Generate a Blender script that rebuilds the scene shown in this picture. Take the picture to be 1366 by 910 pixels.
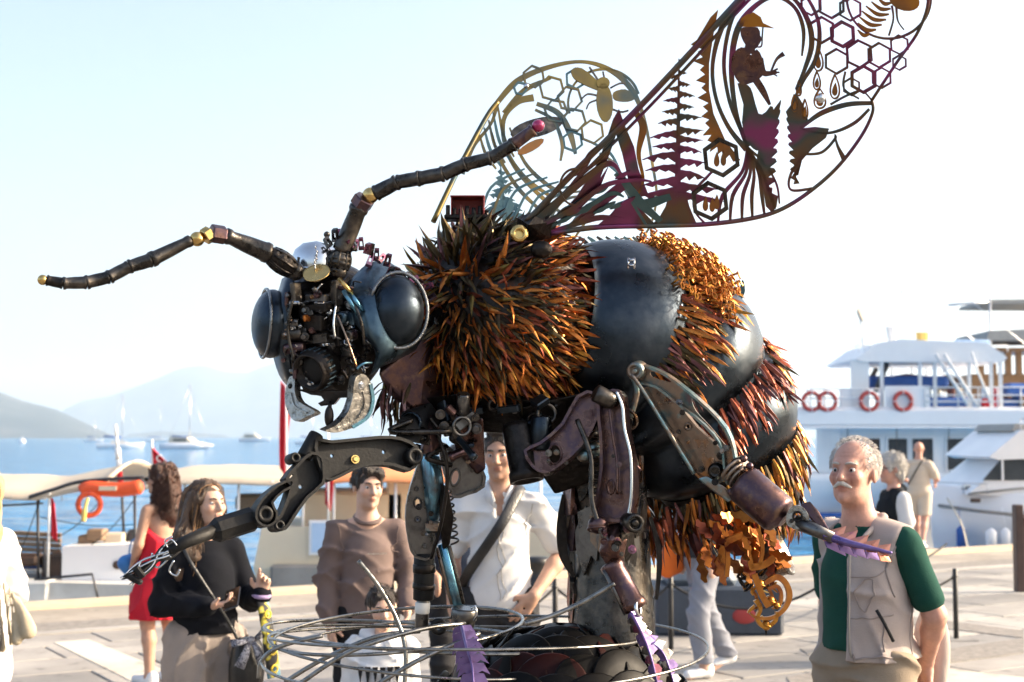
import bpy, bmesh, math, random
import numpy as np
from mathutils import Vector, Matrix, Euler
from mathutils.geometry import tessellate_polygon
random.seed(7); rng = np.random.default_rng(7)
for o in list(bpy.data.objects): bpy.data.objects.remove(o)
SC = bpy.context.scene
COL = SC.collection
R = math.radians
# ------------------------------------------------------------------ camera
LENS = 50.0; FPX = 1366*LENS/36.0; CAMH = 1.78; HORIZ = 583.0
TILT = math.atan((HORIZ-455)/FPX)
cam = bpy.data.cameras.new('camera'); camo = bpy.data.objects.new('camera', cam); COL.objects.link(camo)
camo.location = (0, 0, CAMH); camo.rotation_euler = (math.pi/2+TILT, 0, 0)
cam.lens = LENS; cam.sensor_width = 36; cam.clip_end = 40000; cam.clip_start = 0.1
cam.dof.use_dof = True; cam.dof.focus_distance = 3.85; cam.dof.aperture_fstop = 5.0
SC.camera = camo
# ------------------------------------------------------------------ sky, sun, exposure
SUN_AZ = 84.0; SUN_EL = 23.0           # degrees to the right of the view axis, above the horizon
w = bpy.data.worlds.new('World'); SC.world = w; w.use_nodes = True
nt = w.node_tree; nt.nodes.clear()
sky = nt.nodes.new('ShaderNodeTexSky'); sky.sky_type = 'NISHITA'; sky.sun_disc = False
sky.sun_elevation = R(SUN_EL); sky.sun_rotation = R(SUN_AZ); sky.air_density = 0.9; sky.dust_density = 5.0; sky.ozone_density = 0.4
bg = nt.nodes.new('ShaderNodeBackground'); bg.inputs[1].default_value = 0.145
wo = nt.nodes.new('ShaderNodeOutputWorld')
nt.links.new(sky.outputs[0], bg.inputs[0]); nt.links.new(bg.outputs[0], wo.inputs[0])
sl = bpy.data.lights.new('sun', 'SUN'); sl.energy = 3.9; sl.angle = R(0.5); sl.color = (1.0, 0.83, 0.62)
so = bpy.data.objects.new('sun', sl); COL.objects.link(so)
sdir = Vector((math.sin(R(SUN_AZ))*math.cos(R(SUN_EL)), math.cos(R(SUN_AZ))*math.cos(R(SUN_EL)), math.sin(R(SUN_EL))))
so.rotation_euler = sdir.to_track_quat('Z', 'Y').to_euler(); so.location = sdir*50
SC.view_settings.view_transform = 'Standard'; SC.view_settings.look = 'None'
SC.view_settings.exposure = 1.46; SC.view_settings.gamma = 1.0; SC.view_settings.use_curve_mapping = False
SC.cycles.volume_bounces = 1

# ------------------------------------------------------------------ pixel -> place
def W(px, py, d):
    """point seen at photo pixel (px,py), d metres along the view axis"""
    x = (px-683)/FPX; y = (455-py)/FPX; c, s = math.cos(TILT), math.sin(TILT)
    return Vector((d*x, d*(c-y*s), CAMH+d*(s+y*c)))
def RAY(px, py):
    return W(px, py, 1.0)-Vector((0, 0, CAMH))
def G(px, py, z=0.0):
    r = RAY(px, py); t = (z-CAMH)/r.z
    return Vector((0, 0, CAMH))+r*t
def U(d): return d/FPX                      # metres per photo pixel at depth d
class Plane:
    def __init__(s, a, b, c):
        s.o = Vector(a); s.n = (Vector(b)-s.o).cross(Vector(c)-s.o).normalized()
        if s.n.y > 0: s.n = -s.n            # towards the camera
    def at(s, px, py):
        r = RAY(px, py); o = Vector((0, 0, CAMH)); t = (s.o-o).dot(s.n)/r.dot(s.n)
        return o+r*t
def PL(p0, p1, p2): return Plane(W(*p0), W(*p1), W(*p2))

# ------------------------------------------------------------------ materials
MATS = {}
def pm(name, cols, rough=0.5, metal=0.0, scale=6.0, bump=0.0, bscale=40.0, detail=4.0, emit=None, coat=0.0,
       trans=0.0, alpha=1.0, rvar=0.0, stretch=None, spec=None, sss=0.0, contrast=(0.3, 0.7), attr=None, ior=None, bdist=.01):
    m = bpy.data.materials.new(name); m.use_nodes = True; n = m.node_tree; L = n.links
    b = n.nodes['Principled BSDF']; MATS[name] = m
    tc = n.nodes.new('ShaderNodeTexCoord'); vec = tc.outputs['Object']
    if stretch:
        mp = n.nodes.new('ShaderNodeMapping'); mp.inputs['Scale'].default_value = stretch
        L.new(vec, mp.inputs[0]); vec = mp.outputs[0]
    if not isinstance(cols[0], (tuple, list)): cols = [cols]
    c4 = [tuple(c)+(1,) for c in cols]
    nz = None
    if len(c4) > 1 or rvar:
        nz = n.nodes.new('ShaderNodeTexNoise'); nz.inputs['Scale'].default_value = scale
        nz.inputs['Detail'].default_value = detail; nz.inputs['Roughness'].default_value = 0.6
        L.new(vec, nz.inputs['Vector'])
    if len(c4) > 1:
        rp = n.nodes.new('ShaderNodeValToRGB'); e = rp.color_ramp.elements
        while len(e) < len(c4): e.new(0.5)
        for i, c in enumerate(c4):
            e[i].position = contrast[0]+(contrast[1]-contrast[0])*i/(len(c4)-1); e[i].color = c
        L.new(nz.outputs['Fac'], rp.inputs[0]); col = rp.outputs[0]
        if attr:
            at = n.nodes.new('ShaderNodeVertexColor'); at.layer_name = attr
            mx = n.nodes.new('ShaderNodeMix'); mx.data_type = 'RGBA'; mx.blend_type = 'MULTIPLY'; mx.inputs[0].default_value = 1
            L.new(col, mx.inputs[6]); L.new(at.outputs[0], mx.inputs[7]); col = mx.outputs[2]
        L.new(col, b.inputs['Base Color'])
    else: b.inputs['Base Color'].default_value = c4[0]
    b.inputs['Metallic'].default_value = metal; b.inputs['Roughness'].default_value = rough
    if rvar:
        mr = n.nodes.new('ShaderNodeMapRange'); mr.inputs[1].default_value = .3; mr.inputs[2].default_value = .7
        mr.inputs[3].default_value = max(.03, rough-rvar); mr.inputs[4].default_value = min(1, rough+rvar)
        L.new(nz.outputs['Fac'], mr.inputs[0]); L.new(mr.outputs[0], b.inputs['Roughness'])
    if bump:
        n2 = n.nodes.new('ShaderNodeTexNoise'); n2.inputs['Scale'].default_value = bscale; n2.inputs['Detail'].default_value = 5
        L.new(vec, n2.inputs['Vector'])
        bp = n.nodes.new('ShaderNodeBump'); bp.inputs['Strength'].default_value = bump; bp.inputs['Distance'].default_value = bdist
        L.new(n2.outputs['Fac'], bp.inputs['Height']); L.new(bp.outputs[0], b.inputs['Normal'])
    if emit: b.inputs['Emission Color'].default_value = tuple(emit[:3])+(1,); b.inputs['Emission Strength'].default_value = emit[3]
    if coat: b.inputs['Coat Weight'].default_value = coat; b.inputs['Coat Roughness'].default_value = .1
    if spec is not None: b.inputs['Specular IOR Level'].default_value = spec
    if trans: b.inputs['Transmission Weight'].default_value = trans
    if ior: b.inputs['IOR'].default_value = ior
    if alpha < 1: b.inputs['Alpha'].default_value = alpha
    if sss: b.inputs['Subsurface Weight'].default_value = sss; b.inputs['Subsurface Radius'].default_value = (.02, .008, .004)
    return m
def M(n): return MATS[n]

# ------------------------------------------------------------------ mesh building
class MB:
    def __init__(s): s.v = []; s.f = []; s.sm = []
    def add(s, vs, fs, smooth=False):
        k = len(s.v); s.v.extend([tuple(p) for p in vs]); s.f.extend([tuple(i+k for i in f) for f in fs]); s.sm.extend([smooth]*len(fs)); return s
    def box(s, c, size, rot=None, ch=0.0):
        """box centred on c; ch = chamfer"""
        c = Vector(c); h = [x/2 for x in size]; rm = rot if rot is not None else Matrix.Identity(3)
        if ch <= 0:
            vs = [c+rm@Vector((x*h[0], y*h[1], z*h[2])) for x in (-1, 1) for y in (-1, 1) for z in (-1, 1)]
            return s.add(vs, [(0, 1, 3, 2), (4, 6, 7, 5), (0, 4, 5, 1), (2, 3, 7, 6), (0, 2, 6, 4), (1, 5, 7, 3)])
        ch = min(ch, min(h)*.95)
        pts = []
        for x in (-1, 1):
            for y in (-1, 1):
                for z in (-1, 1):
                    for a in range(3):
                        q = [h[0]-ch, h[1]-ch, h[2]-ch]; q[a] += ch
                        pts.append(c+rm@Vector((x*q[0], y*q[1], z*q[2])))
        return s.hull(pts)
    def hull(s, pts, smooth=False):
        bm = bmesh.new()
        for p in pts: bm.verts.new(p)
        r = bmesh.ops.convex_hull(bm, input=bm.verts)
        bmesh.ops.delete(bm, geom=[e for e in r['geom_interior'] if isinstance(e, bmesh.types.BMVert)], context='VERTS')
        bmesh.ops.dissolve_limit(bm, angle_limit=R(2), verts=bm.verts, edges=bm.edges)
        bm.verts.index_update(); bm.normal_update()
        s.add([v.co.copy() for v in bm.verts], [[v.index for v in f.verts] for f in bm.faces], smooth); bm.free(); return s
    def tube(s, path, rad, n=10, caps=True, smooth=True, closed=False, sq=1.0, up=None):
        """swept round bar; rad number or list"""
        P = [Vector(p) for p in path]; m = len(P)
        rr = rad if isinstance(rad, (list, tuple)) else [rad]*m
        T = []
        for i in range(m):
            if closed: t = P[(i+1) % m]-P[i-1]
            else: t = P[min(i+1, m-1)]-P[max(i-1, 0)]
            if t.length < 1e-9: t = Vector((0, 0, 1))
            T.append(t.normalized())
        a = Vector(up) if up is not None else (Vector((0, 0, 1)) if abs(T[0].z) < .9 else Vector((1, 0, 0)))
        a = (a-T[0]*a.dot(T[0])).normalized(); vs = []
        for i in range(m):
            a = (a-T[i]*a.dot(T[i]))
            a = a.normalized() if a.length > 1e-6 else T[i].orthogonal().normalized()
            b = T[i].cross(a)
            for k in range(n):
                q = 2*math.pi*k/n; vs.append(P[i]+a*(math.cos(q)*rr[i])+b*(math.sin(q)*rr[i]*sq))
        fs = []
        for i in range(m if closed else m-1):
            j = (i+1) % m
            for k in range(n): fs.append((i*n+k, i*n+(k+1) % n, j*n+(k+1) % n, j*n+k))
        s.add(vs, fs, smooth)
        if caps and not closed:
            k = len(s.v)-m*n
            s.f.append(tuple(k+i for i in reversed(range(n)))); s.f.append(tuple(k+(m-1)*n+i for i in range(n))); s.sm += [False, False]
        return s
    def lathe(s, prof, o, ax, n=20, smooth=True, sx=1.0, ref=None, cap=True):
        """prof list of (radius, height) round axis ax at o"""
        o = Vector(o); ax = Vector(ax).normalized()
        a = Vector(ref) if ref is not None else (Vector((0, 0, 1)) if abs(ax.z) < .9 else Vector((1, 0, 0)))
        a = (a-ax*a.dot(ax)).normalized(); b = ax.cross(a); vs = []
        for r, h in prof:
            for k in range(n):
                q = 2*math.pi*k/n; vs.append(o+ax*h+a*(math.cos(q)*r)+b*(math.sin(q)*r*sx))
        fs = []
        for i in range(len(prof)-1):
            for k in range(n): fs.append((i*n+k, i*n+(k+1) % n, (i+1)*n+(k+1) % n, (i+1)*n+k))
        s.add(vs, fs, smooth); k = len(s.v)-len(vs)
        if cap:
            if prof[0][0] > 1e-5: s.f.append(tuple(k+i for i in reversed(range(n)))); s.sm.append(False)
            if prof[-1][0] > 1e-5: s.f.append(tuple(k+(len(prof)-1)*n+i for i in range(n))); s.sm.append(False)
        return s
    def cyl(s, a, b, r, n=16, r2=None, bev=0.0):
        a = Vector(a); b = Vector(b); L = (b-a).length; r2 = r if r2 is None else r2
        if bev: return s.lathe([(max(r-bev, 1e-4), 0), (r, bev), (r2, L-bev), (max(r2-bev, 1e-4), L)], a, b-a, n)
        return s.lathe([(r, 0), (r2, L)], a, b-a, n)
    def ell(s, c, rad, rot=None, nu=20, nv=12, z0=-1.0, z1=1.0):
        c = Vector(c); rm = rot if rot is not None else Matrix.Identity(3); vs = []; fs = []
        for j in range(nv+1):
            lo, hi = math.asin(z0), math.asin(z1); q = lo+(hi-lo)*j/nv
            for i in range(nu):
                p = 2*math.pi*i/nu
                vs.append(c+rm@Vector((rad[0]*math.cos(q)*math.cos(p), rad[1]*math.cos(q)*math.sin(p), rad[2]*math.sin(q))))
        for j in range(nv):
            for i in range(nu): fs.append((j*nu+i, j*nu+(i+1) % nu, (j+1)*nu+(i+1) % nu, (j+1)*nu+i))
        return s.add(vs, fs, True)
    def torus(s, c, ax, R1, r, n=28, m=8, sx=1.0, ref=None):
        ax = Vector(ax).normalized(); a = Vector(ref) if ref is not None else (Vector((0, 0, 1)) if abs(ax.z) < .9 else Vector((1, 0, 0)))
        a = (a-ax*a.dot(ax)).normalized(); b = ax.cross(a)
        return s.tube([Vector(c)+a*math.cos(2*math.pi*k/n)*R1+b*math.sin(2*math.pi*k/n)*R1*sx for k in range(n)], r, m, closed=True)
    def plate(s, outer, holes, n, th, both=True, smooth=False):
        """flat sheet: outer/holes lists of 3D points on one plane, n = normal; extruded th along -n"""
        n = Vector(n)
        tris = tessellate_polygon([outer]+list(holes)); pts = [p for l in [outer]+list(holes) for p in l]
        N = len(pts); vs = [Vector(p) for p in pts]+[Vector(p)-n*th for p in pts]; fs = []
        for t in tris:
            a, b, c = [vs[i] for i in t]; cr = (b-a).cross(c-a)
            t = t if cr.dot(n) > 0 else (t[0], t[2], t[1])
            fs.append(t); fs.append((t[0]+N, t[2]+N, t[1]+N))
        k = 0
        for l in [outer]+list(holes):
            m = len(l); ar = Vector((0, 0, 0))
            for i in range(m): ar += Vector(l[i]).cross(Vector(l[(i+1) % m]))
            ccw = ar.dot(n) > 0
            if k > 0: ccw = not ccw
            for i in range(m):
                a, b = k+i, k+(i+1) % m
                fs.append((a, a+N, b+N, b) if ccw else (b, b+N, a+N, a))
            k += m
        return s.add(vs, fs, smooth)
    def build(s, name, mat, parent=None, auto=None):
        me = bpy.data.meshes.new(name); me.from_pydata(s.v, [], s.f); me.update()
        me.polygons.foreach_set('use_smooth', s.sm)
        o = bpy.data.objects.new(name, me); COL.objects.link(o)
        if mat is not None: me.materials.append(M(mat) if isinstance(mat, str) else mat)
        par(o, parent); return o
WL = {}
def wl(o):                                   # accumulated world translation of an object made here
    return WL.get(o.name, Vector((0, 0, 0)))
def par(o, parent, m=None):
    if parent is not None:
        o.parent = parent; o.matrix_parent_inverse = Matrix.Translation(-wl(parent))
def tag(o, label=None, cat=None, group=None, kind=None):
    if label: o['label'] = label
    if cat: o['category'] = cat
    if group: o['group'] = group
    if kind: o['kind'] = kind
    return o
def thing(name, loc, label, cat, group=None):
    e = bpy.data.objects.new(name, None); COL.objects.link(e); e.location = loc; e.empty_display_size = .1
    WL[e.name] = Vector(loc); return tag(e, label, cat, group)
def inst(name, me, mtx, parent):             # a copy that shares mesh data
    o = bpy.data.objects.new(name, me); COL.objects.link(o); o.matrix_basis = mtx; par(o, parent); return o
def cat_rom(P, n=6, closed=False):
    P = [Vector(p) for p in P]; out = []; m = len(P)
    for i in range(m if closed else m-1):
        if closed: a, b, c, d = P[i-1], P[i], P[(i+1) % m], P[(i+2) % m]
        else: a, b, c, d = P[max(i-1, 0)], P[i], P[i+1], P[min(i+2, m-1)]
        for k in range(n):
            t = k/n; out.append(.5*((2*b)+(c-a)*t+(2*a-5*b+4*c-d)*t*t+(3*b-a-3*c+d)*t**3))
    if not closed: out.append(P[-1])
    return out
def lerp(a, b, t): return a+(b-a)*t
# ================================================================== materials of the setting
pm('slab_a', [(.27, .25, .23), (.40, .37, .335)], .75, scale=1.3, bump=.25, bscale=60, detail=8)
pm('slab_b', [(.35, .325, .295), (.45, .42, .38)], .75, scale=1.7, detail=8, bump=.25, bscale=60)
pm('slab_c', [(.23, .215, .20), (.33, .31, .285)], .72, scale=1.1, detail=8, bump=.25, bscale=60)
pm('plaza_base', [(.13, .12, .11), (.20, .18, .16)], .85, scale=1.2, bump=.3, bscale=25)
pm('pale_stone', [(.56, .50, .42), (.66, .60, .50)], .7, scale=4, bump=.2, bscale=50)
pm('cobble', [(.16, .145, .13), (.30, .27, .24)], .85, scale=14, bump=.9, bscale=30)
pm('road', [(.33, .29, .24), (.42, .37, .31)], .85, scale=2, bump=.4, bscale=90)
pm('quay_wall', [(.25, .23, .2), (.38, .35, .31)], .9, scale=1.5, bump=.6, bscale=12)
pm('kerb_yellow', [(.50, .41, .28), (.56, .47, .34)], .8, scale=5, bump=.3, bscale=40)
pm('forest', [(.022, .036, .040), (.04, .055, .06), (.085, .088, .085)], .95, scale=.006, detail=8, bump=1, bscale=.03)
# weathering: blotchy stains and dark specks across the paving, the same over neighbouring slabs
for nm in ('slab_a', 'slab_b', 'slab_c', 'road', 'pale_stone'):
    n = M(nm).node_tree; L = n.links; bs = n.nodes['Principled BSDF']; src = bs.inputs['Base Color'].links[0].from_socket; ge = n.nodes.new('ShaderNodeNewGeometry'); cur = src
    for sc, lo, hi, dk in ((.55, .38, .62, .72), (6.0, .30, .42, .62)):
        nz = n.nodes.new('ShaderNodeTexNoise'); nz.inputs['Scale'].default_value = sc; nz.inputs['Detail'].default_value = 7; L.new(ge.outputs['Position'], nz.inputs['Vector'])
        mr = n.nodes.new('ShaderNodeMapRange'); mr.inputs[1].default_value = lo; mr.inputs[2].default_value = hi; mr.inputs[3].default_value = dk; mr.inputs[4].default_value = 1.04; L.new(nz.outputs['Fac'], mr.inputs[0])
        mx = n.nodes.new('ShaderNodeMix'); mx.data_type = 'RGBA'; mx.blend_type = 'MULTIPLY'; mx.inputs[0].default_value = 1; L.new(cur, mx.inputs[6]); L.new(mr.outputs[0], mx.inputs[7]); cur = mx.outputs[2]
    L.new(cur, bs.inputs['Base Color'])
# water: rippled, blue
m = bpy.data.materials.new('water'); m.use_nodes = True; MATS['water'] = m; n = m.node_tree; L = n.links
b = n.nodes['Principled BSDF']; b.inputs['Roughness'].default_value = .07; b.inputs['IOR'].default_value = 1.33
b.inputs['Base Color'].default_value = (.035, .20, .42, 1)
tc = n.nodes.new('ShaderNodeTexCoord'); prev = None
for sc, st, di, dist in ((.55, 1.0, (1, 2.2, 1), .75), (.13, 1.0, (1, 2.0, 1), 2.6), (2.4, .8, (1, 1.8, 1), .16)):
    mp = n.nodes.new('ShaderNodeMapping'); mp.inputs['Scale'].default_value = di; mp.inputs['Rotation'].default_value = (0, 0, .3)
    L.new(tc.outputs['Object'], mp.inputs[0])
    nz = n.nodes.new('ShaderNodeTexNoise'); nz.inputs['Scale'].default_value = sc; nz.inputs['Detail'].default_value = 3
    L.new(mp.outputs[0], nz.inputs['Vector'])
    bp = n.nodes.new('ShaderNodeBump'); bp.inputs['Strength'].default_value = st; bp.inputs['Distance'].default_value = dist
    L.new(nz.outputs['Fac'], bp.inputs['Height'])
    if prev: L.new(prev.outputs[0], bp.inputs['Normal'])
    prev = bp
L.new(prev.outputs[0], b.inputs['Normal'])

# ================================================================== ground, quay, sea, hills
EL = G(0, 811); ER = G(1366, 729); ED = (ER-EL).normalized(); EN = Vector((-ED.y, ED.x, 0))     # quay edge; EN points to sea
def E(s, t, z=0.0):                           # s metres along the quay from its left reference, t metres out (- = inland)
    p = EL+ED*s+EN*t; return Vector((p.x, p.y, z))
def sheet(name, quads, z, mat, parent=None, th=0.02):
    mb = MB()
    for q in quads:
        mb.plate([Vector((p.x, p.y, z)) for p in q], [], (0, 0, 1), th)
    return mb.build(name, mat, parent)
pl = sheet('plaza', [[E(-90, -.45), E(-90, -70), E(90, -70), E(90, -.45)]], -.012, 'plaza_base', th=.5)
tag(pl, kind='structure')
kb = MB(); kb.plate([E(-90, 0, 0.05), E(-90, -.45, .05), E(90, -.45, .05), E(90, 0, .05)], [], (0, 0, 1), .45)
tag(kb.build('quay_kerb', 'kerb_yellow'), kind='structure')
qw = MB(); qw.plate([E(-90, -.05, -.4), E(-90, -.6, -.4), E(90, -.6, -.4), E(90, -.05, -.4)], [], (0, 0, 1), 2.2)
tag(qw.build('quay_wall', 'quay_wall'), kind='structure')
tag(sheet('quay_road', [[E(-60, -.45), E(-60, -1.55), E(60, -1.55), E(60, -.45)]], .006, 'road', th=.03), kind='structure')
tag(sheet('cobble_strip', [[E(-60, -1.55), E(-60, -2.15), E(60, -2.15), E(60, -1.55)]], .010, 'cobble', th=.03), kind='structure')
tag(sheet('pale_kerb_line', [[E(-60, -2.15), E(-60, -2.35), E(60, -2.35), E(60, -2.15)]], .014, 'slab_b', th=.03), kind='structure')
# paving slabs, each its own piece, joints recessed
sw, sd = 1.15, .72; made = 0; slab_me = []
for k in range(3):
    mb = MB(); mb.box((0, 0, -.012), (sw-.022, sd-.022, .03), ch=.006); o = mb.build('paving_slab', 'slab_'+'abc'[k]); slab_me.append(o.data)
    bpy.data.objects.remove(o)
ang = math.atan2(ED.y, ED.x)
for j in range(14):
    for i in range(-6, 26):
        s_ = (i+.5*(j % 2)+.5)*sw-2; t_ = -2.35-(j+.5)*sd; p = E(s_, t_)
        dep = p.y; hx = p.x/max(dep, .1)*FPX
        if dep < 9.2 or abs(hx) > 683+90 or made >= 296: continue
        mtx = Matrix.Translation((p.x, p.y, random.uniform(-.0015, .0015)))@Matrix.Rotation(ang, 4, 'Z')
        inst('paving_slab', random.choice(slab_me), mtx, pl); made += 1
# pale stone bands and dark cobble bands that cross the slabs
def band(name, pts, z, mat): tag(sheet(name, [[G(*p) for p in pts]], z, mat, th=.012), kind='structure')
band('pale_stone_band', [(72, 858), (118, 854), (260, 912), (180, 912)], .0075, 'pale_stone')
band('pale_stone_band', [(1150, 880), (1366, 905), (1366, 940), (1150, 900)], .0075, 'pale_stone')
band('dark_cobble_band', [(1050, 905), (1190, 878), (1366, 852), (1366, 872), (1210, 893), (1060, 925)], .0082, 'cobble')
band('dark_cobble_band', [(1205, 822), (1366, 842), (1366, 852), (1200, 832)], .0086, 'cobble')
# sea
mb = MB(); ys = [8, 14, 20, 30, 50, 80, 140, 300, 700, 1600, 4000, 12000]
vs = []; fs = []
for i, y in enumerate(ys):
    for k in range(13): vs.append((lerp(-1, 1, k/12)*(60+y*1.1), y, -.95))
for i in range(len(ys)-1):
    for k in range(12): a = i*13+k; fs.append((a, a+1, a+14, a+13))
mb.add(vs, fs); tag(mb.build('sea', 'water'), kind='structure')
# hills
def fract(x, y, seed):
    rs = np.random.default_rng(seed); v = 0*x; a = 1.0; f = 1.0
    for o in range(6):
        for k in range(3):
            th = rs.uniform(0, 6.28); v = v+a*np.sin(f*(x*math.cos(th)+y*math.sin(th))+rs.uniform(0, 6.28))
        a *= .55; f *= 1.9
    return v/4
def hill(name, D, depth, prof, seed, rough):
    """ridge at distance D; prof = silhouette in photo pixels"""
    nx, ny = 170, 34; px = np.linspace(prof[0][0], prof[-1][0], nx)
    pz = np.interp(px, [p[0] for p in prof], [p[1] for p in prof])
    top = (HORIZ-pz)/FPX*D; X = (px-683)/FPX*D
    vs = []; fs = []
    for j in range(ny):
        v = j/(ny-1); yy = D+(v-.62)*depth; sh = np.sin(np.pi*min(1, v/.62)/2)**1.2 if v < .62 else np.cos(np.pi*(v-.62)/.38/2)
        nz_ = fract(X/(rough*9), np.full(nx, yy)/(rough*9), seed)
        z = np.maximum(top, 0)*sh*(1+.35*nz_*(1-sh)*1.6)+nz_*rough*.09*sh-3
        for k in range(nx): vs.append((X[k]*(yy/D), yy, z[k]+1.0))
    for j in range(ny-1):
        for k in range(nx-1): a = j*nx+k; fs.append((a, a+1, a+nx+1, a+nx))
    mb = MB(); mb.add(vs, fs, True); return tag(mb.build(name, 'forest'), kind='structure')
hill('near_hill', 3800, 1400, [(-420, 560), (-260, 505), (-120, 496), (-40, 512), (0, 523), (30, 534), (75, 545), (110, 561), (150, 579), (185, 588)], 3, 60)
hill('far_mountain', 9000, 2600, [(40, 586), (85, 546), (110, 534), (150, 527), (200, 508), (240, 491), (270, 487), (300, 496), (330, 497), (352, 488),
     (420, 470), (500, 478), (580, 470), (660, 490), (760, 500), (860, 512), (960, 520), (1060, 528), (1180, 540), (1300, 560), (1400, 584)], 5, 130)
hill('headland', 5200, 500, [(150, 588), (175, 578), (215, 574), (250, 575), (300, 579), (330, 588)], 9, 30)
# ================================================================== people (bodies and clothes as blended solids, meshed by surface nets)
def skin_mat(name, c): pm(name, [tuple(x*.85 for x in c), c, tuple(min(1, x*1.1) for x in c)], .58, scale=18, bump=.12, bscale=160, attr='Col', sss=.12)
skin_mat('skin_fair', (.56, .35, .26)); skin_mat('skin_tan', (.47, .27, .185)); skin_mat('skin_ruddy', (.56, .30, .225))
def cloth(name, c, c2=None, rough=.85, bump=.8): pm(name, [tuple(x*.92 for x in c), c, c2 or tuple(x*.8 for x in c)], rough, scale=5, bump=.25, bscale=260, detail=5, spec=.15)
cloth('navy_fleece', (.0035, .0045, .008), (.006, .007, .012)); cloth('oat_trousers', (.30, .255, .23)); cloth('brown_sweat', (.17, .125, .115), (.15, .11, .10)); cloth('black_trousers', (.016, .016, .018))
cloth('white_shirt', (.66, .65, .64), (.62, .61, .61)); cloth('red_dress', (.52, .018, .035), (.45, .015, .03)); cloth('green_polo', (.010, .060, .045), (.013, .07, .05)); cloth('beige_vest', (.43, .36, .33), (.39, .325, .30), .75)
cloth('khaki', (.30, .24, .18), (.26, .21, .155)); cloth('grey_joggers', (.24, .25, .29), (.21, .22, .26)); cloth('orange_top', (.75, .16, .03)); cloth('cream_linen', (.60, .50, .40), (.56, .46, .37)); cloth('black_vest', (.014, .015, .018)); cloth('navy_shirt', (.02, .03, .055)); cloth('charcoal', (.03, .03, .033)); cloth('white_hoodie', (.70, .70, .71), (.64, .64, .66)); cloth('tan_jacket', (.50, .42, .30)); cloth('lilac_cuff', (.42, .32, .55))
def hairm(name, c, c2): pm(name, [c, c2, c], .42, scale=30, bump=.7, bscale=120, stretch=(6, 6, .6), detail=6)
hairm('hair_brown', (.026, .014, .009), (.09, .048, .026)); hairm('hair_dark', (.012, .009, .008), (.03, .02, .016)); hairm('hair_curly', (.035, .014, .010), (.09, .035, .02)); hairm('hair_grey', (.42, .39, .36), (.58, .55, .51)); hairm('hair_white', (.62, .59, .55), (.72, .69, .65)); hairm('hair_blond', (.40, .26, .13), (.55, .40, .22)); hairm('hair_ochre', (.20, .10, .04), (.36, .19, .08))
pm('eye_white', (.50, .46, .44), .25); pm('eye_dark', (.02, .012, .008), .15); pm('sneaker', [(.72, .72, .72), (.62, .62, .63)], .6, scale=20); pm('black_leather', [(.010, .010, .011), (.02, .02, .021)], .38, scale=20, bump=.3, bscale=90); pm('phone_black', (.012, .012, .014), .12); pm('dark_shoe', (.03, .025, .02), .5)
pm('blue_bag', [(.02, .14, .42), (.03, .20, .5)], .5, scale=12); pm('scarf_print', [(.02, .025, .05), (.30, .31, .36), (.03, .03, .06), (.40, .40, .42)], .6, scale=45, detail=1); pm('strap_print', [(.012, .012, .014), (.012, .012, .014), (.55, .46, .04), (.10, .22, .30)], .6, scale=26, detail=0); pm('bangle_yellow', (.75, .52, .03), .4)

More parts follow.
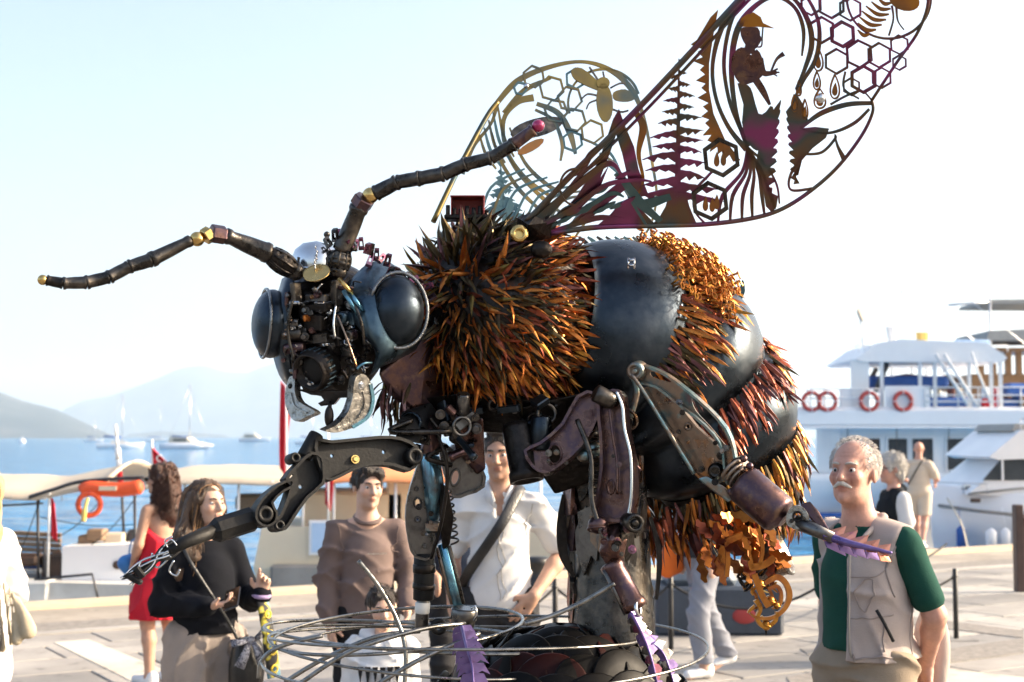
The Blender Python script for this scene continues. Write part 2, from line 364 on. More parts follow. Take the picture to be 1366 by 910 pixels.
def vnoise(x, y, z, seed, f, amp=1.0, aniso=(1, 1, 1)):
    rs = np.random.default_rng(seed); v = 0
    for k in range(5):
        d = rs.normal(size=3); d /= np.linalg.norm(d); ph = rs.uniform(0, 6.28, 2)
        a = f*(x*d[0]*aniso[0]+y*d[1]*aniso[1]+z*d[2]*aniso[2]); v = v+np.sin(a+ph[0]+.8*np.sin(a*.6+ph[1]))
    return v*(amp/3)
class SDF:
    """smooth union of round cones and ellipsoids on a rectilinear grid"""
    def __init__(s): s.p = []; s.sub = []; s.clip = []
    def cone(s, a, b, ra, rb, k=.03, fl=None): s.p.append(('c', np.array(a, float), np.array(b, float), ra, rb, k, fl)); return s
    def ell(s, c, r, k=.03, rot=None): s.p.append(('e', np.array(c, float), np.array(r, float), rot, 0, k, None)); return s
    def cut(s, c, r, k=.01, rot=None): s.sub.append((np.array(c, float), np.array(r, float), k, rot)); return s
    def plane(s, p, n, k=.004): s.clip.append((np.array(p, float), np.array(n, float)/np.linalg.norm(n), k)); return s   # keeps the side n points away from
    def bounds(s):
        lo = np.full(3, 9.); hi = np.full(3, -9.)
        for q in s.p:
            if q[0] == 'c': m = max(q[3], q[4])*1.25; lo = np.minimum(lo, np.minimum(q[1], q[2])-m); hi = np.maximum(hi, np.maximum(q[1], q[2])+m)
            else: m = q[2].max() if q[3] is not None else q[2]; lo = np.minimum(lo, q[1]-m); hi = np.maximum(hi, q[1]+m)
        return lo-.035, hi+.035
    def mesh(s, h=.012, fine=(), hf=.006, disp=None):
        lo, hi = s.bounds(); axs = []
        for a in range(3):
            v = lo[a]; L = [v]
            while v < hi[a]:
                st = h
                for f in fine:
                    if f[0][a]-h < v < f[1][a]: st = hf
                v += st; L.append(v)
            axs.append(np.array(L, np.float32))
        X, Y, Z = axs; F = np.full((len(X), len(Y), len(Z)), .5, np.float32)
        def win(l, u): 
            r = []
            for a, ax in enumerate(axs): i0 = np.searchsorted(ax, l[a]); i1 = np.searchsorted(ax, u[a]); r.append(slice(max(i0-1, 0), min(i1+1, len(ax))))
            return tuple(r)
        def pts(w): return np.meshgrid(X[w[0]], Y[w[1]], Z[w[2]], indexing='ij', sparse=True)
        def ellf(c, r, rot, x, y, z):
            x, y, z = x-c[0], y-c[1], z-c[2]
            if rot is not None: R_ = np.array(rot.transposed()); x, y, z = R_[0, 0]*x+R_[0, 1]*y+R_[0, 2]*z, R_[1, 0]*x+R_[1, 1]*y+R_[1, 2]*z, R_[2, 0]*x+R_[2, 1]*y+R_[2, 2]*z
            k0 = np.sqrt((x/r[0])**2+(y/r[1])**2+(z/r[2])**2); k1 = np.sqrt((x/r[0]**2)**2+(y/r[1]**2)**2+(z/r[2]**2)**2)+1e-9
            return k0*(k0-1)/k1
        for q in s.p:
            k = q[5]
            if q[0] == 'c':
                a, b, ra, rb = q[1:5]; m = max(ra, rb)*1.3+.05+k; w = win(np.minimum(a, b)-m, np.maximum(a, b)+m); x, y, z = pts(w); d = b-a; L2 = max(d@d, 1e-9)
                t = np.clip(((x-a[0])*d[0]+(y-a[1])*d[1]+(z-a[2])*d[2])/L2, 0, 1); qx, qy, qz = x-a[0]-t*d[0], y-a[1]-t*d[1], z-a[2]-t*d[2]
                if q[6] is not None:     # flatten: scale distance along a direction
                    fd, fk = np.array(q[6][0]), q[6][1]; pr = qx*fd[0]+qy*fd[1]+qz*fd[2]; qx, qy, qz = qx+pr*(fk-1)*fd[0], qy+pr*(fk-1)*fd[1], qz+pr*(fk-1)*fd[2]
                f = np.sqrt(qx*qx+qy*qy+qz*qz)-(ra+(rb-ra)*t)
            else:
                c, r, rot = q[1], q[2], q[3]; m = (r.max() if rot is not None else r)+.05+k; w = win(c-m, c+m); x, y, z = pts(w); f = ellf(c, r, rot, x, y, z)
            g = F[w]; hh = np.clip(.5+.5*(g-f)/k, 0, 1); F[w] = g*(1-hh)+f*hh-k*hh*(1-hh)
        if disp is not None: x, y, z = np.meshgrid(X, Y, Z, indexing='ij', sparse=True); F += disp(x, y, z).astype(np.float32)
        for c, r, k, rot in s.sub:
            m = r.max()+.03; w = win(c-m, c+m); x, y, z = pts(w); f = -ellf(c, r, rot, x, y, z); g = F[w]; hh = np.clip(.5-.5*(g-f)/k, 0, 1); F[w] = g*(1-hh)+f*hh+k*hh*(1-hh)
        for p, n_, k in s.clip:
            x, y, z = np.meshgrid(X, Y, Z, indexing='ij', sparse=True); F = np.maximum(F, ((x-p[0])*n_[0]+(y-p[1])*n_[1]+(z-p[2])*n_[2]).astype(np.float32))
        for a in range(3): 
            sl_ = [slice(None)]*3; sl_[a] = 0; F[tuple(sl_)] = .1; sl_[a] = -1; F[tuple(sl_)] = .1
        return nets(F, axs)
def nets(F, axs):
    S = F < 0; nx, ny, nz_ = F.shape; acc = np.zeros((nx-1, ny-1, nz_-1, 3), np.float32); cnt = np.zeros((nx-1, ny-1, nz_-1), np.int16); quads = []
    ed = []
    for a in range(3):
        s0 = [slice(None)]*3; s1 = [slice(None)]*3; s0[a] = slice(0, -1); s1[a] = slice(1, None); f0, f1 = F[tuple(s0)], F[tuple(s1)]; cr = S[tuple(s0)] != S[tuple(s1)]
        I = np.argwhere(cr); v0 = f0[cr]; v1 = f1[cr]; t = v0/(v0-v1); P = np.stack([axs[b][I[:, b]] for b in range(3)], 1); P[:, a] += t*(axs[a][I[:, a]+1]-axs[a][I[:, a]])
        b, c = (a+1) % 3, (a+2) % 3; ok = (I[:, b] > 0) & (I[:, c] > 0) & (I[:, b] < F.shape[b]-1) & (I[:, c] < F.shape[c]-1); I, P = I[ok], P[ok]; ins = S[tuple(s0)][cr][ok]; cells = []
        for db, dc in ((-1, -1), (0, -1), (0, 0), (-1, 0)):
            J = I.copy(); J[:, b] += db; J[:, c] += dc; np.add.at(acc, (J[:, 0], J[:, 1], J[:, 2]), P); np.add.at(cnt, (J[:, 0], J[:, 1], J[:, 2]), 1); cells.append(J)
        ed.append((cells, ins))
    act = cnt > 0; idx = np.full(cnt.shape, -1, np.int64); idx[act] = np.arange(act.sum()); V = acc[act]/cnt[act][:, None]
    for cells, ins in ed:
        q = np.stack([idx[J[:, 0], J[:, 1], J[:, 2]] for J in cells], 1); q[~ins] = q[~ins][:, ::-1]; quads.append(q)
    Q = np.concatenate(quads)
    # two relaxation passes take the grid steps off
    E_ = np.concatenate([Q[:, [0, 1]], Q[:, [1, 2]], Q[:, [2, 3]], Q[:, [3, 0]]])
    for lam in (.5, -.25, .4):
        sm_ = np.zeros_like(V); n_ = np.zeros(len(V), np.float32)
        for a, b in ((0, 1), (1, 0)): np.add.at(sm_, E_[:, a], V[E_[:, b]]); np.add.at(n_, E_[:, a], 1)
        V = V+lam*(sm_/np.maximum(n_, 1)[:, None]-V)
    return V, Q
def np_obj(name, V, Q, mat, parent, col=None):
    me = bpy.data.meshes.new(name); me.vertices.add(len(V)); me.vertices.foreach_set('co', np.ascontiguousarray(V, np.float32).ravel()); me.loops.add(Q.size); me.loops.foreach_set('vertex_index', Q.ravel().astype(np.int32)); me.polygons.add(len(Q))
    me.polygons.foreach_set('loop_start', np.arange(0, Q.size, 4, dtype=np.int32)); me.polygons.foreach_set('loop_total', np.full(len(Q), 4, np.int32)); me.update(calc_edges=True); me.validate(); me.polygons.foreach_set('use_smooth', np.ones(len(me.polygons), bool))
    if col is not None:
        ca = me.color_attributes.new('Col', 'FLOAT_COLOR', 'POINT'); ca.data.foreach_set('color', np.concatenate([col, np.ones((len(col), 1))], 1).astype(np.float32).ravel())
    o = bpy.data.objects.new(name, me); COL.objects.link(o); me.materials.append(M(mat)); o.parent = parent; return o
def xyz(*a): return np.array(a, float)
def rotm(yaw=0, pitch=0, roll=0): return Euler((pitch, roll, yaw)).to_matrix()
class Person:
    """local frame: feet at origin, faces -Y, own left = +X (camera right when facing the camera)"""
    def __init__(s, loc, heading, h, label, group=None, sex='m', J=None, head=(0, 0, 0), build=1.0, hands=(None, None), hs=1.0):
        s.h = h; s.k = h/1.75; s.hk = s.k*hs; s.sex = sex; s.build = build; f = sex == 'f'
        sw_ = .142 if f else .166
        D = dict(pelvis=(0, 0, .95), chest=(0, 0, 1.24), neck=(0, .012, 1.47), head=(0, -.018, 1.632), shl=(sw_, .015, 1.388), shr=(-sw_, .015, 1.388), ell=(sw_+.055, .03, 1.125), elr=(-sw_-.055, .03, 1.125), wrl=(sw_+.06, -.05, .885), wrr=(-sw_-.06, -.05, .885),
                 hil=(.09, 0, .93), hir=(-.09, 0, .93), knl=(.10, -.012, .50), knr=(-.10, -.012, .50), anl=(.10, .03, .085), anr=(-.10, .03, .085), tol=(.12, -.13, .035), tor=(-.12, -.13, .035))
        if J: D.update(J)
        s.J = {a: np.array(b, float)*s.k for a, b in D.items()}
        s.root = thing('person', loc, label, 'person', group); s.root.rotation_euler = (0, 0, R(heading)); s.hr = rotm(R(head[0]), R(head[1]), R(head[2])); s.hands = hands
    def hp(s, x, y, z): v = s.hr@Vector((x, y, z))*s.hk; return s.J['head']+np.array(v)
    def hand(s, S, side, spec):
        """palm, four fingers with knuckle bends, thumb on the side of the palm"""
        J = s.J; wr = J['wr'+side]; el = J['el'+side]; k = s.k*(.94 if s.sex == 'f' else 1.0)
        a = np.array(spec.get('dir', wr-el), float); a /= np.linalg.norm(a); n = np.array(spec.get('palm', (1 if side == 'r' else -1, 0, 0)), float); n -= a*(a@n); n /= np.linalg.norm(n)
        t = np.cross(a, n)*(1 if side == 'r' else -1)*spec.get('flip', 1); curl = spec.get('curl', (.3, .35, .4, .45)); th = spec.get('thumb', .5)
        base = wr; S.cone(base, base+a*.03*k, .026*k, .03*k, .02, (n, 1.35))
        S.cone(base+a*.03*k+t*.016*k, base+a*.085*k+t*.024*k, .022*k, .016*k, .014, (n, 1.25)); S.cone(base+a*.03*k-t*.014*k, base+a*.078*k-t*.026*k, .022*k, .015*k, .014, (n, 1.25))
        for i, (off, L) in enumerate(((.030, .072), (.010, .080), (-.010, .074), (-.029, .058))):
            p = base+a*(.088-.006*abs(i-1))*k+t*off*k; an = 0; d = a+t*off*.8*spec.get('spread', 1); d /= np.linalg.norm(d)
            for sgm, fr in enumerate((.45, .31, .24)):
                an += curl[i]*(1.0 if sgm else .8); dd = d*math.cos(an)+n*math.sin(an); q = p+dd*L*fr*k; S.cone(p, q, (.0098-.0009*sgm)*k, (.0092-.001*sgm)*k, .005); p = q
        p = base+a*.028*k+t*.026*k; d = a*.62+t*.75+n*th; d /= np.linalg.norm(d); q = p+d*.042*k; S.cone(p, q, .015*k, .0112*k, .012); d2 = a*.9+t*.25+n*(th+.15); d2 /= np.linalg.norm(d2); S.cone(q, q+d2*.034*k, .0112*k, .0088*k, .006)
    def body(s, skin, h=.011, hf=.0052, lips=(.80, .52, .50), stubble=0, tattoo=None, age=0.0, crop=0.0):
        J, k, b = s.J, s.k, s.build; f = s.sex == 'f'; S = SDF(); wd = .92 if f else 1.0
        S.ell(J['pelvis'], (.130*k*b, .098*k*b, .125*k), .03); S.ell((J['pelvis']+J['chest'])/2, (.110*k*b*wd, .09*k*b, .16*k), .03); S.ell(J['chest']+xyz(0, 0, .01), (.125*k*wd*b, .098*k*b, .165*k), .03)
        for sd in 'lr':
            S.cone(J['neck']*.25+J['sh'+sd]*.75-xyz(0, 0, .01), J['neck']-xyz(0, 0, .035), .045*k*wd, .052*k, .03); S.cone(J['sh'+sd], J['el'+sd], .049*k*wd, .041*k*wd, .025); m = J['el'+sd]*.7+J['wr'+sd]*.3; S.cone(J['el'+sd], m, .041*k*wd, .041*k*wd, .02); S.cone(m, J['wr'+sd], .040*k*wd, .026*k*wd, .02)
            S.cone(J['hi'+sd], J['kn'+sd], .080*k*b, .055*k, .025); m = J['kn'+sd]*.68+J['an'+sd]*.32; S.cone(J['kn'+sd], m+xyz(0, .012, 0), .054*k, .054*k, .03); S.cone(m+xyz(0, .012, 0), J['an'+sd], .052*k, .037*k, .03); S.cone(J['an'+sd]-xyz(0, 0, .03), J['to'+sd], .038*k, .03*k, .03); S.cone(J['an'+sd], J['an'+sd]+xyz(0, .03, -.045)*k, .036*k, .03*k, .02)
        S.cone(J['neck']-xyz(0, 0, .04), s.hp(0, .02, -.06), .060*k*(.86 if f else 1), .054*k*(.86 if f else 1), .035)
        hr = s.hr; hk = s.hk; e = lambda x, y, z, a, c, d, kk=.02: S.ell(s.hp(x, y, z), (a*hk, c*hk, d*hk), kk*hk, hr)
        e(0, .016, .032, .075, .094, .086); e(0, -.028, -.03, .059, .064, .086, .03); e(0, -.036, -.084, .042 if f else .047, .045, .033, .025); e(0, -.078, -.1, .016, .016, .015, .018)
        e(0, -.077, .024, .048, .014, .010 if f else .012, .016)
        for sx in (-1, 1): e(sx*.036, -.066, -.026, .024, .022, .022, .02); e(sx*.077, .012, -.008, .009, .019, .031, .008); e(sx*.0125, -.098, -.034, .008, .009, .007, .006)
        S.cone(s.hp(0, -.088, .008), s.hp(0, -.110, -.030), .0085*hk, .0125*hk, .012); e(0, -.0915, -.0575, .021, .009, .0058, .007); e(0, -.0895, -.0675, .018, .009, .0068, .007); S.cut(s.hp(0, -.101, -.0622), (.024*hk, .006*hk, .0022*hk), .004, hr)
        for sx in (-1, 1): S.cut(s.hp(sx*.031, -.096, .001), (.0165*hk, .0165*hk, .0085*hk), .008, hr)
        fine = [(J['head']-.13*hk, J['head']+.14*hk)]
        for i, sd in enumerate('lr'):
            sp = s.hands[i]
            if sp is not None: s.hand(S, sd, sp); fine.append((J['wr'+sd]-.09, J['wr'+sd]+.10)) if sp.get('fine') else None
            else: S.ell(J['wr'+sd]+xyz(0, 0, -.05), (.02, .04, .06), .02)
        V, Q = S.mesh(h, fine, hf)
        col = np.ones((len(V), 3)); hl = (V-s.J['head'])@np.array(hr)/hk
        def blob(c, r, cc, pw=1):
            d = np.sqrt((((hl-np.array(c))/np.array(r))**2).sum(1)); wt = np.clip(1.25-d, 0, 1)**pw; col[:] = col*(1-wt[:, None])+col*np.array(cc)*wt[:, None]
        blob((0, -.095, -.0625), (.025, .02, .013), lips)
        for sx in (-1, 1): blob((sx*.038, -.07, -.03), (.03, .03, .026), (1.03, .90, .86)); blob((sx*.031, -.085, 0), (.024, .02, .014), (.80, .70, .68))
        if age:
            n1 = vnoise(hl[:, 0], hl[:, 1], hl[:, 2], 3, 120); n2 = vnoise(hl[:, 0], hl[:, 1], hl[:, 2], 7, 400); col[:] *= (1-.10*age*np.clip(n1, 0, 1)[:, None]*np.array((.6, 1, 1.1)))*(1-.05*age*n2[:, None])
            for sx in (-1, 1): blob((sx*.034, -.09, -.045), (.006, .03, .022), (.72, .60, .56)); blob((sx*.033, -.09, -.016), (.018, .02, .006), (.80, .68, .66))
            blob((0, -.09, .052), (.05, .03, .003), (.82, .74, .70)); blob((0, -.09, .066), (.045, .03, .0028), (.84, .76, .72))
        if crop:
            mk = np.clip((hl[:, 1]-.0)/.03, 0, 1)*np.clip((hl[:, 2]+.055)/.03, 0, 1)*(1-.72*np.clip((hl[:, 2]-.085)/.03, 0, 1)); mk = np.maximum(mk, .85*np.clip((hl[:, 1]+.04)/.02, 0, 1)*np.clip((hl[:, 2]-.0)/.02, 0, 1)*np.where(hl[:, 2] > .085, .75, 1)); mk *= (np.abs(hl[:, 0]) < .080)*(.75+.25*vnoise(hl[:, 0], hl[:, 1], hl[:, 2], 2, 700)); col[:] = col*(1-mk[:, None])+np.array((.95, 1.62, 2.05))*mk[:, None]
        if stubble: blob((0, -.06, -.085), (.062, .07, .05), (1-stubble,)*3)
        if tattoo is not None:
            for c, r in tattoo: d = np.sqrt(((V-np.array(c)*k)**2).sum(1)); n_ = vnoise(V[:, 0], V[:, 1], V[:, 2], 5, 190); col[(d < r) & (n_ > .1)] *= (.35, .37, .42)
        s.bodyo = np_obj('body', V, Q, skin, s.root, col)
        for sx in (-1, 1):
            mb = MB(); mb.ell(s.hp(sx*.031, -.0750, .0000), (.0118*hk,)*3, nu=14, nv=10); ey = mb.build('eye', 'eye_white'); ey.parent = s.bodyo; d = hr@Vector((0, -1, 0)); mb = MB(); mb.ell(Vector(s.hp(sx*.031, -.0750, .0000))+d*.0066*hk, (.0068*hk,)*3, nu=10, nv=8); ir = mb.build('iris', 'eye_dark'); ir.parent = s.bodyo
    def brows(s, mat, th=.0036):
        for sx in (-1, 1):
            mb = MB(); mb.tube([s.hp(sx*(.012+.036*f), -.0945+.018*f*f, .0215+.0045*math.sin(f*2.9)) for f in (0, .25, .5, .75, 1)], [th*s.hk*q for q in (.8, 1, 1, .8, .4)], 6); o = mb.build('eyebrow', mat); o.parent = s.bodyo
    def wear(s, name, S, mat, h=.0095, folds=.006, ff=26, aniso=(1, 1, .45), seed=1, fine=(), hf=.008, disp=None):
        def d0(x, y, z):
            if not folds: return 0*x
            r0 = 0
            for q, (cx, cz, fq, am) in enumerate(((.55, .85, 46, 1.0), (-.6, .8, 52, .9), (.1, 1.0, 38, .7)) if aniso[2] > .4 else ((1.0, .12, 52, 1.0), (.8, -.3, 44, .8), (-.7, .2, 60, .6))):
                wv = vnoise(x, y, z, seed+q, 9, 2.6); mk = np.clip(vnoise(x, y, z, seed+20+q, 8, 1.0)+.15, 0, 1); r0 = r0-am*mk*(1-np.abs(np.sin(.5*fq*(x*cx+z*cz+y*.4)+wv)))**3
            return folds*(2.7*r0+.5*vnoise(x, y, z, seed+5, 12, 1.0)+.25)
        V, Q = S.mesh(h, fine, hf, disp or d0); s.last = np_obj(name, V, Q, mat, s.root); return s.last
    def top(s, S, inf=.022, hem=.90, sleeve='long', loose=1.0, arm_inf=None, tor_y=1.0):
        """torso + sleeves solid for a garment"""
        J, k, b = s.J, s.k, s.build; ai = inf if arm_inf is None else arm_inf; wd = .92 if s.sex == 'f' else 1.0; i = inf
        S.ell(J['chest']+xyz(0, 0, .01), (.132*k*wd*b+i*.6, .108*k*b*tor_y+i*.6, .17*k), .03); m = (J['pelvis']+J['chest'])/2; S.ell(m, (.122*k*b*wd*loose+i*.7, .106*k*b*loose*tor_y+i*.7, .20*k), .04); S.ell(J['pelvis']+xyz(0, 0, .0), (.134*k*b*loose+i*.7, .112*k*b*loose*tor_y+i*.7, .15*k), .04)
        for sd in 'lr':
            S.cone(J['sh'+sd]-xyz(0, 0, .012), J['neck']-xyz(0, -.01, .052), .048*k*wd+i*.6, .058*k+i*.3, .03)
            if sleeve == 'long': S.cone(J['sh'+sd], J['el'+sd], .047*k*wd+ai*.65, .040*k*wd+ai*.75, .022); S.cone(J['el'+sd], J['wr'+sd]*.97+J['el'+sd]*.03, .040*k*wd+ai*.75, .027*k+ai*.7, .015)
            elif sleeve == 'short': S.cone(J['sh'+sd], J['sh'+sd]*.25+J['el'+sd]*.75, .047*k*wd+ai*.6, .044*k*wd+ai*.85, .022); S.plane_arm(J, sd) if hasattr(S, 'plane_arm') else None
        S.plane(xyz(0, 0, hem*k), xyz(0, 0, -1)); return S
    def trousers(s, S, inf=.02, hem=.06, flare=.0, hi=1.0):
        J, k, b = s.J, s.k, s.build; S.ell(J['pelvis']+xyz(0, .008, .0), (.148*k*b+inf*.6, .110*k*b+inf*.6, .14*k), .03)
        for sd in 'lr': S.cone(J['hi'+sd], J['kn'+sd], .082*k*b+inf*.8, .058*k+inf*.8+flare*.5, .025); S.cone(J['kn'+sd], J['an'+sd], .057*k+inf*.8+flare*.5, .040*k+inf+flare, .02)
        S.plane(xyz(0, 0, hi*k), xyz(0, 0, 1)); S.plane(xyz(0, 0, hem*k), xyz(0, 0, -1)); return S
    def seam(s, pts, r=.0025, mat='slab_c', name='seam', n=8, lift=.0008):
        """stitched line laid on the garment made last"""
        from mathutils.bvhtree import BVHTree
        me = s.last.data; bv = BVHTree.FromPolygons([v.co for v in me.vertices], [p.vertices for p in me.polygons]); out = []
        for p in cat_rom([Vector(q)*s.k for q in pts], n):
            h = bv.find_nearest(p)
            if h[0] is not None: out.append(h[0]+h[1]*lift)
        mb = MB(); mb.tube(out, r, 5); o = mb.build(name, mat); o.parent = s.last; return o
    def buttons(s, pts, r=.005, mat='sneaker'):
        from mathutils.bvhtree import BVHTree
        me = s.last.data; bv = BVHTree.FromPolygons([v.co for v in me.vertices], [p.vertices for p in me.polygons])
        for p in pts: h = bv.find_nearest(Vector(p)*s.k); mb = MB(); mb.lathe([(r, 0), (r, .002), (r*.7, .003), (.0005, .002)], h[0], h[1], 12); o = mb.build('button', mat); o.parent = s.last
    def shoes(s, mat):
        J, k = s.J, s.k
        for sd in 'lr':
            S = SDF(); an, to = J['an'+sd], J['to'+sd]; d = to-an; d[2] = 0; d /= np.linalg.norm(d)+1e-9; S.cone(an-xyz(0, 0, .03)*k-d*.03*k, to+xyz(0, 0, .012)*k, .047*k, .037*k, .02, (np.array((0, 0, 1.)), 1.05)); S.cone(an-d*.035*k, an-d*.03*k-xyz(0, 0, .035)*k, .045*k, .045*k, .02); S.plane(xyz(0, 0, max(0, an[2]-.085*k)), xyz(0, 0, -1)); V, Q = S.mesh(.009); np_obj('shoe', V, Q, mat, s.root)
    def hair(s, mat, back=(0, 0, 0), vol=.010, line=.055, h=.0048, extra=None, seed=3, amp=.0035, cuts=()):
        k = s.hk; S = SDF(); hr = s.hr; S.ell(s.hp(0, .020, .036), ((.077+vol)*k, (.096+vol)*k, (.087+vol)*k), .02, hr)
        S.cut(s.hp(0, -.130, -.045), (.083*k, .092*k, (.072+line)*k), .010, hr)
        for sx in (-1, 1): S.cut(s.hp(sx*.085, -.025, -.075), (.03*k, .06*k, .055*k), .01, hr)
        if extra: extra(S)
        for c, r in cuts: S.cut(s.hp(*c), tuple(q*k for q in r), .012, hr)
        V, Q = S.mesh(h, disp=lambda x, y, z: vnoise(x, y, z, seed, 330, amp*1.1, (1, 1, .3))+vnoise(x, y, z, seed+4, 120, amp*1.5, (1, 1, .4))); return np_obj('hair', V, Q, mat, s.root)
def _tufts(s, mat, n, L, fwd=.4, zr=(-.02, .13), ymin=-.075, seed=2, front=.074, r=.0026):
    """short locks combed over the scalp"""
    rs = random.Random(seed); mb = MB(); hk = s.hk; c0 = Vector((0, .020, .036))
    for q in range(n):
        th = rs.uniform(0, 6.283); z = rs.uniform(-.55, 1); rr = math.sqrt(1-z*z); nrm = Vector((rr*math.cos(th), rr*math.sin(th), z)); p = c0+Vector((nrm.x*.082, nrm.y*.101, nrm.z*.091))
        if p.z < zr[0] or p.z > zr[1] or p.y < ymin: continue
        if p.y < .02 and p.z < front: continue
        d = (Vector((nrm.x*.5+rs.gauss(0, .3), -fwd+rs.gauss(0, .3), .25 if z > .6 else -.7))+nrm*.35).normalized(); pts = [p, p+d*L*.5+nrm*.004, p+d*L+nrm*.001-Vector((0, 0, L*.15))]
        mb.tube([s.hp(*v) for v in pts], [r*hk, r*.9*hk, r*.2*hk], 4, caps=False)
    o = mb.build('hair_locks', mat); o.parent = s.root; return o
def _strands(s, mat, n, L, wave=.004, wf=30, seed=3, back=.5, r=.0028):
    """long hair: many separate locks from the parting down over skull and shoulders"""
    rs = random.Random(seed); mb = MB(); hk = s.hk
    for q in range(n):
        sx = rs.choice((-1, 1)); az = rs.uniform(.12, 1.0)*math.pi; y0 = rs.uniform(-.06, .09); ph = rs.uniform(0, 6.28); ln = L*rs.uniform(.75, 1.08); pts = []
        top = Vector((sx*.004, y0, .125-abs(y0-.02)*.35)); ea = Vector((sx*.088*math.sin(min(az, 1.7))+sx*.004, .02-.098*math.cos(az)*(1 if az > 1.2 else .42), -.02)); ea.y = max(ea.y, -.035)
        for k in range(13):
            f = k/12
            if f < .35: t = f/.35; p = top.lerp(ea, t); p += Vector((sx*.034, .0, .045))*math.sin(math.pi*t)*.8
            else: t = (f-.35)/.65; p = ea+Vector((sx*.025*math.sin(t*1.6), .03*t*(1 if ea.y > 0 else -.6), -ln*t))
            a = wave*(f**.7)*3; p = p+Vector((math.sin(f*wf*.4+ph), math.cos(f*wf*.4+ph), 0))*a; pts.append(s.hp(*p))
        mb.tube(pts, [r*hk*(1-.65*(k/12)**2) for k in range(13)], 4, caps=False)
    o = mb.build('hair_locks', mat); o.parent = s.root; return o
Person.tufts = _tufts; Person.strands = _strands
def at_px(px, D): p = W(px, 583, D); return Vector((p.x, p.y, 0))
def heading_to(loc, deg): return deg                     # 0 faces the camera's -Y; positive turns to the person's left (camera right)

# ---- woman in navy fleece with a phone
P = Person(at_px(277, 6.7), 34, 1.575, 'woman with long brown hair in a navy fleece looking up from her phone', sex='f', head=(14, -2, 0),
    J=dict(elr=(-.22, .04, 1.12), wrr=(-.09, -.255, 1.13), ell=(.245, .0, 1.13), wrl=(.20, -.255, 1.17), shl=(.142, .01, 1.388), shr=(-.145, .015, 1.388)),
    hands=(dict(dir=(.05, -.25, 1), palm=(-.5, -.8, 0), curl=(.12, .75, .85, .9), thumb=.2, fine=1), dict(dir=(.75, -.5, .15), palm=(.1, -.1, 1), curl=(.45, .5, .55, .6), thumb=.5, fine=1, flip=1)))
P.body('skin_fair'); P.brows('hair_dark')
S = SDF(); P.top(S, .040, .97, 'long', 1.10, .036); P.wear('fleece', S, 'navy_fleece', folds=.006, ff=20, seed=2)
S = SDF(); P.trousers(S, .045, .05, .035, 1.06); P.wear('trousers', S, 'oat_trousers', folds=.010, ff=22, seed=4, aniso=(1, 1, .3)); P.shoes('sneaker')
def ex(S):
    k = P.k
    for sx, y0, z1 in ((-1, .03, -.34), (1, .01, -.36)):
        S.cone(P.hp(sx*.07, y0, .02), P.hp(sx*.10, y0+.01, -.16), .038*k, .048*k, .04); S.cone(P.hp(sx*.10, y0+.01, -.16), P.hp(sx*.10, -.02, -.27), .048*k, .03*k, .04)
    S.cone(P.hp(0, .08, .03), P.hp(0, .12, -.30), .07*k, .085*k, .05); S.cone(P.hp(-.09, .06, -.16), P.hp(-.15, .06, -.36), .06*k, .045*k, .04)
P.hair('hair_brown', vol=.004, line=.062, extra=ex, amp=.004); P.strands('hair_brown', 260, .34, .0035); P.strands('hair_ochre', 60, .40, .005, seed=8)
S = SDF(); S.cone(P.hp(.085, -.03, -.25), P.hp(.13, -.075, -.44), .03, .04, .03); S.cone(P.hp(.13, -.075, -.44), P.hp(.125, -.09, -.53), .04, .012, .03); V, Q = S.mesh(.006, disp=lambda x, y, z: vnoise(x, y, z, 6, 240, .004, (1, 1, .2))); None
def local_thing(P, name, label, cat):
    e = thing(name, P.root.location, label, cat); e.rotation_euler = P.root.rotation_euler; return e
def ladd(mb, name, mat, root): o = mb.build(name, mat); o.parent = root; return o
ph = local_thing(P, 'phone', 'black smartphone held in the hand of the woman in the navy fleece', 'phone'); c_ = Vector(P.J['wrr'])+Vector((.085, -.075, .035)); rt = Euler((.55, -.35, -.7)).to_matrix(); mb = MB(); mb.box(c_, (.074, .15, .009), rt, ch=.004); ladd(mb, 'case', 'phone_black', ph); mb = MB(); mb.box(c_+rt@Vector((0, 0, .0052)), (.068, .142, .001), rt); ladd(mb, 'screen', 'eye_dark', ph)
bg_ = local_thing(P, 'handbag', 'black bucket handbag with a printed scarf tied to its strap', 'handbag'); bc = Vector((.15, -.20, .84))*P.k
mb = MB(); mb.lathe([(.07, -.115), (.083, -.10), (.086, -.02), (.074, .06), (.05, .10), (.042, .10)], bc, (0.04, 0, 1), 22, sx=.75); ladd(mb, 'bag_body', 'black_leather', bg_)
mb = MB(); mb.tube(cat_rom([bc+Vector((-.04, 0, .08)), Vector((.02, -.20, 1.08))*P.k, Vector((-.14, -.12, 1.36))*P.k, Vector((-.12, .06, 1.47))*P.k], 6), .008, 8, sq=.5); ladd(mb, 'strap', 'black_leather', bg_)
for a, b in (((-.02, -.075, .10), (-.075, -.085, -.02)), ((-.01, -.075, .10), (.03, -.095, .0)), ((-.02, -.075, .10), (-.11, -.07, .09)), ((0, -.075, .10), (.06, -.07, .14))): mb = MB(); A, B = bc+Vector(a), bc+Vector(b); mb.tube([A, A.lerp(B, .5)+Vector((0, -.01, 0)), B], [.010, .020, .026], 8, sq=.35, up=(1, 0, 0)); ladd(mb, 'scarf_end', 'scarf_print', bg_)
mb = MB(); mb.ell(bc+Vector((-.015, -.075, .10)), (.02, .014, .018)); ladd(mb, 'scarf_knot', 'scarf_print', bg_)
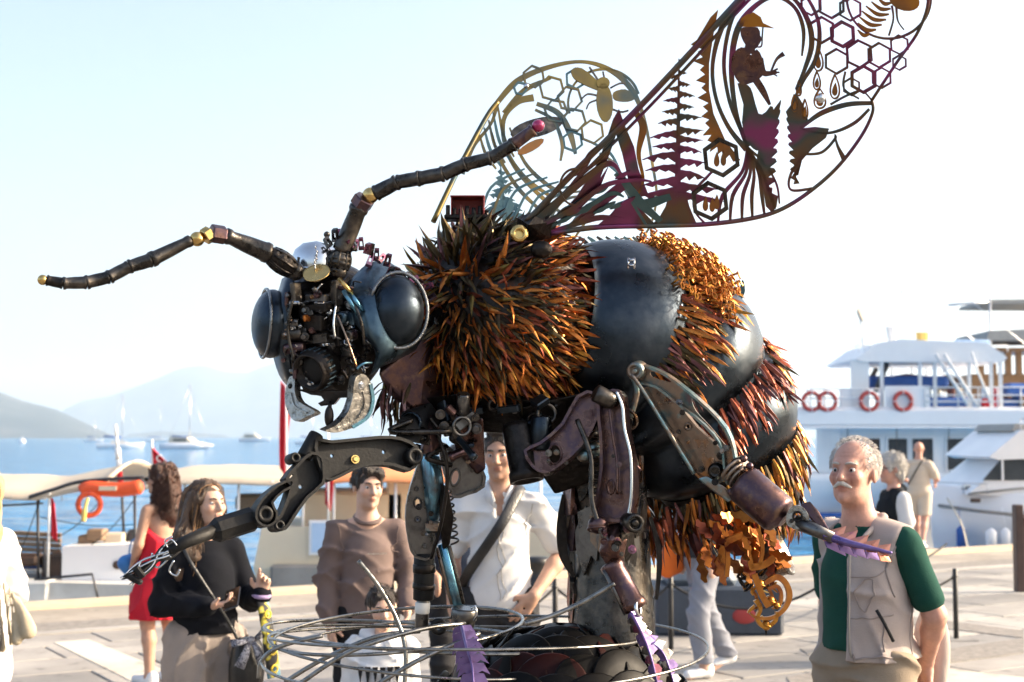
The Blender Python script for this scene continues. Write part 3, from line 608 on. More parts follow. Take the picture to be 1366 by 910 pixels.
st_ = local_thing(P, 'printed_strap', 'black strap with yellow bat print hanging from the woman\'s raised wrist', 'strap'); w0 = Vector(P.J['wrl']); mb = MB(); mb.tube(cat_rom([w0+Vector((.0, -.01, -.01)), w0+Vector((-.005, -.06, -.10)), w0+Vector((.01, -.07, -.2)), w0+Vector((.03, -.06, -.30)), w0+Vector((.045, -.05, -.37))], 6), [.03]*12+[.034]*13, 10, sq=.25, up=(1, 0, 0)); ladd(mb, 'band', 'strap_print', st_)
for q, zz in enumerate((-.08, -.17, -.25, -.33)): mb = MB(); mb.torus(w0+Vector((.0+q*.012, -.075, zz)), (.2, -1, .1), .016, .0045, 16, 6); ladd(mb, 'yellow_ring', 'bangle_yellow', st_)
mb = MB(); mb.torus(w0+Vector((0, 0, .0)), (0, -.2, 1), .036, .012, 18, 8); o = ladd(mb, 'cuff', 'lilac_cuff', P.root)

# ---- woman in a red dress, back to us
P = Person(at_px(216, 10.35), 228, 1.58, 'woman with long curly hair in a red halter dress standing on the quay', sex='f', head=(36, 0, 0), J=dict(ell=(.20, .0, 1.12), wrl=(.15, -.16, .93), elr=(-.22, -.02, 1.12), wrr=(-.14, -.2, .95)))
P.body('skin_tan', .011, .007); P.brows('hair_dark')
S = SDF(); J, k = P.J, P.k; S.ell(J['chest']+xyz(0, -.01, -.03), (.160*k, .125*k, .14*k), .05); S.ell((J['pelvis']+J['chest'])/2, (.14*k, .115*k, .16*k), .06); S.cone(J['pelvis']+xyz(0, 0, .06), J['pelvis']-xyz(0, 0, .34), .155*k, .235*k, .06, ((0, 1, 0), 1.15)); S.plane(xyz(0, 0, .53*k), xyz(0, 0, -1)); S.plane(xyz(0, .06, 1.20)*k, xyz(0, .75, .6)); P.wear('dress', S, 'red_dress', folds=.014, ff=34, seed=3, aniso=(1, 1, .15))
mb = MB()
for sx in (-1, 1): mb.tube(cat_rom([J['chest']+xyz(sx*.06, -.12, .10)*k, J['neck']+xyz(sx*.05, -.03, .01), J['neck']+xyz(0, .065, .035)], 6), .009, 7, sq=.5)
o = mb.build('halter_strap', 'red_dress'); o.parent = P.root; P.shoes('sneaker')
def ex(S):
    k = P.k; S.cone(P.hp(0, .07, .03), P.hp(0, .12, -.30), .075*k, .085*k, .05); S.cone(P.hp(.05, .06, 0), P.hp(.07, .08, -.26), .05*k, .05*k, .04); S.cone(P.hp(-.05, .06, 0), P.hp(-.07, .08, -.26), .05*k, .05*k, .04)
V = P.hair('hair_curly', vol=.010, extra=ex, amp=.011, seed=8); P.strands('hair_curly', 240, .28, .011, 60, r=.0034); mb = MB()
for sx in (-1, 1): mb.ell(P.hp(sx*.032, -.10, 0), (.024*P.k, .008*P.k, .017*P.k), nu=12, nv=8)
mb.tube([P.hp(-.07, -.03, .005), P.hp(-.05, -.095, .006), P.hp(.05, -.095, .006), P.hp(.07, -.03, .005)], .003, 6); o = mb.build('sunglasses', 'phone_black'); o.parent = P.root
bb_ = local_thing(P, 'blue_bag', 'small blue bag carried by the woman in the red dress', 'bag'); mb = MB(); c_ = Vector((-.10, -.20, .86)); S = SDF(); S.ell(xyz(.06, -.22, .85), (.12, .07, .085), .03); S.cone(xyz(-.02, -.22, .87), xyz(.14, -.22, .87), .055, .055, .03); V, Q = S.mesh(.01, disp=lambda x, y, z: vnoise(x, y, z, 3, 60, .006)); np_obj('bag_body', V, Q, 'blue_bag', bb_); mb = MB(); mb.tube(cat_rom([(-.03, -.22, .90), (0, -.24, 1.02), (.08, -.24, 1.02), (.12, -.22, .90)], 6), .006, 6); ladd(mb, 'handle', 'blue_bag', bb_)

# ---- man in brown sweatshirt
P = Person(at_px(491, 7.45), 14, 1.63, 'young man in a brown sweatshirt standing behind the small boy', head=(10, 2, 3), J=dict(elr=(-.215, .03, 1.12), wrr=(-.215, -.06, .89), ell=(.23, .0, 1.12), wrl=(.20, -.17, .97)), hands=(dict(curl=(.5, .55, .6, .6)), dict(dir=(.15, -.15, -1), palm=(.8, .3, 0), curl=(.25, .35, .4, .45), thumb=.4, fine=1)))
P.body('skin_fair', stubble=.18); P.brows('hair_dark', .0052)
S = SDF(); P.top(S, .032, .885, 'long', 1.06, .030); P.wear('sweatshirt', S, 'brown_sweat', folds=.010, ff=20, seed=12); P.seam([(-.2, -.05, .925), (-.1, -.2, .92), (0, -.2, .92), (.1, -.2, .92), (.2, -.05, .925)], .004, 'brown_sweat', 'hem_band'); P.seam([(-.17, -.05, 1.42), (-.15, -.09, 1.33), (-.16, -.06, 1.24)], mat='brown_sweat'); P.seam([(.17, -.05, 1.42), (.15, -.09, 1.33), (.16, -.06, 1.24)], mat='brown_sweat'); mb = MB(); mb.torus(P.J['neck']+xyz(0, -.008, -.012), (0, -.42, 1), .064, .013, 28, 8); o = mb.build('collar', 'brown_sweat'); o.parent = P.root
for q in range(12): mb = MB(); mb.box(Vector(P.J['chest'])+Vector((-.045+q*.008+.03, -.158, .03)), (.005, .002, .006 if q % 3 else .009)); o = mb.build('chest_print', 'slab_b'); o.parent = P.root
S = SDF(); P.trousers(S, .02, .05, .01, .98); P.wear('trousers', S, 'black_trousers', folds=.008, seed=5); P.shoes('dark_shoe')
P.hair('hair_dark', vol=.008, line=.066, amp=.005, seed=5, extra=lambda S: (S.ell(P.hp(0, -.055, .095), (.055*P.k, .03*P.k, .022*P.k), .02, P.hr), S.ell(P.hp(.03, -.075, .078), (.03*P.k, .018*P.k, .02*P.k), .02, P.hr))); P.tufts('hair_ochre', 60, .03, .9, seed=5); P.tufts('hair_dark', 320, .03, .7)
# ---- boy
P = Person(at_px(511, 6.55), 8, 1.06, 'small boy in a white hooded top behind the wire hoops', head=(4, 6, -6), build=1.12, J=dict(head=(0, -.02, 1.655), neck=(0, .01, 1.45), shl=(.20, .01, 1.36), shr=(-.20, .01, 1.36)), hs=1.30)
P.body('skin_fair', .009, .0048); P.brows('hair_dark'); S = SDF(); P.top(S, .030, .80, 'long', 1.1, .022); P.wear('hooded_top', S, 'white_hoodie', folds=.007, ff=28, seed=6)
S = SDF(); n0 = P.J['neck']; S.cone(n0+xyz(-.06, .03, .0), n0+xyz(.06, .03, .0), .038, .038, .02); S.cone(n0+xyz(-.07, .02, .0), n0+xyz(-.03, -.06, -.03), .03, .022, .02); S.cone(n0+xyz(.07, .02, .0), n0+xyz(.03, -.06, -.03), .03, .022, .02); V, Q = S.mesh(.007); np_obj('hood', V, Q, 'white_hoodie', P.root)
for q in range(7): mb = MB(); x = -.10+q*.033; z0 = P.J['chest'][2]-.02; y0 = -.118+abs(x)*.25; mb.add([(x-.013, y0, z0+.02), (x+.013, y0, z0+.02), (x, y0-.008, z0-.055-.02*(q % 2))], [(0, 2, 1)]); o = mb.build('black_motif', 'black_trousers'); o.parent = P.root; md = o.modifiers.new('t', 'SOLIDIFY'); md.thickness = .01
S = SDF(); P.trousers(S, .02, .05, .0, .9); P.wear('trousers', S, 'charcoal', seed=7); P.shoes('sneaker')
P.hair('hair_dark', vol=.006, line=.060, amp=.004, seed=9); P.tufts('hair_dark', 260, .02, fwd=.25)
# ---- man in white shirt
P = Person(at_px(667, 7.15), -2, 1.815, 'man in a white shirt with a black cross-body strap and one hand in his pocket', head=(-8, 3, -2), J=dict(ell=(.30, .09, 1.15), wrl=(.165, -.11, .965), elr=(-.235, .05, 1.14), wrr=(-.225, -.05, .92)), hands=(dict(dir=(-.6, -.1, -.75), palm=(-.3, .9, -.2), curl=(.2, .25, .3, .35), thumb=.1, fine=1), dict(curl=(.3, .3, .3, .3))))
P.body('skin_tan', stubble=.3, tattoo=[((.30, .0, 1.22), .06), ((-.28, -.02, 1.02), .07), ((-.27, -.02, 1.10), .05)]); P.brows('hair_dark', .0055)
S = SDF(); P.top(S, .030, .90, 'short', 1.05, .030)
for sd, sx in (('l', 1), ('r', -1)): J = P.J; d = J['el'+sd]-J['sh'+sd]; p = J['sh'+sd]+d*.62; 
P.short = 1; S.cut(P.J['neck']+xyz(0, -.13, -.05), (.035, .07, .10), .01); P.wear('shirt', S, 'white_shirt', folds=.010, ff=22, seed=15); P.seam([(.0, -.2, 1.33), (.0, -.2, 1.15), (.0, -.2, .95)], .0022, 'slab_b', 'placket'); P.seam([(.025, -.2, 1.33), (.025, -.2, 1.15), (.025, -.2, .95)], .0018, 'slab_b', 'placket'); P.buttons([(.012, -.2, z) for z in (1.28, 1.19, 1.10, 1.01)]); P.seam([(.16, -.05, 1.40), (.145, -.09, 1.32), (.155, -.06, 1.24)], mat='slab_b')
mb = MB(); n0 = P.J['neck']
for sx in (-1, 1): mb.add([n0+xyz(sx*.065, .03, .04), n0+xyz(sx*.085, .03, .0), n0+xyz(sx*.072, -.075, -.045), n0+xyz(sx*.03, -.125, -.09), n0+xyz(sx*.022, -.115, -.055), n0+xyz(sx*.055, -.04, .02)], [(0, 1, 2, 5), (5, 2, 3, 4)], True)
o = mb.build('collar', 'white_shirt'); o.parent = P.root; md = o.modifiers.new('t', 'SOLIDIFY'); md.thickness = .006
S = SDF(); P.trousers(S, .022, .05, .005, 1.0); P.wear('trousers', S, 'charcoal', folds=.008, seed=16); P.shoes('dark_shoe')
P.hair('hair_dark', vol=.006, line=.072, amp=.004, seed=10, extra=lambda S: S.ell(P.hp(0, -.035, .115), (.055*P.k, .055*P.k, .024*P.k), .02, P.hr)); P.tufts('hair_dark', 320, .022, .1)
cb = local_thing(P, 'cross_body_strap', 'wide black bag strap across the white shirt', 'strap'); mb = MB(); J = P.J; mb.tube(cat_rom([J['neck']+xyz(.11, .08, -.02), J['neck']+xyz(.105, .0, .012), J['neck']+xyz(.085, -.08, -.035), J['chest']+xyz(.02, -.163, .08), J['chest']+xyz(-.06, -.166, -.04), J['chest']+xyz(-.15, -.12, -.17), J['chest']+xyz(-.19, -.02, -.25)], 6), .026, 10, sq=.2, up=(.7, 0, -.7)); ladd(mb, 'strap', 'black_leather', cb)
# ---- person mostly hidden behind him
P = Person(at_px(612, 8.3), 20, 1.72, 'person in a navy shirt mostly hidden behind the man in the white shirt', J=dict(elr=(-.28, .0, 1.12), wrr=(-.18, -.16, 1.0)), head=(30, 0, 0)); P.body('skin_tan', .012, .008); S = SDF(); P.top(S, .03, .88, 'short', 1.05, .03); P.wear('shirt', S, 'navy_shirt', seed=20); S = SDF(); P.trousers(S, .02, .05, .0, .98); P.wear('trousers', S, 'charcoal', seed=21); P.shoes('dark_shoe'); P.hair('hair_dark', vol=.01, seed=4)
# ---- person in grey joggers behind the abdomen
P = Person(at_px(935, 10.7), -62, 1.68, 'person in pale grey joggers and white trainers passing behind the bee', sex='f', J=dict(knl=(.09, -.10, .50), anl=(.09, -.05, .085), tol=(.1, -.21, .035), knr=(-.09, .09, .50), anr=(-.09, .30, .15), tor=(-.1, .16, .04))); P.body('skin_fair', .012, .009); S = SDF(); P.top(S, .03, .92, 'long', 1.05, .02); P.wear('jacket', S, 'charcoal', seed=22)
S = SDF(); P.trousers(S, .022, .12, .012, .96); P.wear('joggers', S, 'grey_joggers', folds=.009, ff=24, seed=23); P.shoes('sneaker'); P.hair('hair_dark', vol=.012)
ob = local_thing(P, 'orange_tote', 'bright orange cloth bag hanging at the hip of the person in grey joggers', 'bag'); S = SDF(); S.ell(xyz(-.17, -.17, .92), (.05, .11, .17), .03); S.ell(xyz(-.17, -.17, .82), (.055, .12, .10), .03); V, Q = S.mesh(.011, disp=lambda x, y, z: vnoise(x, y, z, 3, 40, .008)); np_obj('bag_body', V, Q, 'orange_top', ob); mb = MB(); mb.tube(cat_rom([(-.17, -.24, 1.03), (-.19, -.15, 1.25), (-.17, -.05, 1.42), (-.17, -.10, 1.05)], 6), .012, 7, sq=.4); ladd(mb, 'strap', 'orange_top', ob)
# ---- old man
P = Person(at_px(1148, 5.25), -52, 1.77, 'elderly man with a white moustache in a beige gilet and green polo shirt', head=(14, -6, 0), build=1.14, J=dict(neck=(0, -.01, 1.47), head=(0, -.045, 1.632), ell=(.232, .10, 1.13), wrl=(.11, .215, .94), elr=(-.232, .10, 1.13), wrr=(-.05, .225, .95), shl=(.168, .02, 1.385), shr=(-.168, .02, 1.385)), hands=(dict(dir=(-.35, .1, -1), palm=(-.3, -1, 0), curl=(.4, .5, .55, .6), thumb=.3, fine=1), dict(dir=(.6, .1, -.6), palm=(0, 1, 0), curl=(.4, .4, .4, .4))))
P.body('skin_ruddy', lips=(.85, .62, .6), age=1.0, crop=1.0); P.brows('hair_grey', .0045)
S = SDF(); P.top(S, .020, 1.0, 'short', 1.0, .020); P.wear('polo_shirt', S, 'green_polo', folds=.006, ff=20, seed=30)
S = SDF(); P.top(S, .046, .97, None, 1.06, .0); J = P.J; k = P.k
for sd, sx in (('l', 1), ('r', -1)): S.cut(J['sh'+sd]+xyz(sx*.085, .0, -.05), (.085*k, .14*k, .15*k), .02)
S.cut(J['chest']+xyz(-.085, -.25, -.05), (.15*k, .19*k, .75*k), .012); S.cut(J['neck']+xyz(0, -.10, -.03), (.085*k, .10*k, .10*k), .02); vest = P.wear('gilet', S, 'beige_vest', folds=.013, ff=17, seed=31, aniso=(1, 1, .8))
sw3 = 'vest_seam'; pm('vest_seam', (.30, .25, .23), .8)
P.seam([(.21, -.03, 1.36), (.165, -.12, 1.28), (.06, -.17, 1.27)], mat=sw3); P.seam([(.20, -.06, 1.14), (.12, -.17, 1.13), (.07, -.2, 1.13)], mat=sw3); P.seam([(.22, -.05, 1.0), (.13, -.17, .995), (.07, -.2, .99)], .004, sw3, 'hem_band'); P.seam([(.18, -.10, 1.13), (.185, -.10, 1.08), (.18, -.10, 1.02)], mat=sw3); P.seam([(.11, -.2, 1.26), (.16, -.15, 1.26), (.16, -.15, 1.17), (.11, -.2, 1.17), (.11, -.2, 1.26)], mat=sw3, n=4); P.seam([(.22, .06, 1.3), (.215, .05, 1.15), (.20, .04, 1.0)], mat=sw3); P.seam([(.19, -.03, 1.40), (.16, -.07, 1.30), (.19, -.05, 1.20)], .004, sw3, 'armhole_band')
S = SDF(); S.cone(J['neck']+xyz(-.07, .045, .0), J['neck']+xyz(.07, .045, .0), .016, .016, .03); S.cone(J['neck']+xyz(.075, .035, .0), J['neck']+xyz(.085, -.085, -.065), .013, .010, .02); S.cone(J['neck']+xyz(-.075, .035, .0), J['neck']+xyz(-.11, -.085, -.065), .013, .010, .02); V, Q = S.mesh(.007); np_obj('gilet_collar', V, Q, 'beige_vest', P.root)
zp = cat_rom([J['chest']+xyz(.075, -.165, .17), J['chest']+xyz(.085, -.185, .0), (J['pelvis']+J['chest'])/2+xyz(.08, -.185, -.05), J['pelvis']+xyz(.075, -.165, .04)], 8); mb = MB(); mb.tube(zp, .0045, 6); o = mb.build('zip', 'slab_a'); o.parent = P.root
mb = MB(); p0 = J['pelvis']+xyz(.172, -.10, .16); mb.tube([p0+xyz(-.02, -.02, .05), p0, p0+xyz(.012, .03, -.06)], .006, 6); o = mb.build('pocket_zip', 'charcoal'); o.parent = P.root
S = SDF(); P.trousers(S, .026, .05, .02, 1.06); P.wear('trousers', S, 'khaki', folds=.009, ff=20, seed=33); P.shoes('dark_shoe')
S = SDF(); k = P.k; S.ell(P.hp(0, .020, .026), (.0775*k, .0950*k, .082*k), .02, P.hr); S.cut(P.hp(0, -.085, .04), (.13*k, .115*k, .2*k), .01, P.hr); S.cut(P.hp(0, -.01, .105), (.13*k, .085*k, .05*k), .01, P.hr); [S.cut(P.hp(sx*.085, .012, -.01), (.02*k, .024*k, .036*k), .006, P.hr) for sx in (-1, 1)]; V, Q = S.mesh(.005, disp=lambda x, y, z: vnoise(x, y, z, 3, 240, .002)); np_obj('hair', V, Q, 'hair_white', P.root); P.tufts('hair_white', 1500, .013, fwd=-.15, zr=(-.05, .14), ymin=-.042, front=.012, r=.0011)
S = SDF(); S.cone(P.hp(-.004, -.103, -.046), P.hp(-.032, -.086, -.060), .0085*k, .005*k, .006); S.cone(P.hp(.004, -.103, -.046), P.hp(.032, -.086, -.060), .0085*k, .005*k, .006); V, Q = S.mesh(.0032, disp=lambda x, y, z: vnoise(x, y, z, 3, 500, .0012)); np_obj('moustache', V, Q, 'hair_white', P.root)
jk = local_thing(P, 'folded_jacket', 'pinkish beige folded jacket held behind the elderly man\'s back', 'jacket'); S = SDF(); S.ell(xyz(.10, .30, .98), (.05, .04, .20), .03); S.ell(xyz(.06, .31, 1.0), (.06, .045, .17), .03); V, Q = S.mesh(.01, disp=lambda x, y, z: vnoise(x, y, z, 3, 34, .012)); np_obj('cloth', V, Q, 'beige_vest', jk)
# ---- far couple
P = Person(at_px(1190, 11.3), -78, 1.64, 'grey-haired woman in a black sleeveless vest behind the elderly man', sex='f', head=(0, 0, 0), build=1.12); P.body('skin_ruddy', .012, .008); S = SDF(); P.top(S, .028, .85, 'short', 1.1, .028); P.wear('blouse', S, 'white_shirt', seed=40); S = SDF(); P.top(S, .045, .80, None, 1.1); J = P.J
for sd, sx in (('l', 1), ('r', -1)): S.cut(J['sh'+sd]+xyz(sx*.085, 0, -.05), (.08, .13, .14), .02)
P.wear('vest', S, 'black_vest', seed=41); S = SDF(); P.trousers(S, .03, .05, .02, .96); P.wear('trousers', S, 'cream_linen', seed=42); P.shoes('dark_shoe'); P.tufts('hair_grey', 300, .05, -.3); P.hair('hair_grey', vol=.018, line=.05, amp=.008, extra=lambda S: S.ell(P.hp(0, .07, -.05), (.07*P.k, .05*P.k, .07*P.k), .03, P.hr))
mb = MB()
for sx in (-1, 1): mb.ell(P.hp(sx*.032, -.10, 0), (.024*P.k, .008*P.k, .016*P.k), nu=12, nv=8)
mb.tube([P.hp(-.078, .0, .005), P.hp(-.05, -.095, .006), P.hp(.05, -.095, .006), P.hp(.078, .0, .005)], .003, 6); o = mb.build('sunglasses', 'phone_black'); o.parent = P.root
P = Person(at_px(1225, 22.6), 150, 1.70, 'bald man in cream shirt and shorts walking along the quay edge', build=1.15, head=(10, 0, 0), J=dict(ell=(.27, -.02, 1.15), wrl=(.2, -.24, 1.08), elr=(-.28, -.02, 1.15), wrr=(-.2, -.24, 1.10), knl=(.09, -.15, .50), anl=(.09, -.22, .09), tol=(.1, -.38, .04), knr=(-.09, .04, .5), anr=(-.09, .22, .13), tor=(-.1, .08, .05))); P.body('skin_ruddy', .013, .010); S = SDF(); P.top(S, .03, .86, 'short', 1.1, .03); P.wear('shirt', S, 'cream_linen', seed=50); S = SDF(); P.trousers(S, .03, .56, .02, .96); P.wear('shorts', S, 'cream_linen', seed=51); P.shoes('sneaker')
cs = local_thing(P, 'shoulder_strap', 'thin dark bag strap across the back of the man in cream', 'strap'); mb = MB(); J = P.J; mb.tube(cat_rom([J['neck']+xyz(-.10, -.05, 0), J['neck']+xyz(-.09, .07, .0), J['chest']+xyz(0, .175, .05), J['chest']+xyz(.14, .14, -.18)], 6), .016, 8, sq=.4); ladd(mb, 'strap', 'black_leather', cs)
# ---- person cut by the left edge of the picture
P = Person(at_px(-29, 6.3), -120, 1.66, 'fair-haired person in a white top with a tan jacket over the arm', sex='f', J=dict(ell=(.22, -.02, 1.13), wrl=(.12, -.2, 1.02), elr=(-.24, 0, 1.13), wrr=(-.2, -.12, .95))); P.body('skin_fair', .012, .008); S = SDF(); P.top(S, .03, .86, 'long', 1.1, .03); P.wear('top', S, 'white_shirt', seed=60); S = SDF(); P.trousers(S, .03, .05, .02, .96); P.wear('trousers', S, 'white_shirt', seed=61); P.shoes('sneaker'); P.hair('hair_blond', vol=.014, amp=.006, extra=lambda S: S.cone(P.hp(0, .06, .02), P.hp(0, .09, -.2), .075*P.k, .07*P.k, .04))
jp = W(14, 800, 6.2); jk = thing('draped_jacket', (jp.x, jp.y, .78), 'tan jacket hanging in folds over a dark bag', 'jacket'); c0 = Vector((jp.x, jp.y, 0)); S = SDF(); [S.cone((jp.x-.12+q*.021, jp.y+.016*(q % 3), 1.22-.02*q), (jp.x-.11+q*.028, jp.y+.02-.028*(q % 2), .86+.02*abs(q-3)), .020, .024, .012) for q in range(8)]; V, Q = S.mesh(.009, disp=lambda x, y, z: vnoise(x, y, z, 3, 40, .014, (1, 1, .3))); o = np_obj('cloth', V, Q, 'tan_jacket', None); par(o, jk); S = SDF(); S.ell((jp.x-.07, jp.y-.06, .92), (.06, .04, .13), .03); V, Q = S.mesh(.009); o = np_obj('bag_body', V, Q, 'black_leather', None); par(o, jk)
# ================================================================== boats, flags, quay furniture
pm('boat_white', [(.86, .86, .87), (.80, .80, .82)], .35, scale=1.5, rvar=.08); pm('boat_cream', [(.66, .58, .44), (.60, .52, .40)], .45, scale=2); pm('boat_dirty', [(.62, .62, .60), (.45, .44, .42)], .55, scale=3, bump=.2, bscale=30)
pm('boat_glass', [(.02, .03, .04), (.05, .06, .07)], .08, 0, scale=2); pm('cabin_dark', [(.02, .015, .012), (.10, .05, .03)], .6, scale=3); pm('varnish', [(.26, .11, .035), (.36, .17, .06)], .35, scale=8, stretch=(1, 1, 6)); pm('rail_steel', (.62, .63, .65), .3, .8)
pm('rail_white', (.75, .76, .77), .4); pm('dark_frame', (.03, .03, .035), .5); pm('canvas_beige', [(.58, .49, .38), (.50, .42, .33)], .9, scale=2.5, bump=.5, bscale=8); pm('canvas_grey', [(.30, .29, .27), (.40, .38, .35)], .9, scale=2.5, bump=.5, bscale=8); pm('canvas_lit_tint', [(.72, .24, .08), (.66, .30, .14)], .9, scale=2.5)  # last canvas: orange sunlight on the awning is put into its base colour
pm('canvas_blue', [(.02, .08, .30), (.03, .11, .38)], .85, scale=3, bump=.5, bscale=10); pm('life_orange', [(.72, .09, .02), (.62, .08, .02)], .6, scale=12); pm('life_red', [(.50, .05, .04), (.42, .05, .04)], .6, scale=12); pm('flag_red', [(.60, .012, .03), (.50, .012, .025)], .8, scale=8); pm('sign_blue', [(.45, .60, .80), (.38, .54, .76)], .6, scale=4); pm('timber', [(.20, .13, .08), (.28, .19, .12)], .7, scale=6, stretch=(1, 8, 8)); pm('tub_yellow', (.72, .50, .14), .6); pm('post_brown', [(.055, .03, .024), (.08, .045, .035)], .6, scale=8); pm('red_mat', (.30, .03, .03), .7); pm('black_post', (.012, .012, .013), .45); pm('plinth_dark', [(.02, .028, .045), (.045, .06, .085)], .55, scale=4, bump=.3, bscale=20); pm('plinth_hood', [(.10, .13, .17), (.16, .20, .25)], .6, scale=3, bump=.4, bscale=12); pm('rope_black', (.015, .015, .016), .8); pm('tarp_maroon', (.12, .03, .03), .9); pm('skin_doll', (.5, .3, .2), .6)
WZ = -.95
def lroot(name, px, D, rz, label, cat, z=WZ, group=None):
    p = W(px, 583, D); e = thing(name, (p.x, p.y, z), label, cat, group); e.rotation_euler = (0, 0, R(rz)); return e
def lb(root, name, mat, fn, *a, **kw):
    mb = MB(); fn(mb); o = mb.build(name, mat); o.parent = root; return o
def hull_mb(mb, L, B, F, bowr=.6, draft=.3, n=18, flare=.15, stern=.75, sheer=.3):
    """bow at +x; F freeboard above water (z=0)"""
    rows = []
    for i in range(n+1):
        f = i/n; x = -L/2+L*f; hb = B/2*(stern+(1-stern)*min(1, f*2.2))*(1 if f < .55 else max(.02, math.cos((f-.55)/.45*math.pi/2)**.7)); sh = F+sheer*max(0, f-.45)**2*3.3
        rk = bowr*max(0, (f-.75)/.25)**1.5
        rows.append([(x-rk*.5, 0, -draft), (x, hb*.70, -draft*.3), (x+rk*.2, hb*(1-flare*.5), sh*.35), (x+rk*.6, hb, sh*.85), (x+rk*.7, hb*1.02, sh), (x+rk*.7, hb*.94, sh), (x+rk*.6, hb*.92, sh-.12)])
    m = 7
    for sg in (1, -1):
        vs = [(p[0], p[1]*sg, p[2]) for r in rows for p in r]; fs = [((i*m+j, i*m+j+1, (i+1)*m+j+1, (i+1)*m+j) if sg < 0 else (i*m+j, (i+1)*m+j, (i+1)*m+j+1, i*m+j+1)) for i in range(n) for j in range(m-1)]; mb.add(vs, fs, True)
    dk = [(r[6][0], r[6][1], r[6][2]) for r in rows]+[(r[6][0], -r[6][1], r[6][2]) for r in rows[::-1]]; mb.plate([Vector((p[0], p[1], F-.12)) for p in dk], [], (0, 0, 1), .02)
    r = rows[0]; mb.add([(r[j][0], r[j][1], r[j][2]) for j in range(5)]+[(r[j][0], -r[j][1], r[j][2]) for j in range(4, -1, -1)], [tuple(range(10))]); return mb
def ring_buoy(root, c, ax, r, mats=('life_red', 'boat_white')):
    o = lb(root, 'lifebuoy', mats[0], lambda m: m.torus(c, ax, r, r*.24, 26, 10)); ax = Vector(ax).normalized(); a = ax.orthogonal().normalized(); b = ax.cross(a)
    for k in range(4):
        q = math.pi/4+k*math.pi/2; d = a*math.cos(q)+b*math.sin(q); t = ax.cross(d); mb = MB(); mb.torus(Vector(c)+d*r, t, r*.255, r*.05, 12, 5); bb2 = mb.build('band', mats[1]); bb2.parent = o
    return o
def rails(root, pts, z0, z1, bars=(1.0, .5), mat='rail_white', r=.022, name='railing'):
    pts = [Vector(p) for p in pts]; mb = MB()
    for f in bars: mb.tube([p+Vector((0, 0, lerp(z0, z1, f))) for p in pts], r, 6)
    o = mb.build(name, mat); o.parent = root
    for p in pts: mb = MB(); mb.tube([p+Vector((0, 0, z0)), p+Vector((0, 0, z1))], r, 6); q = mb.build('rail_post', mat); q.parent = o
    return o
# ---- white passenger boat (far quay)
D_ = 46; s_ = U(D_); X0 = (1366-683)*s_
PB = lroot('passenger_boat', 1290, D_, 0, 'white two-deck passenger boat with red lifebuoys on the upper rail', 'boat')
def zp_(py): return CAMH+(HORIZ-py)*s_-WZ      # photo row -> height above water in the boat's frame
def xp_(px): return (px-1290)*s_
lb(PB, 'hull', 'boat_white', lambda m: hull_mb(m, 16, 4.6, 1.6, .8, .4, stern=.9)); z2 = zp_(563)
lb(PB, 'deckhouse', 'boat_white', lambda m: (m.box((2.0, 0.25, lerp(1.5, z2, .5)), (12.9, 3.6, z2-1.5), ch=.05)))
lb(PB, 'upper_deck', 'boat_white', lambda m: (m.box((1.2, 0, lerp(zp_(572), zp_(545), .5)), (15.6, 4.7, zp_(545)-zp_(572)), ch=.12), m.box((1.2, -2.36, zp_(571)), (15.4, .05, .08), ch=.02)))
for a, b in ((1104, 1131), (1140, 1158), (1166, 1193), (1197, 1226), (1242, 1273), (1277, 1310), (1326, 1358), (1362, 1390)):
    x0, x1 = xp_(a), xp_(b); zc = (zp_(626)+zp_(584))/2; hh = zp_(584)-zp_(626); o = lb(PB, 'window', 'boat_glass' if a != 1140 else 'cabin_dark', lambda m: m.box(((x0+x1)/2, -1.56, zc), (x1-x0, .02, hh)))
    mb = MB(); fw = .05
    for cx, cz, wx, wz in ((x0, zc, fw, hh+.1), (x1, zc, fw, hh+.1), ((x0+x1)/2, zc+hh/2, x1-x0-.05, fw), ((x0+x1)/2, zc-hh/2, x1-x0-.05, fw)): mb.box((cx, -1.59, cz), (wx, .05, wz))
    f = mb.build('window_frame', 'boat_white'); f.parent = o
    if a not in (1140,): 
        mb = MB(); mb.box(((x0+x1)/2-.1, -1.50, zc-hh*.2), ((x1-x0)*.5, .04, hh*.35)); f = mb.build('seat_back', 'varnish'); f.parent = o
zr = zp_(476)
lb(PB, 'roof', 'boat_white', lambda m: m.hull([Vector((xp_(x), y, zp_(pz))) for x, pz in ((1122, 484), (1152, 463), (1312, 478), (1316, 482), (1310, 488), (1130, 487), (1180, 458), (1290, 463)) for y in (-2.1, 2.1)]))
for a in (1128, 1156, 1205, 1224, 1268, 1296, 1308): lb(PB, 'roof_post', 'rail_white', lambda m: m.box((xp_(a), -2.0, lerp(zp_(548), zp_(484), .5)), (.10 if a > 1140 else .55, .10, zp_(484)-zp_(548))))
lb(PB, 'raked_post', 'dark_frame', lambda m: (m.tube([(xp_(1150), -1.8, zp_(525)), (xp_(1166), -1.8, zp_(488))], .09, 6), m.tube([(xp_(1170), 1.8, zp_(525)), (xp_(1190), 1.8, zp_(488))], .09, 6)))
lb(PB, 'bulwark', 'boat_white', lambda m: (m.box((xp_(1186), -2.2, lerp(zp_(546), zp_(518), .5)), (xp_(1207)-xp_(1150), .06, zp_(518)-zp_(546))), m.box((xp_(1120), -2.0, lerp(zp_(546), zp_(522), .5)), (.8, .06, zp_(522)-zp_(546)))))
for c_, z_ in (((xp_(1195), -.6, zp_(512)), (2.6, 2.0, .38)), ((xp_(1245), -1.2, zp_(540)), (1.5, .9, .42)), ((xp_(1345), -1.4, zp_(522)), (1.2, .8, .4))): lb(PB, 'blue_cover', 'canvas_blue', lambda m: m.box(c_, z_, ch=.12))
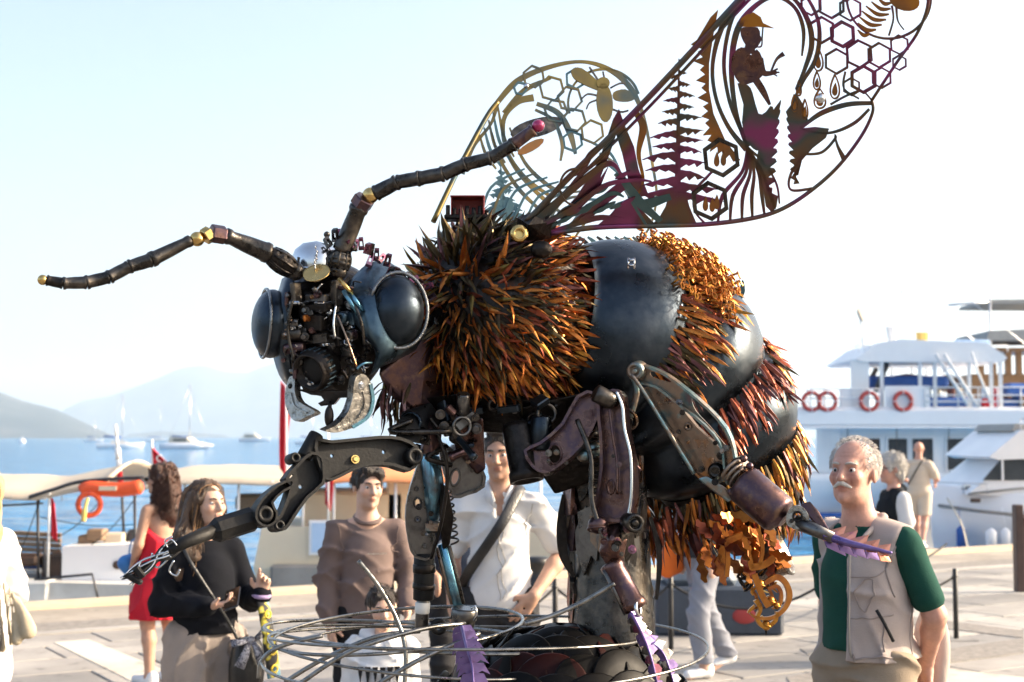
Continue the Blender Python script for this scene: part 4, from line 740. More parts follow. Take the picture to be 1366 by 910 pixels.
lb(PB, 'maroon_cover', 'tarp_maroon', lambda m: (m.hull([Vector((xp_(a), y, zp_(b))) for a, b in ((1170, 510), (1200, 500), (1235, 504), (1240, 514), (1172, 514)) for y in (-.9, .4)])))
lb(PB, 'deck_locker', 'cabin_dark', lambda m: m.hull([Vector((xp_(a), y, zp_(b))) for a, b in ((1255, 520), (1264, 500), (1275, 512), (1278, 528)) for y in (-.6, .2)]))
lb(PB, 'deck_locker', 'cabin_dark', lambda m: m.box((xp_(1218), -1, zp_(532)), (.5, .5, .6)))
rails(PB, [(xp_(a), -2.25, 0) for a in (1062, 1080, 1100, 1130, 1150)], zp_(546), zp_(522)); rails(PB, [(xp_(a), -2.25, 0) for a in (1208, 1222, 1250, 1276, 1300, 1330, 1366, 1400)], zp_(546), zp_(520), (1, .62, .3))
for a in (1063, 1083, 1136, 1179): ring_buoy(PB, (xp_(a), -2.33, zp_(538)), (0.1, -1, 0), .27)
for dx in (0, 11): lb(PB, 'stair_stringer', 'rail_white', lambda m: m.tube([(xp_(1222+dx), -2.3, zp_(478)), (xp_(1262+dx), -2.3, zp_(543))], .055, 6))
for q in range(6): lb(PB, 'stair_tread', 'rail_white', lambda m: m.box((xp_(1231+q*6.6), -2.3, zp_(486+q*10)), (.28, .12, .04)))
lb(PB, 'stair_handrail', 'rail_white', lambda m: m.tube([(xp_(1268), -2.3, zp_(475)), (xp_(1275), -2.3, zp_(500)), (xp_(1290), -2.3, zp_(538))], .04, 6))
lb(PB, 'mast', 'rail_white', lambda m: (m.box((xp_(1192), 0, zp_(450)), (.26, .2, .75), Matrix.Rotation(-.15, 3, 'Y'), ch=.04), m.tube([(xp_(1195), 0, zp_(440)), (xp_(1205), 0, zp_(388)), (xp_(1262), 0, zp_(392)), (xp_(1290), 0, zp_(394))], .02, 6), m.tube([(xp_(1245), 0, zp_(390)), (xp_(1256), 0, zp_(360))], .02, 6)))
lb(PB, 'radar_dish', 'slab_c', lambda m: m.lathe([(.02, 0), (.18, .03), (.28, .12), (.27, .13), (.15, .05), (.02, .02)], (xp_(1148), 0, zp_(421)), (.8, -.5, .35), 18)); lb(PB, 'dish_pole', 'rail_white', lambda m: m.tube([(xp_(1150), 0, zp_(424)), (xp_(1154), 0, zp_(468))], .03, 6))
lb(PB, 'yellow_tub', 'tub_yellow', lambda m: m.lathe([(.16, 0), (.20, .4), (.22, .42), (.2, .42)], (xp_(1221), -1, zp_(464)), (0, 0, 1), 16)); sb_ = lb(PB, 'name_board', 'sign_blue', lambda m: m.box((xp_(1278), -1.6, zp_(466)), (1.1, .05, .42), ch=.02))
for q in range(9): mb = MB(); mb.box((xp_(1278)-.42+q*.105, -1.632, zp_(466)), (.045+.02*(q % 2), .012, .2)); o = mb.build('letter_stroke', 'boat_white'); o.parent = sb_
for a in (1108, 1170, 1236, 1290, 1340): lb(PB, 'tyre_fender', 'black_post', lambda m: m.torus((xp_(a), -2.38, 1.0), (0, -1, 0), .26, .10, 18, 8)); lb(PB, 'fender_rope', 'rope_black', lambda m: m.tube([(xp_(a), -2.36, 1.25), (xp_(a), -2.36, zp_(572))], .015, 5))
for a in (1072, 1094, 1118, 1212, 1240, 1260, 1284, 1316, 1346): lb(PB, 'awning_pole', 'rail_white', lambda m: m.tube([(xp_(a), 1.9, zp_(546)), (xp_(a), 1.9, zp_(486 if 1130 < a < 1310 else 515))], .035, 6))
for k, (a, mt) in enumerate(((1215, 'canvas_blue'), (1228, 'boat_cream'), (1244, 'tarp_maroon'), (1258, 'boat_cream'), (1290, 'sign_blue'), (1302, 'flag_red'), (1318, 'timber'), (1330, 'canvas_blue'), (1352, 'timber'))): lb(PB, 'deck_seat', mt, lambda m: (m.box((xp_(a), -1.0-.15*(k % 3), zp_(541)), (.55, .5, .38), ch=.06), m.box((xp_(a)+.22, -1.0-.15*(k % 3), zp_(530)), (.1, .5, .5), ch=.04)))
for a, b in ((1120, 1150), (1240, 1318)): rails(PB, [(xp_(lerp(a, b, q/4)), -2.0, 0) for q in range(5)], zp_(474), zp_(466), (1,), 'rail_white', .016, 'roof_rail')
for a, b, c_, d_ in ((1205, 388, 1130, 470), (1205, 388, 1310, 470), (1290, 394, 1366, 470)): lb(PB, 'stay_wire', 'rail_steel', lambda m: m.tube([(xp_(a), 0, zp_(b)), (xp_(c_), -1, zp_(d_))], .012, 4))
lb(PB, 'waterline_stripe', 'canvas_blue', lambda m: m.box((1.2, -2.2, .35), (13, .25, .12)))
# ---- motor yacht at the quay, right
D_ = 25.5; s2 = U(D_); YT = lroot('motor_yacht', 1340, D_, 196, 'white motor yacht with a raked windscreen moored at the quay', 'boat')
YT.rotation_euler = (0, 0, 0); zy = lambda py: CAMH+(HORIZ-py)*s2-WZ; xy = lambda px: (px-1340)*s2
def yhull(m):
    n = 16; rows = []
    for i in range(n+1):
        f = i/n; x = lerp(xy(1232), xy(1500), f); hb = 1.5*min(1, .10+f*1.9)**.6 if f < .6 else 1.5; sh = lerp(zy(648), zy(668), min(1, f*1.3))
        rows.append([(x+.5*(1-min(1, f*4)), 0, -.3), (x+.2*(1-min(1, f*4)), -hb*.78, 0), (x, -hb*.95, sh*.55), (x, -hb*1.03, sh*.58), (x-.05, -hb, sh), (x, -hb*.9, sh+.05)])
    for sg in (1, -1):
        vs = [(p[0], p[1]*sg, p[2]) for r in rows for p in r]; m.add(vs, [((i*6+j, i*6+j+1, (i+1)*6+j+1, (i+1)*6+j) if sg > 0 else (i*6+j, (i+1)*6+j, (i+1)*6+j+1, i*6+j+1)) for i in range(n) for j in range(5)], True)
    m.add([(r[5][0], r[5][1]*sg, r[5][2]) for r in rows for sg in (1, -1)], [(2*i, 2*i+1, 2*i+3, 2*i+2) for i in range(n)])
lb(YT, 'hull', 'boat_white', yhull)
lb(YT, 'cabin', 'boat_white', lambda m: (m.hull([Vector((xy(a), y, zy(b))) for a, b in ((1262, 656), (1290, 640), (1330, 602), (1470, 600), (1490, 665)) for y in (-1.15, 1.15)]), m.hull([Vector((xy(a), y, zy(b))) for a, b in ((1288, 608), (1312, 590), (1330, 574), (1480, 574), (1480, 606), (1300, 612)) for y in (-1.25, 1.25)])))
lb(YT, 'windscreen', 'boat_glass', lambda m: (m.plate([Vector((xy(a), -1.17, zy(b))) for a, b in ((1281, 638), (1304, 612), (1336, 611), (1336, 638))], [], (0, -1, 0), .02), m.plate([Vector((xy(a), -1.17, zy(b))) for a, b in ((1340, 638), (1340, 611), (1440, 611), (1450, 638))], [], (0, -1, 0), .02)))
lb(YT, 'flybridge_screen', 'canvas_grey', lambda m: m.hull([Vector((xy(a), y, zy(b))) for a, b in ((1322, 575), (1330, 566), (1400, 566), (1400, 575)) for y in (-1.0, 1.0)]))
for a, b in ((1268, 663), (1320, 692)): lb(YT, 'vent_grille', 'cabin_dark', lambda m: m.box((xy(a), -1.46 if b > 680 else -1.30, zy(b)), (.16, .08, .07), ch=.01))
lb(YT, 'rub_rail', 'slab_c', lambda m: m.tube([(xy(1238), -.55, zy(672)), (xy(1270), -1.2, zy(676)), (xy(1320), -1.53, zy(681)), (xy(1480), -1.56, zy(684))], .03, 6)); lb(YT, 'emblem', 'slab_a', lambda m: (m.torus((xy(1338), -1.47, zy(708)), (0, -1, 0), .07, .012, 18, 6), m.box((xy(1338), -1.47, zy(708)), (.2, .02, .02))))
rails(YT, [(xy(1240), -.35, 0), (xy(1262), -.95, 0), (xy(1285), -1.25, 0)], zy(655), zy(642), (1,), 'rail_steel', .012); lb(YT, 'search_light', 'chrome_light', lambda m: m.ell((xy(1318), -1.28, zy(590)), (.06, .05, .05))) if False else None
lb(YT, 'fender', 'boat_white', lambda m: m.lathe([(.02, 0), (.09, .06), (.09, .32), (.02, .38)], (xy(1282), -1.5, zy(725)), (0, 0, 1), 14))
for a, b in ((1304, 612), (1338, 611), (1372, 611)): lb(YT, 'window_mullion', 'boat_white', lambda m: m.box((xy(a+2), -1.185, lerp(zy(638), zy(611), .5)), (.035, .03, zy(611)-zy(638))))
lb(YT, 'cabin_trim', 'slab_c', lambda m: m.tube([(xy(1262), -1.19, zy(655)), (xy(1330), -1.19, zy(648)), (xy(1470), -1.19, zy(650))], .018, 6))
rails(YT, [(xy(a), -1.2, 0) for a in (1330, 1348, 1366, 1384)], zy(574), zy(560), (1, .5), 'rail_steel', .011); lb(YT, 'deck_hatch', 'boat_glass', lambda m: m.box((xy(1276), -.6, zy(647)), (.35, .4, .05), Matrix.Rotation(-.3, 3, 'Y'), ch=.01))
for a in (1256, 1300, 1352): lb(YT, 'fender', 'canvas_blue' if a != 1300 else 'boat_white', lambda m: (m.lathe([(.02, 0), (.08, .05), (.08, .34), (.02, .40)], (xy(a), -1.50 if a > 1270 else -1.0, zy(726)), (0, 0, 1), 12), m.tube([(xy(a), -1.50 if a > 1270 else -1.0, zy(726)+.4), (xy(a), -1.35 if a > 1270 else -.9, zy(672))], .008, 5)))
lb(YT, 'mooring_line', 'boat_cream', lambda m: m.tube(cat_rom([(xy(1246), -.7, zy(662)), (xy(1238), -1.8, zy(690)), (xy(1226), -2.6, zy(716))], 5), .014, 6))
# ---- wooden gulet behind
D_ = 56; s3 = U(D_); GU = lroot('wooden_gulet', 1350, D_, 0, 'varnished wooden gulet with grey awning behind the passenger boat', 'boat'); zg = lambda py: CAMH+(HORIZ-py)*s3-WZ; xg = lambda px: (px-1350)*s3
lb(GU, 'hull', 'boat_white', lambda m: hull_mb(m, 14, 4.6, 1.8, .8, .4)); lb(GU, 'deckhouse', 'varnish', lambda m: (m.box((xg(1360), .5, lerp(zg(545), zg(500), .5)), (4.2, 2.6, zg(500)-zg(545)), ch=.05), m.box((xg(1360), .5, zg(468)), (4.4, 3.0, .14), ch=.04)))
for a in (1302, 1318, 1338, 1352, 1372): lb(GU, 'cabin_post', 'varnish', lambda m: m.box((xg(a), -.75, lerp(zg(502), zg(466), .5)), (.22, .2, zg(466)-zg(502))))
lb(GU, 'awning', 'canvas_grey', lambda m: (m.hull([Vector((xg(a), y, zg(b))) for a, b in ((1296, 458), (1300, 446), (1420, 440), (1420, 456)) for y in (-2, 2)]), m.hull([Vector((xg(a), y, zg(b))) for a, b in ((1298, 409), (1302, 404), (1420, 403), (1420, 410)) for y in (-1.6, 1.6)]))); lb(GU, 'awning_pole', 'rail_steel', lambda m: (m.tube([(xg(1304), -1.8, zg(545)), (xg(1304), -1.8, zg(404))], .05, 6), m.tube([(xg(1302), -1.8, zg(408)), (xg(1250), -1.8, zg(412))], .05, 6)))
# ---- small boat on the left, stern to the quay
D_ = 16.6; s4 = U(D_); BT = lroot('excursion_boat', 90, D_, 0, 'small white excursion boat with slatted bench under a beige awning', 'boat'); zb = lambda py: CAMH+(HORIZ-py)*s4-WZ; xb = lambda px: (px-90)*s4
lb(BT, 'hull', 'boat_dirty', lambda m: (m.hull([Vector((xb(a), y, zb(b))) for a, b in ((-60, 806), (-60, 768), (55, 785), (160, 795), (230, 775), (250, 812), (60, 815)) for y in (-.35, 1.9)]+[Vector((xb(-60), 2, -.2)), Vector((xb(250), 2, -.2))]), m.box((xb(104), -.45, zb(804)), (1.0, .35, .12), ch=.03), m.box((xb(40), -.2, zb(785)), (.75, .4, .28), ch=.03)))
lb(BT, 'engine_box', 'boat_white', lambda m: m.hull([Vector((xb(a), y, zb(b))) for a, b in ((86, 728), (118, 733), (184, 725), (184, 790), (86, 790)) for y in (.0, 1.1)])); lb(BT, 'porthole', 'cabin_dark', lambda m: m.lathe([(.045, 0), (.05, .02), (.02, .02)], (xb(160), -.01, zb(752)), (0, -1, 0), 16))
for k in range(7): lb(BT, 'bench_slat', 'timber', lambda m: m.box((xb(22), .6, zb(716+k*7.2)), (.72, .05, .052), Matrix.Rotation(.05, 3, 'Y'), ch=.006))
lb(BT, 'dark_hatch', 'cabin_dark', lambda m: (m.box((xb(70), .3, zb(765)), (.22, .5, .42)), m.box((xb(30), .1, zb(746)), (.45, .3, .14), ch=.04))); lb(BT, 'deck_board', 'timber', lambda m: m.box((xb(103), .5, zb(723)), (.16, .3, .12), ch=.02))
for a, y0, y1 in ((52, 658, 795), (62, 790, 720), (133, 665, 725), (181, 660, 790)): lb(BT, 'awning_post', 'dark_frame', lambda m: m.tube([(xb(a+4), .0 if a != 133 else 1, zb(max(y0, y1))), (xb(a), .0 if a != 133 else 1, zb(min(y0, y1)))], .018, 6))
for pts_, r_ in (([(xb(62), -.3, zb(768)), (xb(140), -.4, zb(760)), (xb(150), -.4, zb(798))], .016), ([(xb(-20), .2, zb(676)), (xb(52), .2, zb(672))], .012), ([(xb(150), .6, zb(730)), (xb(190), .6, zb(727))], .03)): lb(BT, 'rail', 'dark_frame', lambda m: m.tube(pts_, r_, 6))
def awn(m, pts_, y0, y1, sag=.012, nx=14, ny=8):
    top = cat_rom([(p[0], p[1], 0) for p in pts_], nx//max(1, len(pts_)-1)); vs = []
    for j in range(ny+1):
        v = j/ny
        for p in top: vs.append((p.x, lerp(y0, y1, v), p.y+.22*math.sin(math.pi*v)-sag*math.sin(p.x*5)**2))
    n_ = len(top); m.add(vs, [(j*n_+i, j*n_+i+1, (j+1)*n_+i+1, (j+1)*n_+i) for j in range(ny) for i in range(n_-1)], True)
o = lb(BT, 'awning', 'canvas_beige', lambda m: awn(m, [(xb(-70), zb(660)), (xb(0), zb(660)), (xb(55), zb(662)), (xb(115), zb(650)), (xb(150), zb(640))], -.2, 2.4)); o.modifiers.new('t', 'SOLIDIFY').thickness = .03
lb(BT, 'awning_hem', 'dark_frame', lambda m: m.tube(cat_rom([(xb(48), -.2, zb(662)), (xb(80), -.2, zb(652)), (xb(120), -.2, zb(641)), (xb(200), -.2, zb(636))], 6), .022, 6))
lb(BT, 'life_raft_roll', 'life_orange', lambda m: m.tube(cat_rom([(xb(118), -.22, zb(655)), (xb(130), -.22, zb(650)), (xb(165), -.22, zb(652)), (xb(198), -.22, zb(648))], 6), [.06]+[.085]*17+[.05], 12)); lb(BT, 'raft_label', 'boat_cream', lambda m: m.box((xb(155), -.305, zb(650)), (.2, .02, .05)))
for k, (a, b, c_, mt) in enumerate(((30, 752, .3, 'canvas_blue'), (118, 716, .2, 'timber'), (140, 722, .24, 'boat_cream'), (166, 718, .18, 'dark_frame'), (12, 772, .3, 'boat_white'))): lb(BT, 'deck_box', mt, lambda m: m.box((xb(a), .35+.1*k, zb(b)), (c_, .25, .14), ch=.02))
for a, b, c_, d_ in ((52, 665, 10, 770), (181, 662, 120, 728), (133, 668, 70, 720), (52, 690, 181, 700)): lb(BT, 'line', 'rope_black', lambda m: m.tube(cat_rom([(xb(a), .1, zb(b)), (xb((a+c_)/2), .12, zb((b+d_)/2+6)), (xb(c_), .1, zb(d_))], 5), .006, 5))
for q in range(9): lb(BT, 'awning_seam', 'canvas_grey', lambda m: m.tube([(xb(-40+q*22), -.215, zb(661)+.012), (xb(-40+q*22), -.215, zb(661)-.05)], .006, 5))
ring_buoy(BT, (xb(131), -.3, zb(671)), (.1, -1, 0), .125, ('life_orange', 'life_red')); lb(BT, 'yellow_rope', 'tub_yellow', lambda m: m.tube(cat_rom([(xb(131), -.36, zb(662)), (xb(128), -.38, zb(678)), (xb(126), -.36, zb(692))], 5), [.02]*5+[.03]*6, 7))
def flag(px, py0, py1, D, wpx, label, pole=None, tri=False, seed=1, emb=True):
    """hanging flag on its own pole; drawn in folds"""
    p = W(px, py1, D); s = U(D); e = thing('flag', (p.x, p.y, p.z), label, 'flag'); h = (py1-py0)*s; w_ = wpx*s; vs = []; rs = random.Random(seed); nu, nv = 9, 12
    for j in range(nv+1):
        v = j/nv
        for i in range(nu+1):
            u = i/nu; sh = (1-v) if tri else (.75+.25*math.sin(v*3+seed)); vs.append(p+Vector((u*w_*sh, .06*math.sin(u*9+v*3+seed)*w_*3, v*h+(-u*h*.18 if not tri else 0))))
    mb = MB(); mb.add(vs, [(j*(nu+1)+i, j*(nu+1)+i+1, (j+1)*(nu+1)+i+1, (j+1)*(nu+1)+i) for j in range(nv) for i in range(nu)], True); o = mb.build('cloth', 'flag_red', e); o.modifiers.new('t', 'SOLIDIFY').thickness = .006
    if pole: mb = MB(); mb.tube([W(pole[0], pole[1], D), W(pole[2], pole[3], D)], .014, 7); mb.build('pole', 'rail_white', e)
    if emb: mb = MB(); c_ = p+Vector((w_*.42, -.03, h*.42)); r = w_*.16; mb.tube([c_+Vector((math.cos(R(a))*r, 0, math.sin(R(a))*r)) for a in range(50, 320, 30)], r*.22, 5); mb.ell(c_+Vector((r*1.0, 0, 0)), (r*.3, .004, r*.3), nu=6, nv=4); mb.build('crescent_emblem', 'boat_white', e)
    return e
flag(67, 662, 714, 16.4, 9, 'small dark red flag hanging limp from the left awning post', (66, 655, 64, 770), emb=False)
flag(203, 597, 622, 17.5, 26, 'triangular red flag above the head of the woman in red', (203, 586, 203, 660), tri=True)
flag(373, 508, 622, 18.5, 17, 'tall furled red flag beside the bee\'s jaw', (382, 500, 382, 660), seed=4, emb=False)
flag(434, 610, 672, 19.5, 10, 'small red pennant under the bee\'s black front leg', (438, 560, 438, 700), seed=6, emb=False)
pp = thing('marker_pole', W(162, 660, 17.5), 'white and red striped pole rising behind the awning', 'pole')
for k in range(6): mb = MB(); a, b = k/6, (k+1)/6; mb.tube([W(lerp(162, 154, a), lerp(660, 566, a), 17.5), W(lerp(162, 154, b), lerp(660, 566, b), 17.5)], .035 if k < 4 else .018, 8); mb.build('pole_section', 'rail_white' if k % 2 == 0 else ('flag_red' if k == 1 else 'rail_white'), pp)
# ---- cream boat in the middle
D_ = 20.5; s5 = U(D_); CB = lroot('ferry_boat', 480, D_, 0, 'cream passenger ferry with a long tan awning moored behind the visitors', 'boat'); zc_ = lambda py: CAMH+(HORIZ-py)*s5-WZ; xc = lambda px: (px-480)*s5
lb(CB, 'hull', 'boat_cream', lambda m: m.hull([Vector((xc(a), y, z)) for a, b in ((350, 752), (360, 700), (700, 690), (830, 700), (860, 752)) for y, z in ((-.6, zc_(b)), (2.2, zc_(b)))]+[Vector((xc(370), y, -.2)) for y in (-.4, 2)]+[Vector((xc(830), y, -.2)) for y in (-.4, 2)])); lb(CB, 'rubbing_band', 'slab_c', lambda m: m.box((xc(600), -.66, zc_(762)), (4.9, .14, .34), ch=.04))
lb(CB, 'cabin', 'boat_cream', lambda m: (m.box((xc(470), .9, zc_(690)), (1.5, 1.6, .75), ch=.05), m.box((xc(540), .7, zc_(672)), (.55, 1.2, 1.1), ch=.04))); lb(CB, 'info_panel', 'sign_blue', lambda m: m.box((xc(437), -.66, zc_(712)), (.24, .03, .40))); lb(CB, 'info_frame', 'boat_white', lambda m: m.box((xc(437), -.64, zc_(712)), (.32, .03, .48)))
o = lb(CB, 'awning', 'canvas_beige', lambda m: awn(m, [(xc(196), zc_(650)), (xc(250), zc_(642)), (xc(320), zc_(641)), (xc(400), zc_(644)), (xc(440), zc_(642))], -.6, 2.2, .012)); o.modifiers.new('t', 'SOLIDIFY').thickness = .03
o = lb(CB, 'awning', 'canvas_lit_tint', lambda m: awn(m, [(xc(442), zc_(640)), (xc(500), zc_(638)), (xc(560), zc_(640)), (xc(640), zc_(640))], -.6, 2.2, .012)); o.modifiers.new('t', 'SOLIDIFY').thickness = .03  # sunlit stretch of the tan awning, its warm light painted by the material
for a in (258, 328, 372, 412, 452, 492, 532, 600, 720): lb(CB, 'awning_post', 'rail_white', lambda m: m.tube([(xc(a), -.5, zc_(720)), (xc(a), -.5, zc_(640))], .02, 6))
for c_, z_ in (((xc(330), .6, zc_(672)), (.5, .4, .25)), ((xc(640), .6, zc_(700)), (1.6, .4, .3))): lb(CB, 'seat_row', 'timber', lambda m: m.box(c_, z_, ch=.05))
lb(CB, 'yellow_locker', 'tub_yellow', lambda m: m.box((xc(770), .0, zc_(745)), (1.0, .6, .55), ch=.05))
# ---- boats at anchor
def far_boat(px, py, D, kind, label, sc=1.0):
    e = lroot('sailing_boat' if kind != 'motor' else 'motor_cruiser', px, D, random.uniform(-14, 14), label, 'boat', group=None)
    L = {'cat': 11, 'sail': 11, 'motor': 19}[kind]*sc
    if kind == 'cat':
        for y in (-2.4, 2.4): lb(e, 'hull', 'boat_white', lambda m: [m.tube([(-L/2, y, .5), (-L*.3, y, .5), (L*.3, y, .6), (L/2, y, .8)], [.7, .85, .75, .1], 8)])
        lb(e, 'bridge_deck', 'boat_white', lambda m: m.box((-.5, 0, 1.2), (L*.65, 5, .5), ch=.1)); lb(e, 'cabin', 'boat_cream', lambda m: m.hull([Vector((a*L, y, z)) for a, z in ((-.35, 1.4), (.2, 1.4), (.05, 2.6), (-.33, 2.7)) for y in (-1.8, 1.8)])); lb(e, 'window_band', 'boat_glass', lambda m: m.box((-.1*L, -1.75, 2.0), (.3*L, .2, .5)))
    elif kind == 'sail': lb(e, 'hull', 'boat_white', lambda m: hull_mb(m, L, 3.2, 1.1, .8, .3)); lb(e, 'cabin', 'boat_dirty', lambda m: m.hull([Vector((a*L, y, z)) for a, z in ((-.2, 1.0), (.22, 1.0), (.12, 1.7), (-.18, 1.8)) for y in (-1, 1)]))
    else: lb(e, 'hull', 'boat_white', lambda m: hull_mb(m, L, 5, 2.0, 1.5, .3)); lb(e, 'cabin', 'boat_cream', lambda m: (m.hull([Vector((a*L, y, z)) for a, z in ((-.4, 1.8), (.2, 1.8), (.02, 4.2), (-.3, 4.4)) for y in (-2, 2)]), m.box((-.15*L, 0, 5.2), (.3*L, 3.6, .25)))); lb(e, 'window_band', 'boat_glass', lambda m: m.box((-.14*L, -2.0, 3.2), (.26*L, .2, .8)))
    if kind != 'motor':
        mz = 15*sc if kind == 'cat' else 13*sc; lb(e, 'mast', 'rail_steel', lambda m: m.tube([(.05*L, 0, .8), (.05*L, 0, mz)], .13, 6)); lb(e, 'boom', 'canvas_blue', lambda m: m.tube([(.05*L, 0, 2.6), (-.35*L, 0, 2.9)], .22, 6))
        for a, b in (((.5*L, 0, 1), (.05*L, 0, mz*.95)), ((-.48*L, 0, 1), (.05*L, 0, mz*.98))): lb(e, 'stay', 'rail_steel', lambda m: m.tube([a, b], .035, 4))
    return e
far_boat(250, 598, 330, 'cat', 'white catamaran with a tall mast anchored in the bay'); far_boat(160, 597, 350, 'sail', 'low white sailing boat anchored behind the striped pole'); far_boat(212, 587, 900, 'sail', 'distant sailing boat anchored in front of the low headland', 1.8); far_boat(340, 588, 850, 'motor', 'large white motor cruiser anchored far out in the bay'); far_boat(415, 590, 520, 'sail', 'white sailing boat seen just below the bee\'s jaws'); far_boat(493, 590, 600, 'sail', 'sailing boat seen below the bee\'s silver mandible'); far_boat(125, 588, 800, 'sail', 'tiny pale sailing boat close under the dark hillside')
lroot_b = lroot('mooring_buoy', 30, 700, 0, 'tiny white mooring buoy far out on the water', 'buoy'); lb(lroot_b, 'float', 'boat_white', lambda m: (m.ell((0, 0, .6), (1.6, 1.6, 1.1)), m.tube([(0, 0, 1), (0, 0, 3)], .15, 6)))
# ---- rope posts
POSTS = [((740, 11.75), 'black rope post beside the man in the white shirt'), ((893, 12.0), 'black rope post behind the bee\'s hanging belly'), ((1092, 11.9), 'black rope post beside the elderly man\'s belly'), ((1270, 12.65), 'black rope post standing alone on the sunny paving')]; pos = []
for (px, D), lab in POSTS:
    p = at_px(px, D); e = thing('rope_post', p, lab, 'post', 'black rope posts around the sculpture'); mb = MB(); mb.cyl(p+Vector((0, 0, .008)), p+Vector((0, 0, .62)), .022, 14, bev=.004); mb.build('shaft', 'black_post', e); mb = MB(); mb.box(p+Vector((0, 0, .005)), (.30, .30, .010), ch=.003); mb.build('base_plate', 'grey_base' if 'grey_base' in MATS else 'slab_c', e); mb = MB(); mb.torus(p+Vector((0, 0, .55)), (0, 0, 1), .026, .006, 14, 6); mb.build('rope_eye', 'black_post', e); pos.append(p)
def rope(a, b, sag, label):
    e = thing('barrier_rope', a, label, 'rope'); mb = MB(); mb.tube([a.lerp(b, k/14)+Vector((0, 0, -sag*4*(k/14)*(1-k/14))) for k in range(15)], .011, 7); mb.build('rope', 'rope_black', e)
zt = Vector((0, 0, .55)); rope(pos[0]+zt, pos[1]+zt, .22, 'black rope sagging from the post beside the white shirt to the trunk'); rope(pos[2]+zt, pos[3]+zt, .16, 'black rope sagging between the two posts by the elderly man'); rope(pos[1]+zt, pos[2]+zt, .20, 'black rope sagging behind the bee\'s curled sting'); rope(pos[0]+zt, at_px(560, 11.0)+zt, .25, 'black rope sagging behind the man in the white shirt'); rope(pos[2]+zt, at_px(1260, 16.5)+zt, .12, 'second black rope running off behind the elderly man')
# ---- display plinth, board, bollard
pc = at_px(955, 13.0); PLN = thing('display_plinth', pc, 'low dark plinth with a rounded blue-grey cover behind the grey joggers', 'plinth'); mb = MB(); mb.box(pc+Vector((0, .2, .22)), (1.15, .7, .44), ch=.03); mb.build('base', 'plinth_dark', PLN); mb = MB(); mb.hull([pc+Vector((a, y, z)) for a, z in ((-.5, .44), (-.45, .62), (-.2, .70), (.1, .62), (.2, .44)) for y in (-.08, .5)]); o = mb.build('cover', 'plinth_hood', PLN); o.modifiers.new('b', 'BEVEL').width = .05; mb = MB(); mb.ell(pc+Vector((.22, -.15, .18)), (.11, .02, .07)); mb.build('red_badge', 'red_mat', PLN)
bp_ = at_px(1362, 16.5); ntb = thing('notice_post', bp_, 'dark brown notice post at the edge of the quay by the yacht', 'post'); s6 = U(16.5); mb = MB(); mb.box(bp_+Vector((.10, 0, .42)), (.30, .10, .86), ch=.01); mb.build('panel', 'post_brown', ntb); mb = MB(); mb.box(bp_+Vector((-.06, 0, .5)), (.09, .14, 1.0), ch=.01); mb.build('post', 'post_brown', ntb); mb = MB(); mb.box(bp_+Vector((.05, -.06, .85)), (.10, .02, .16)); mb.build('notice', 'red_mat', ntb)
mbp = at_px(716, 17.2); bo = thing('mooring_bollard', mbp, 'dark iron mooring bollard on the quay behind the white shirt', 'bollard'); mb = MB(); mb.lathe([(.20, 0), (.20, .03), (.12, .06), (.10, .2), (.15, .26), (.16, .30), (.12, .34), (.0, .35)], mbp, (0, 0, 1), 18); mb.build('bollard_body', 'black_post', bo)
# ================================================================== the bee sculpture
pm('blued', [(.018, .025, .034), (.035, .046, .060), (.065, .075, .09)], .32, .95, scale=9, rvar=.1, bump=.12, bscale=30, contrast=(.3, .75))
pm('blued_plate', [(.03, .045, .06), (.06, .10, .135), (.11, .16, .20)], .33, .9, scale=14, rvar=.1, bump=.1, bscale=60)
pm('gunmetal', [(.025, .024, .023), (.07, .063, .057), (.14, .12, .10)], .32, .95, scale=22, rvar=.12, bump=.15, bscale=80)
pm('dark_iron', [(.012, .011, .011), (.045, .038, .034)], .38, .9, scale=18, rvar=.12, bump=.35, bscale=70)
pm('rust_purple', [(.06, .028, .026), (.15, .085, .07), (.085, .055, .07), (.20, .125, .09)], .32, .95, scale=16, rvar=.1, bump=.12, bscale=60)
pm('stamp_bronze', [(.12, .09, .075), (.28, .14, .06), (.20, .15, .12), (.25, .19, .15), (.10, .15, .16), (.14, .10, .11)], .29, .95, scale=9, rvar=.08, bump=.08, bscale=60)
pm('teal_steel', [(.10, .20, .22), (.20, .31, .33), (.24, .19, .15), (.30, .24, .2)], .36, .9, scale=20, rvar=.1, bump=.2, bscale=70)
pm('blue_steel', [(.05, .16, .27), (.16, .38, .52), (.10, .10, .11)], .28, .9, scale=12, rvar=.1)
pm('grey_steel', [(.07, .07, .072), (.16, .155, .15), (.10, .09, .085)], .32, .95, scale=16, rvar=.1, bump=.08, bscale=80)
pm('black_arm', [(.005, .005, .0055), (.012, .0115, .0115)], .55, .0, scale=20, rvar=.12, bump=.1, bscale=120, spec=.25)
pm('silver', [(.12, .115, .11), (.32, .31, .29), (.44, .42, .40)], .3, .95, scale=60, rvar=.08, bump=.3, bscale=60)
pm('chrome', [(.52, .54, .57), (.66, .68, .70)], .18, 1, scale=12, rvar=.06)
pm('brass', [(.55, .36, .12), (.72, .50, .20)], .24, 1, scale=20, rvar=.06)
pm('wing_tint', [(.06, .09, .09), (.24, .055, .15), (.14, .045, .085), (.14, .085, .05), (.07, .09, .09), (.22, .05, .15)], .36, .85, scale=5.0, rvar=.08, detail=2, contrast=(.26, .74))
pm('wing_gold', [(.24, .17, .05), (.17, .125, .05), (.05, .08, .085), (.26, .18, .06)], .36, .85, scale=6.0, rvar=.08, detail=2)
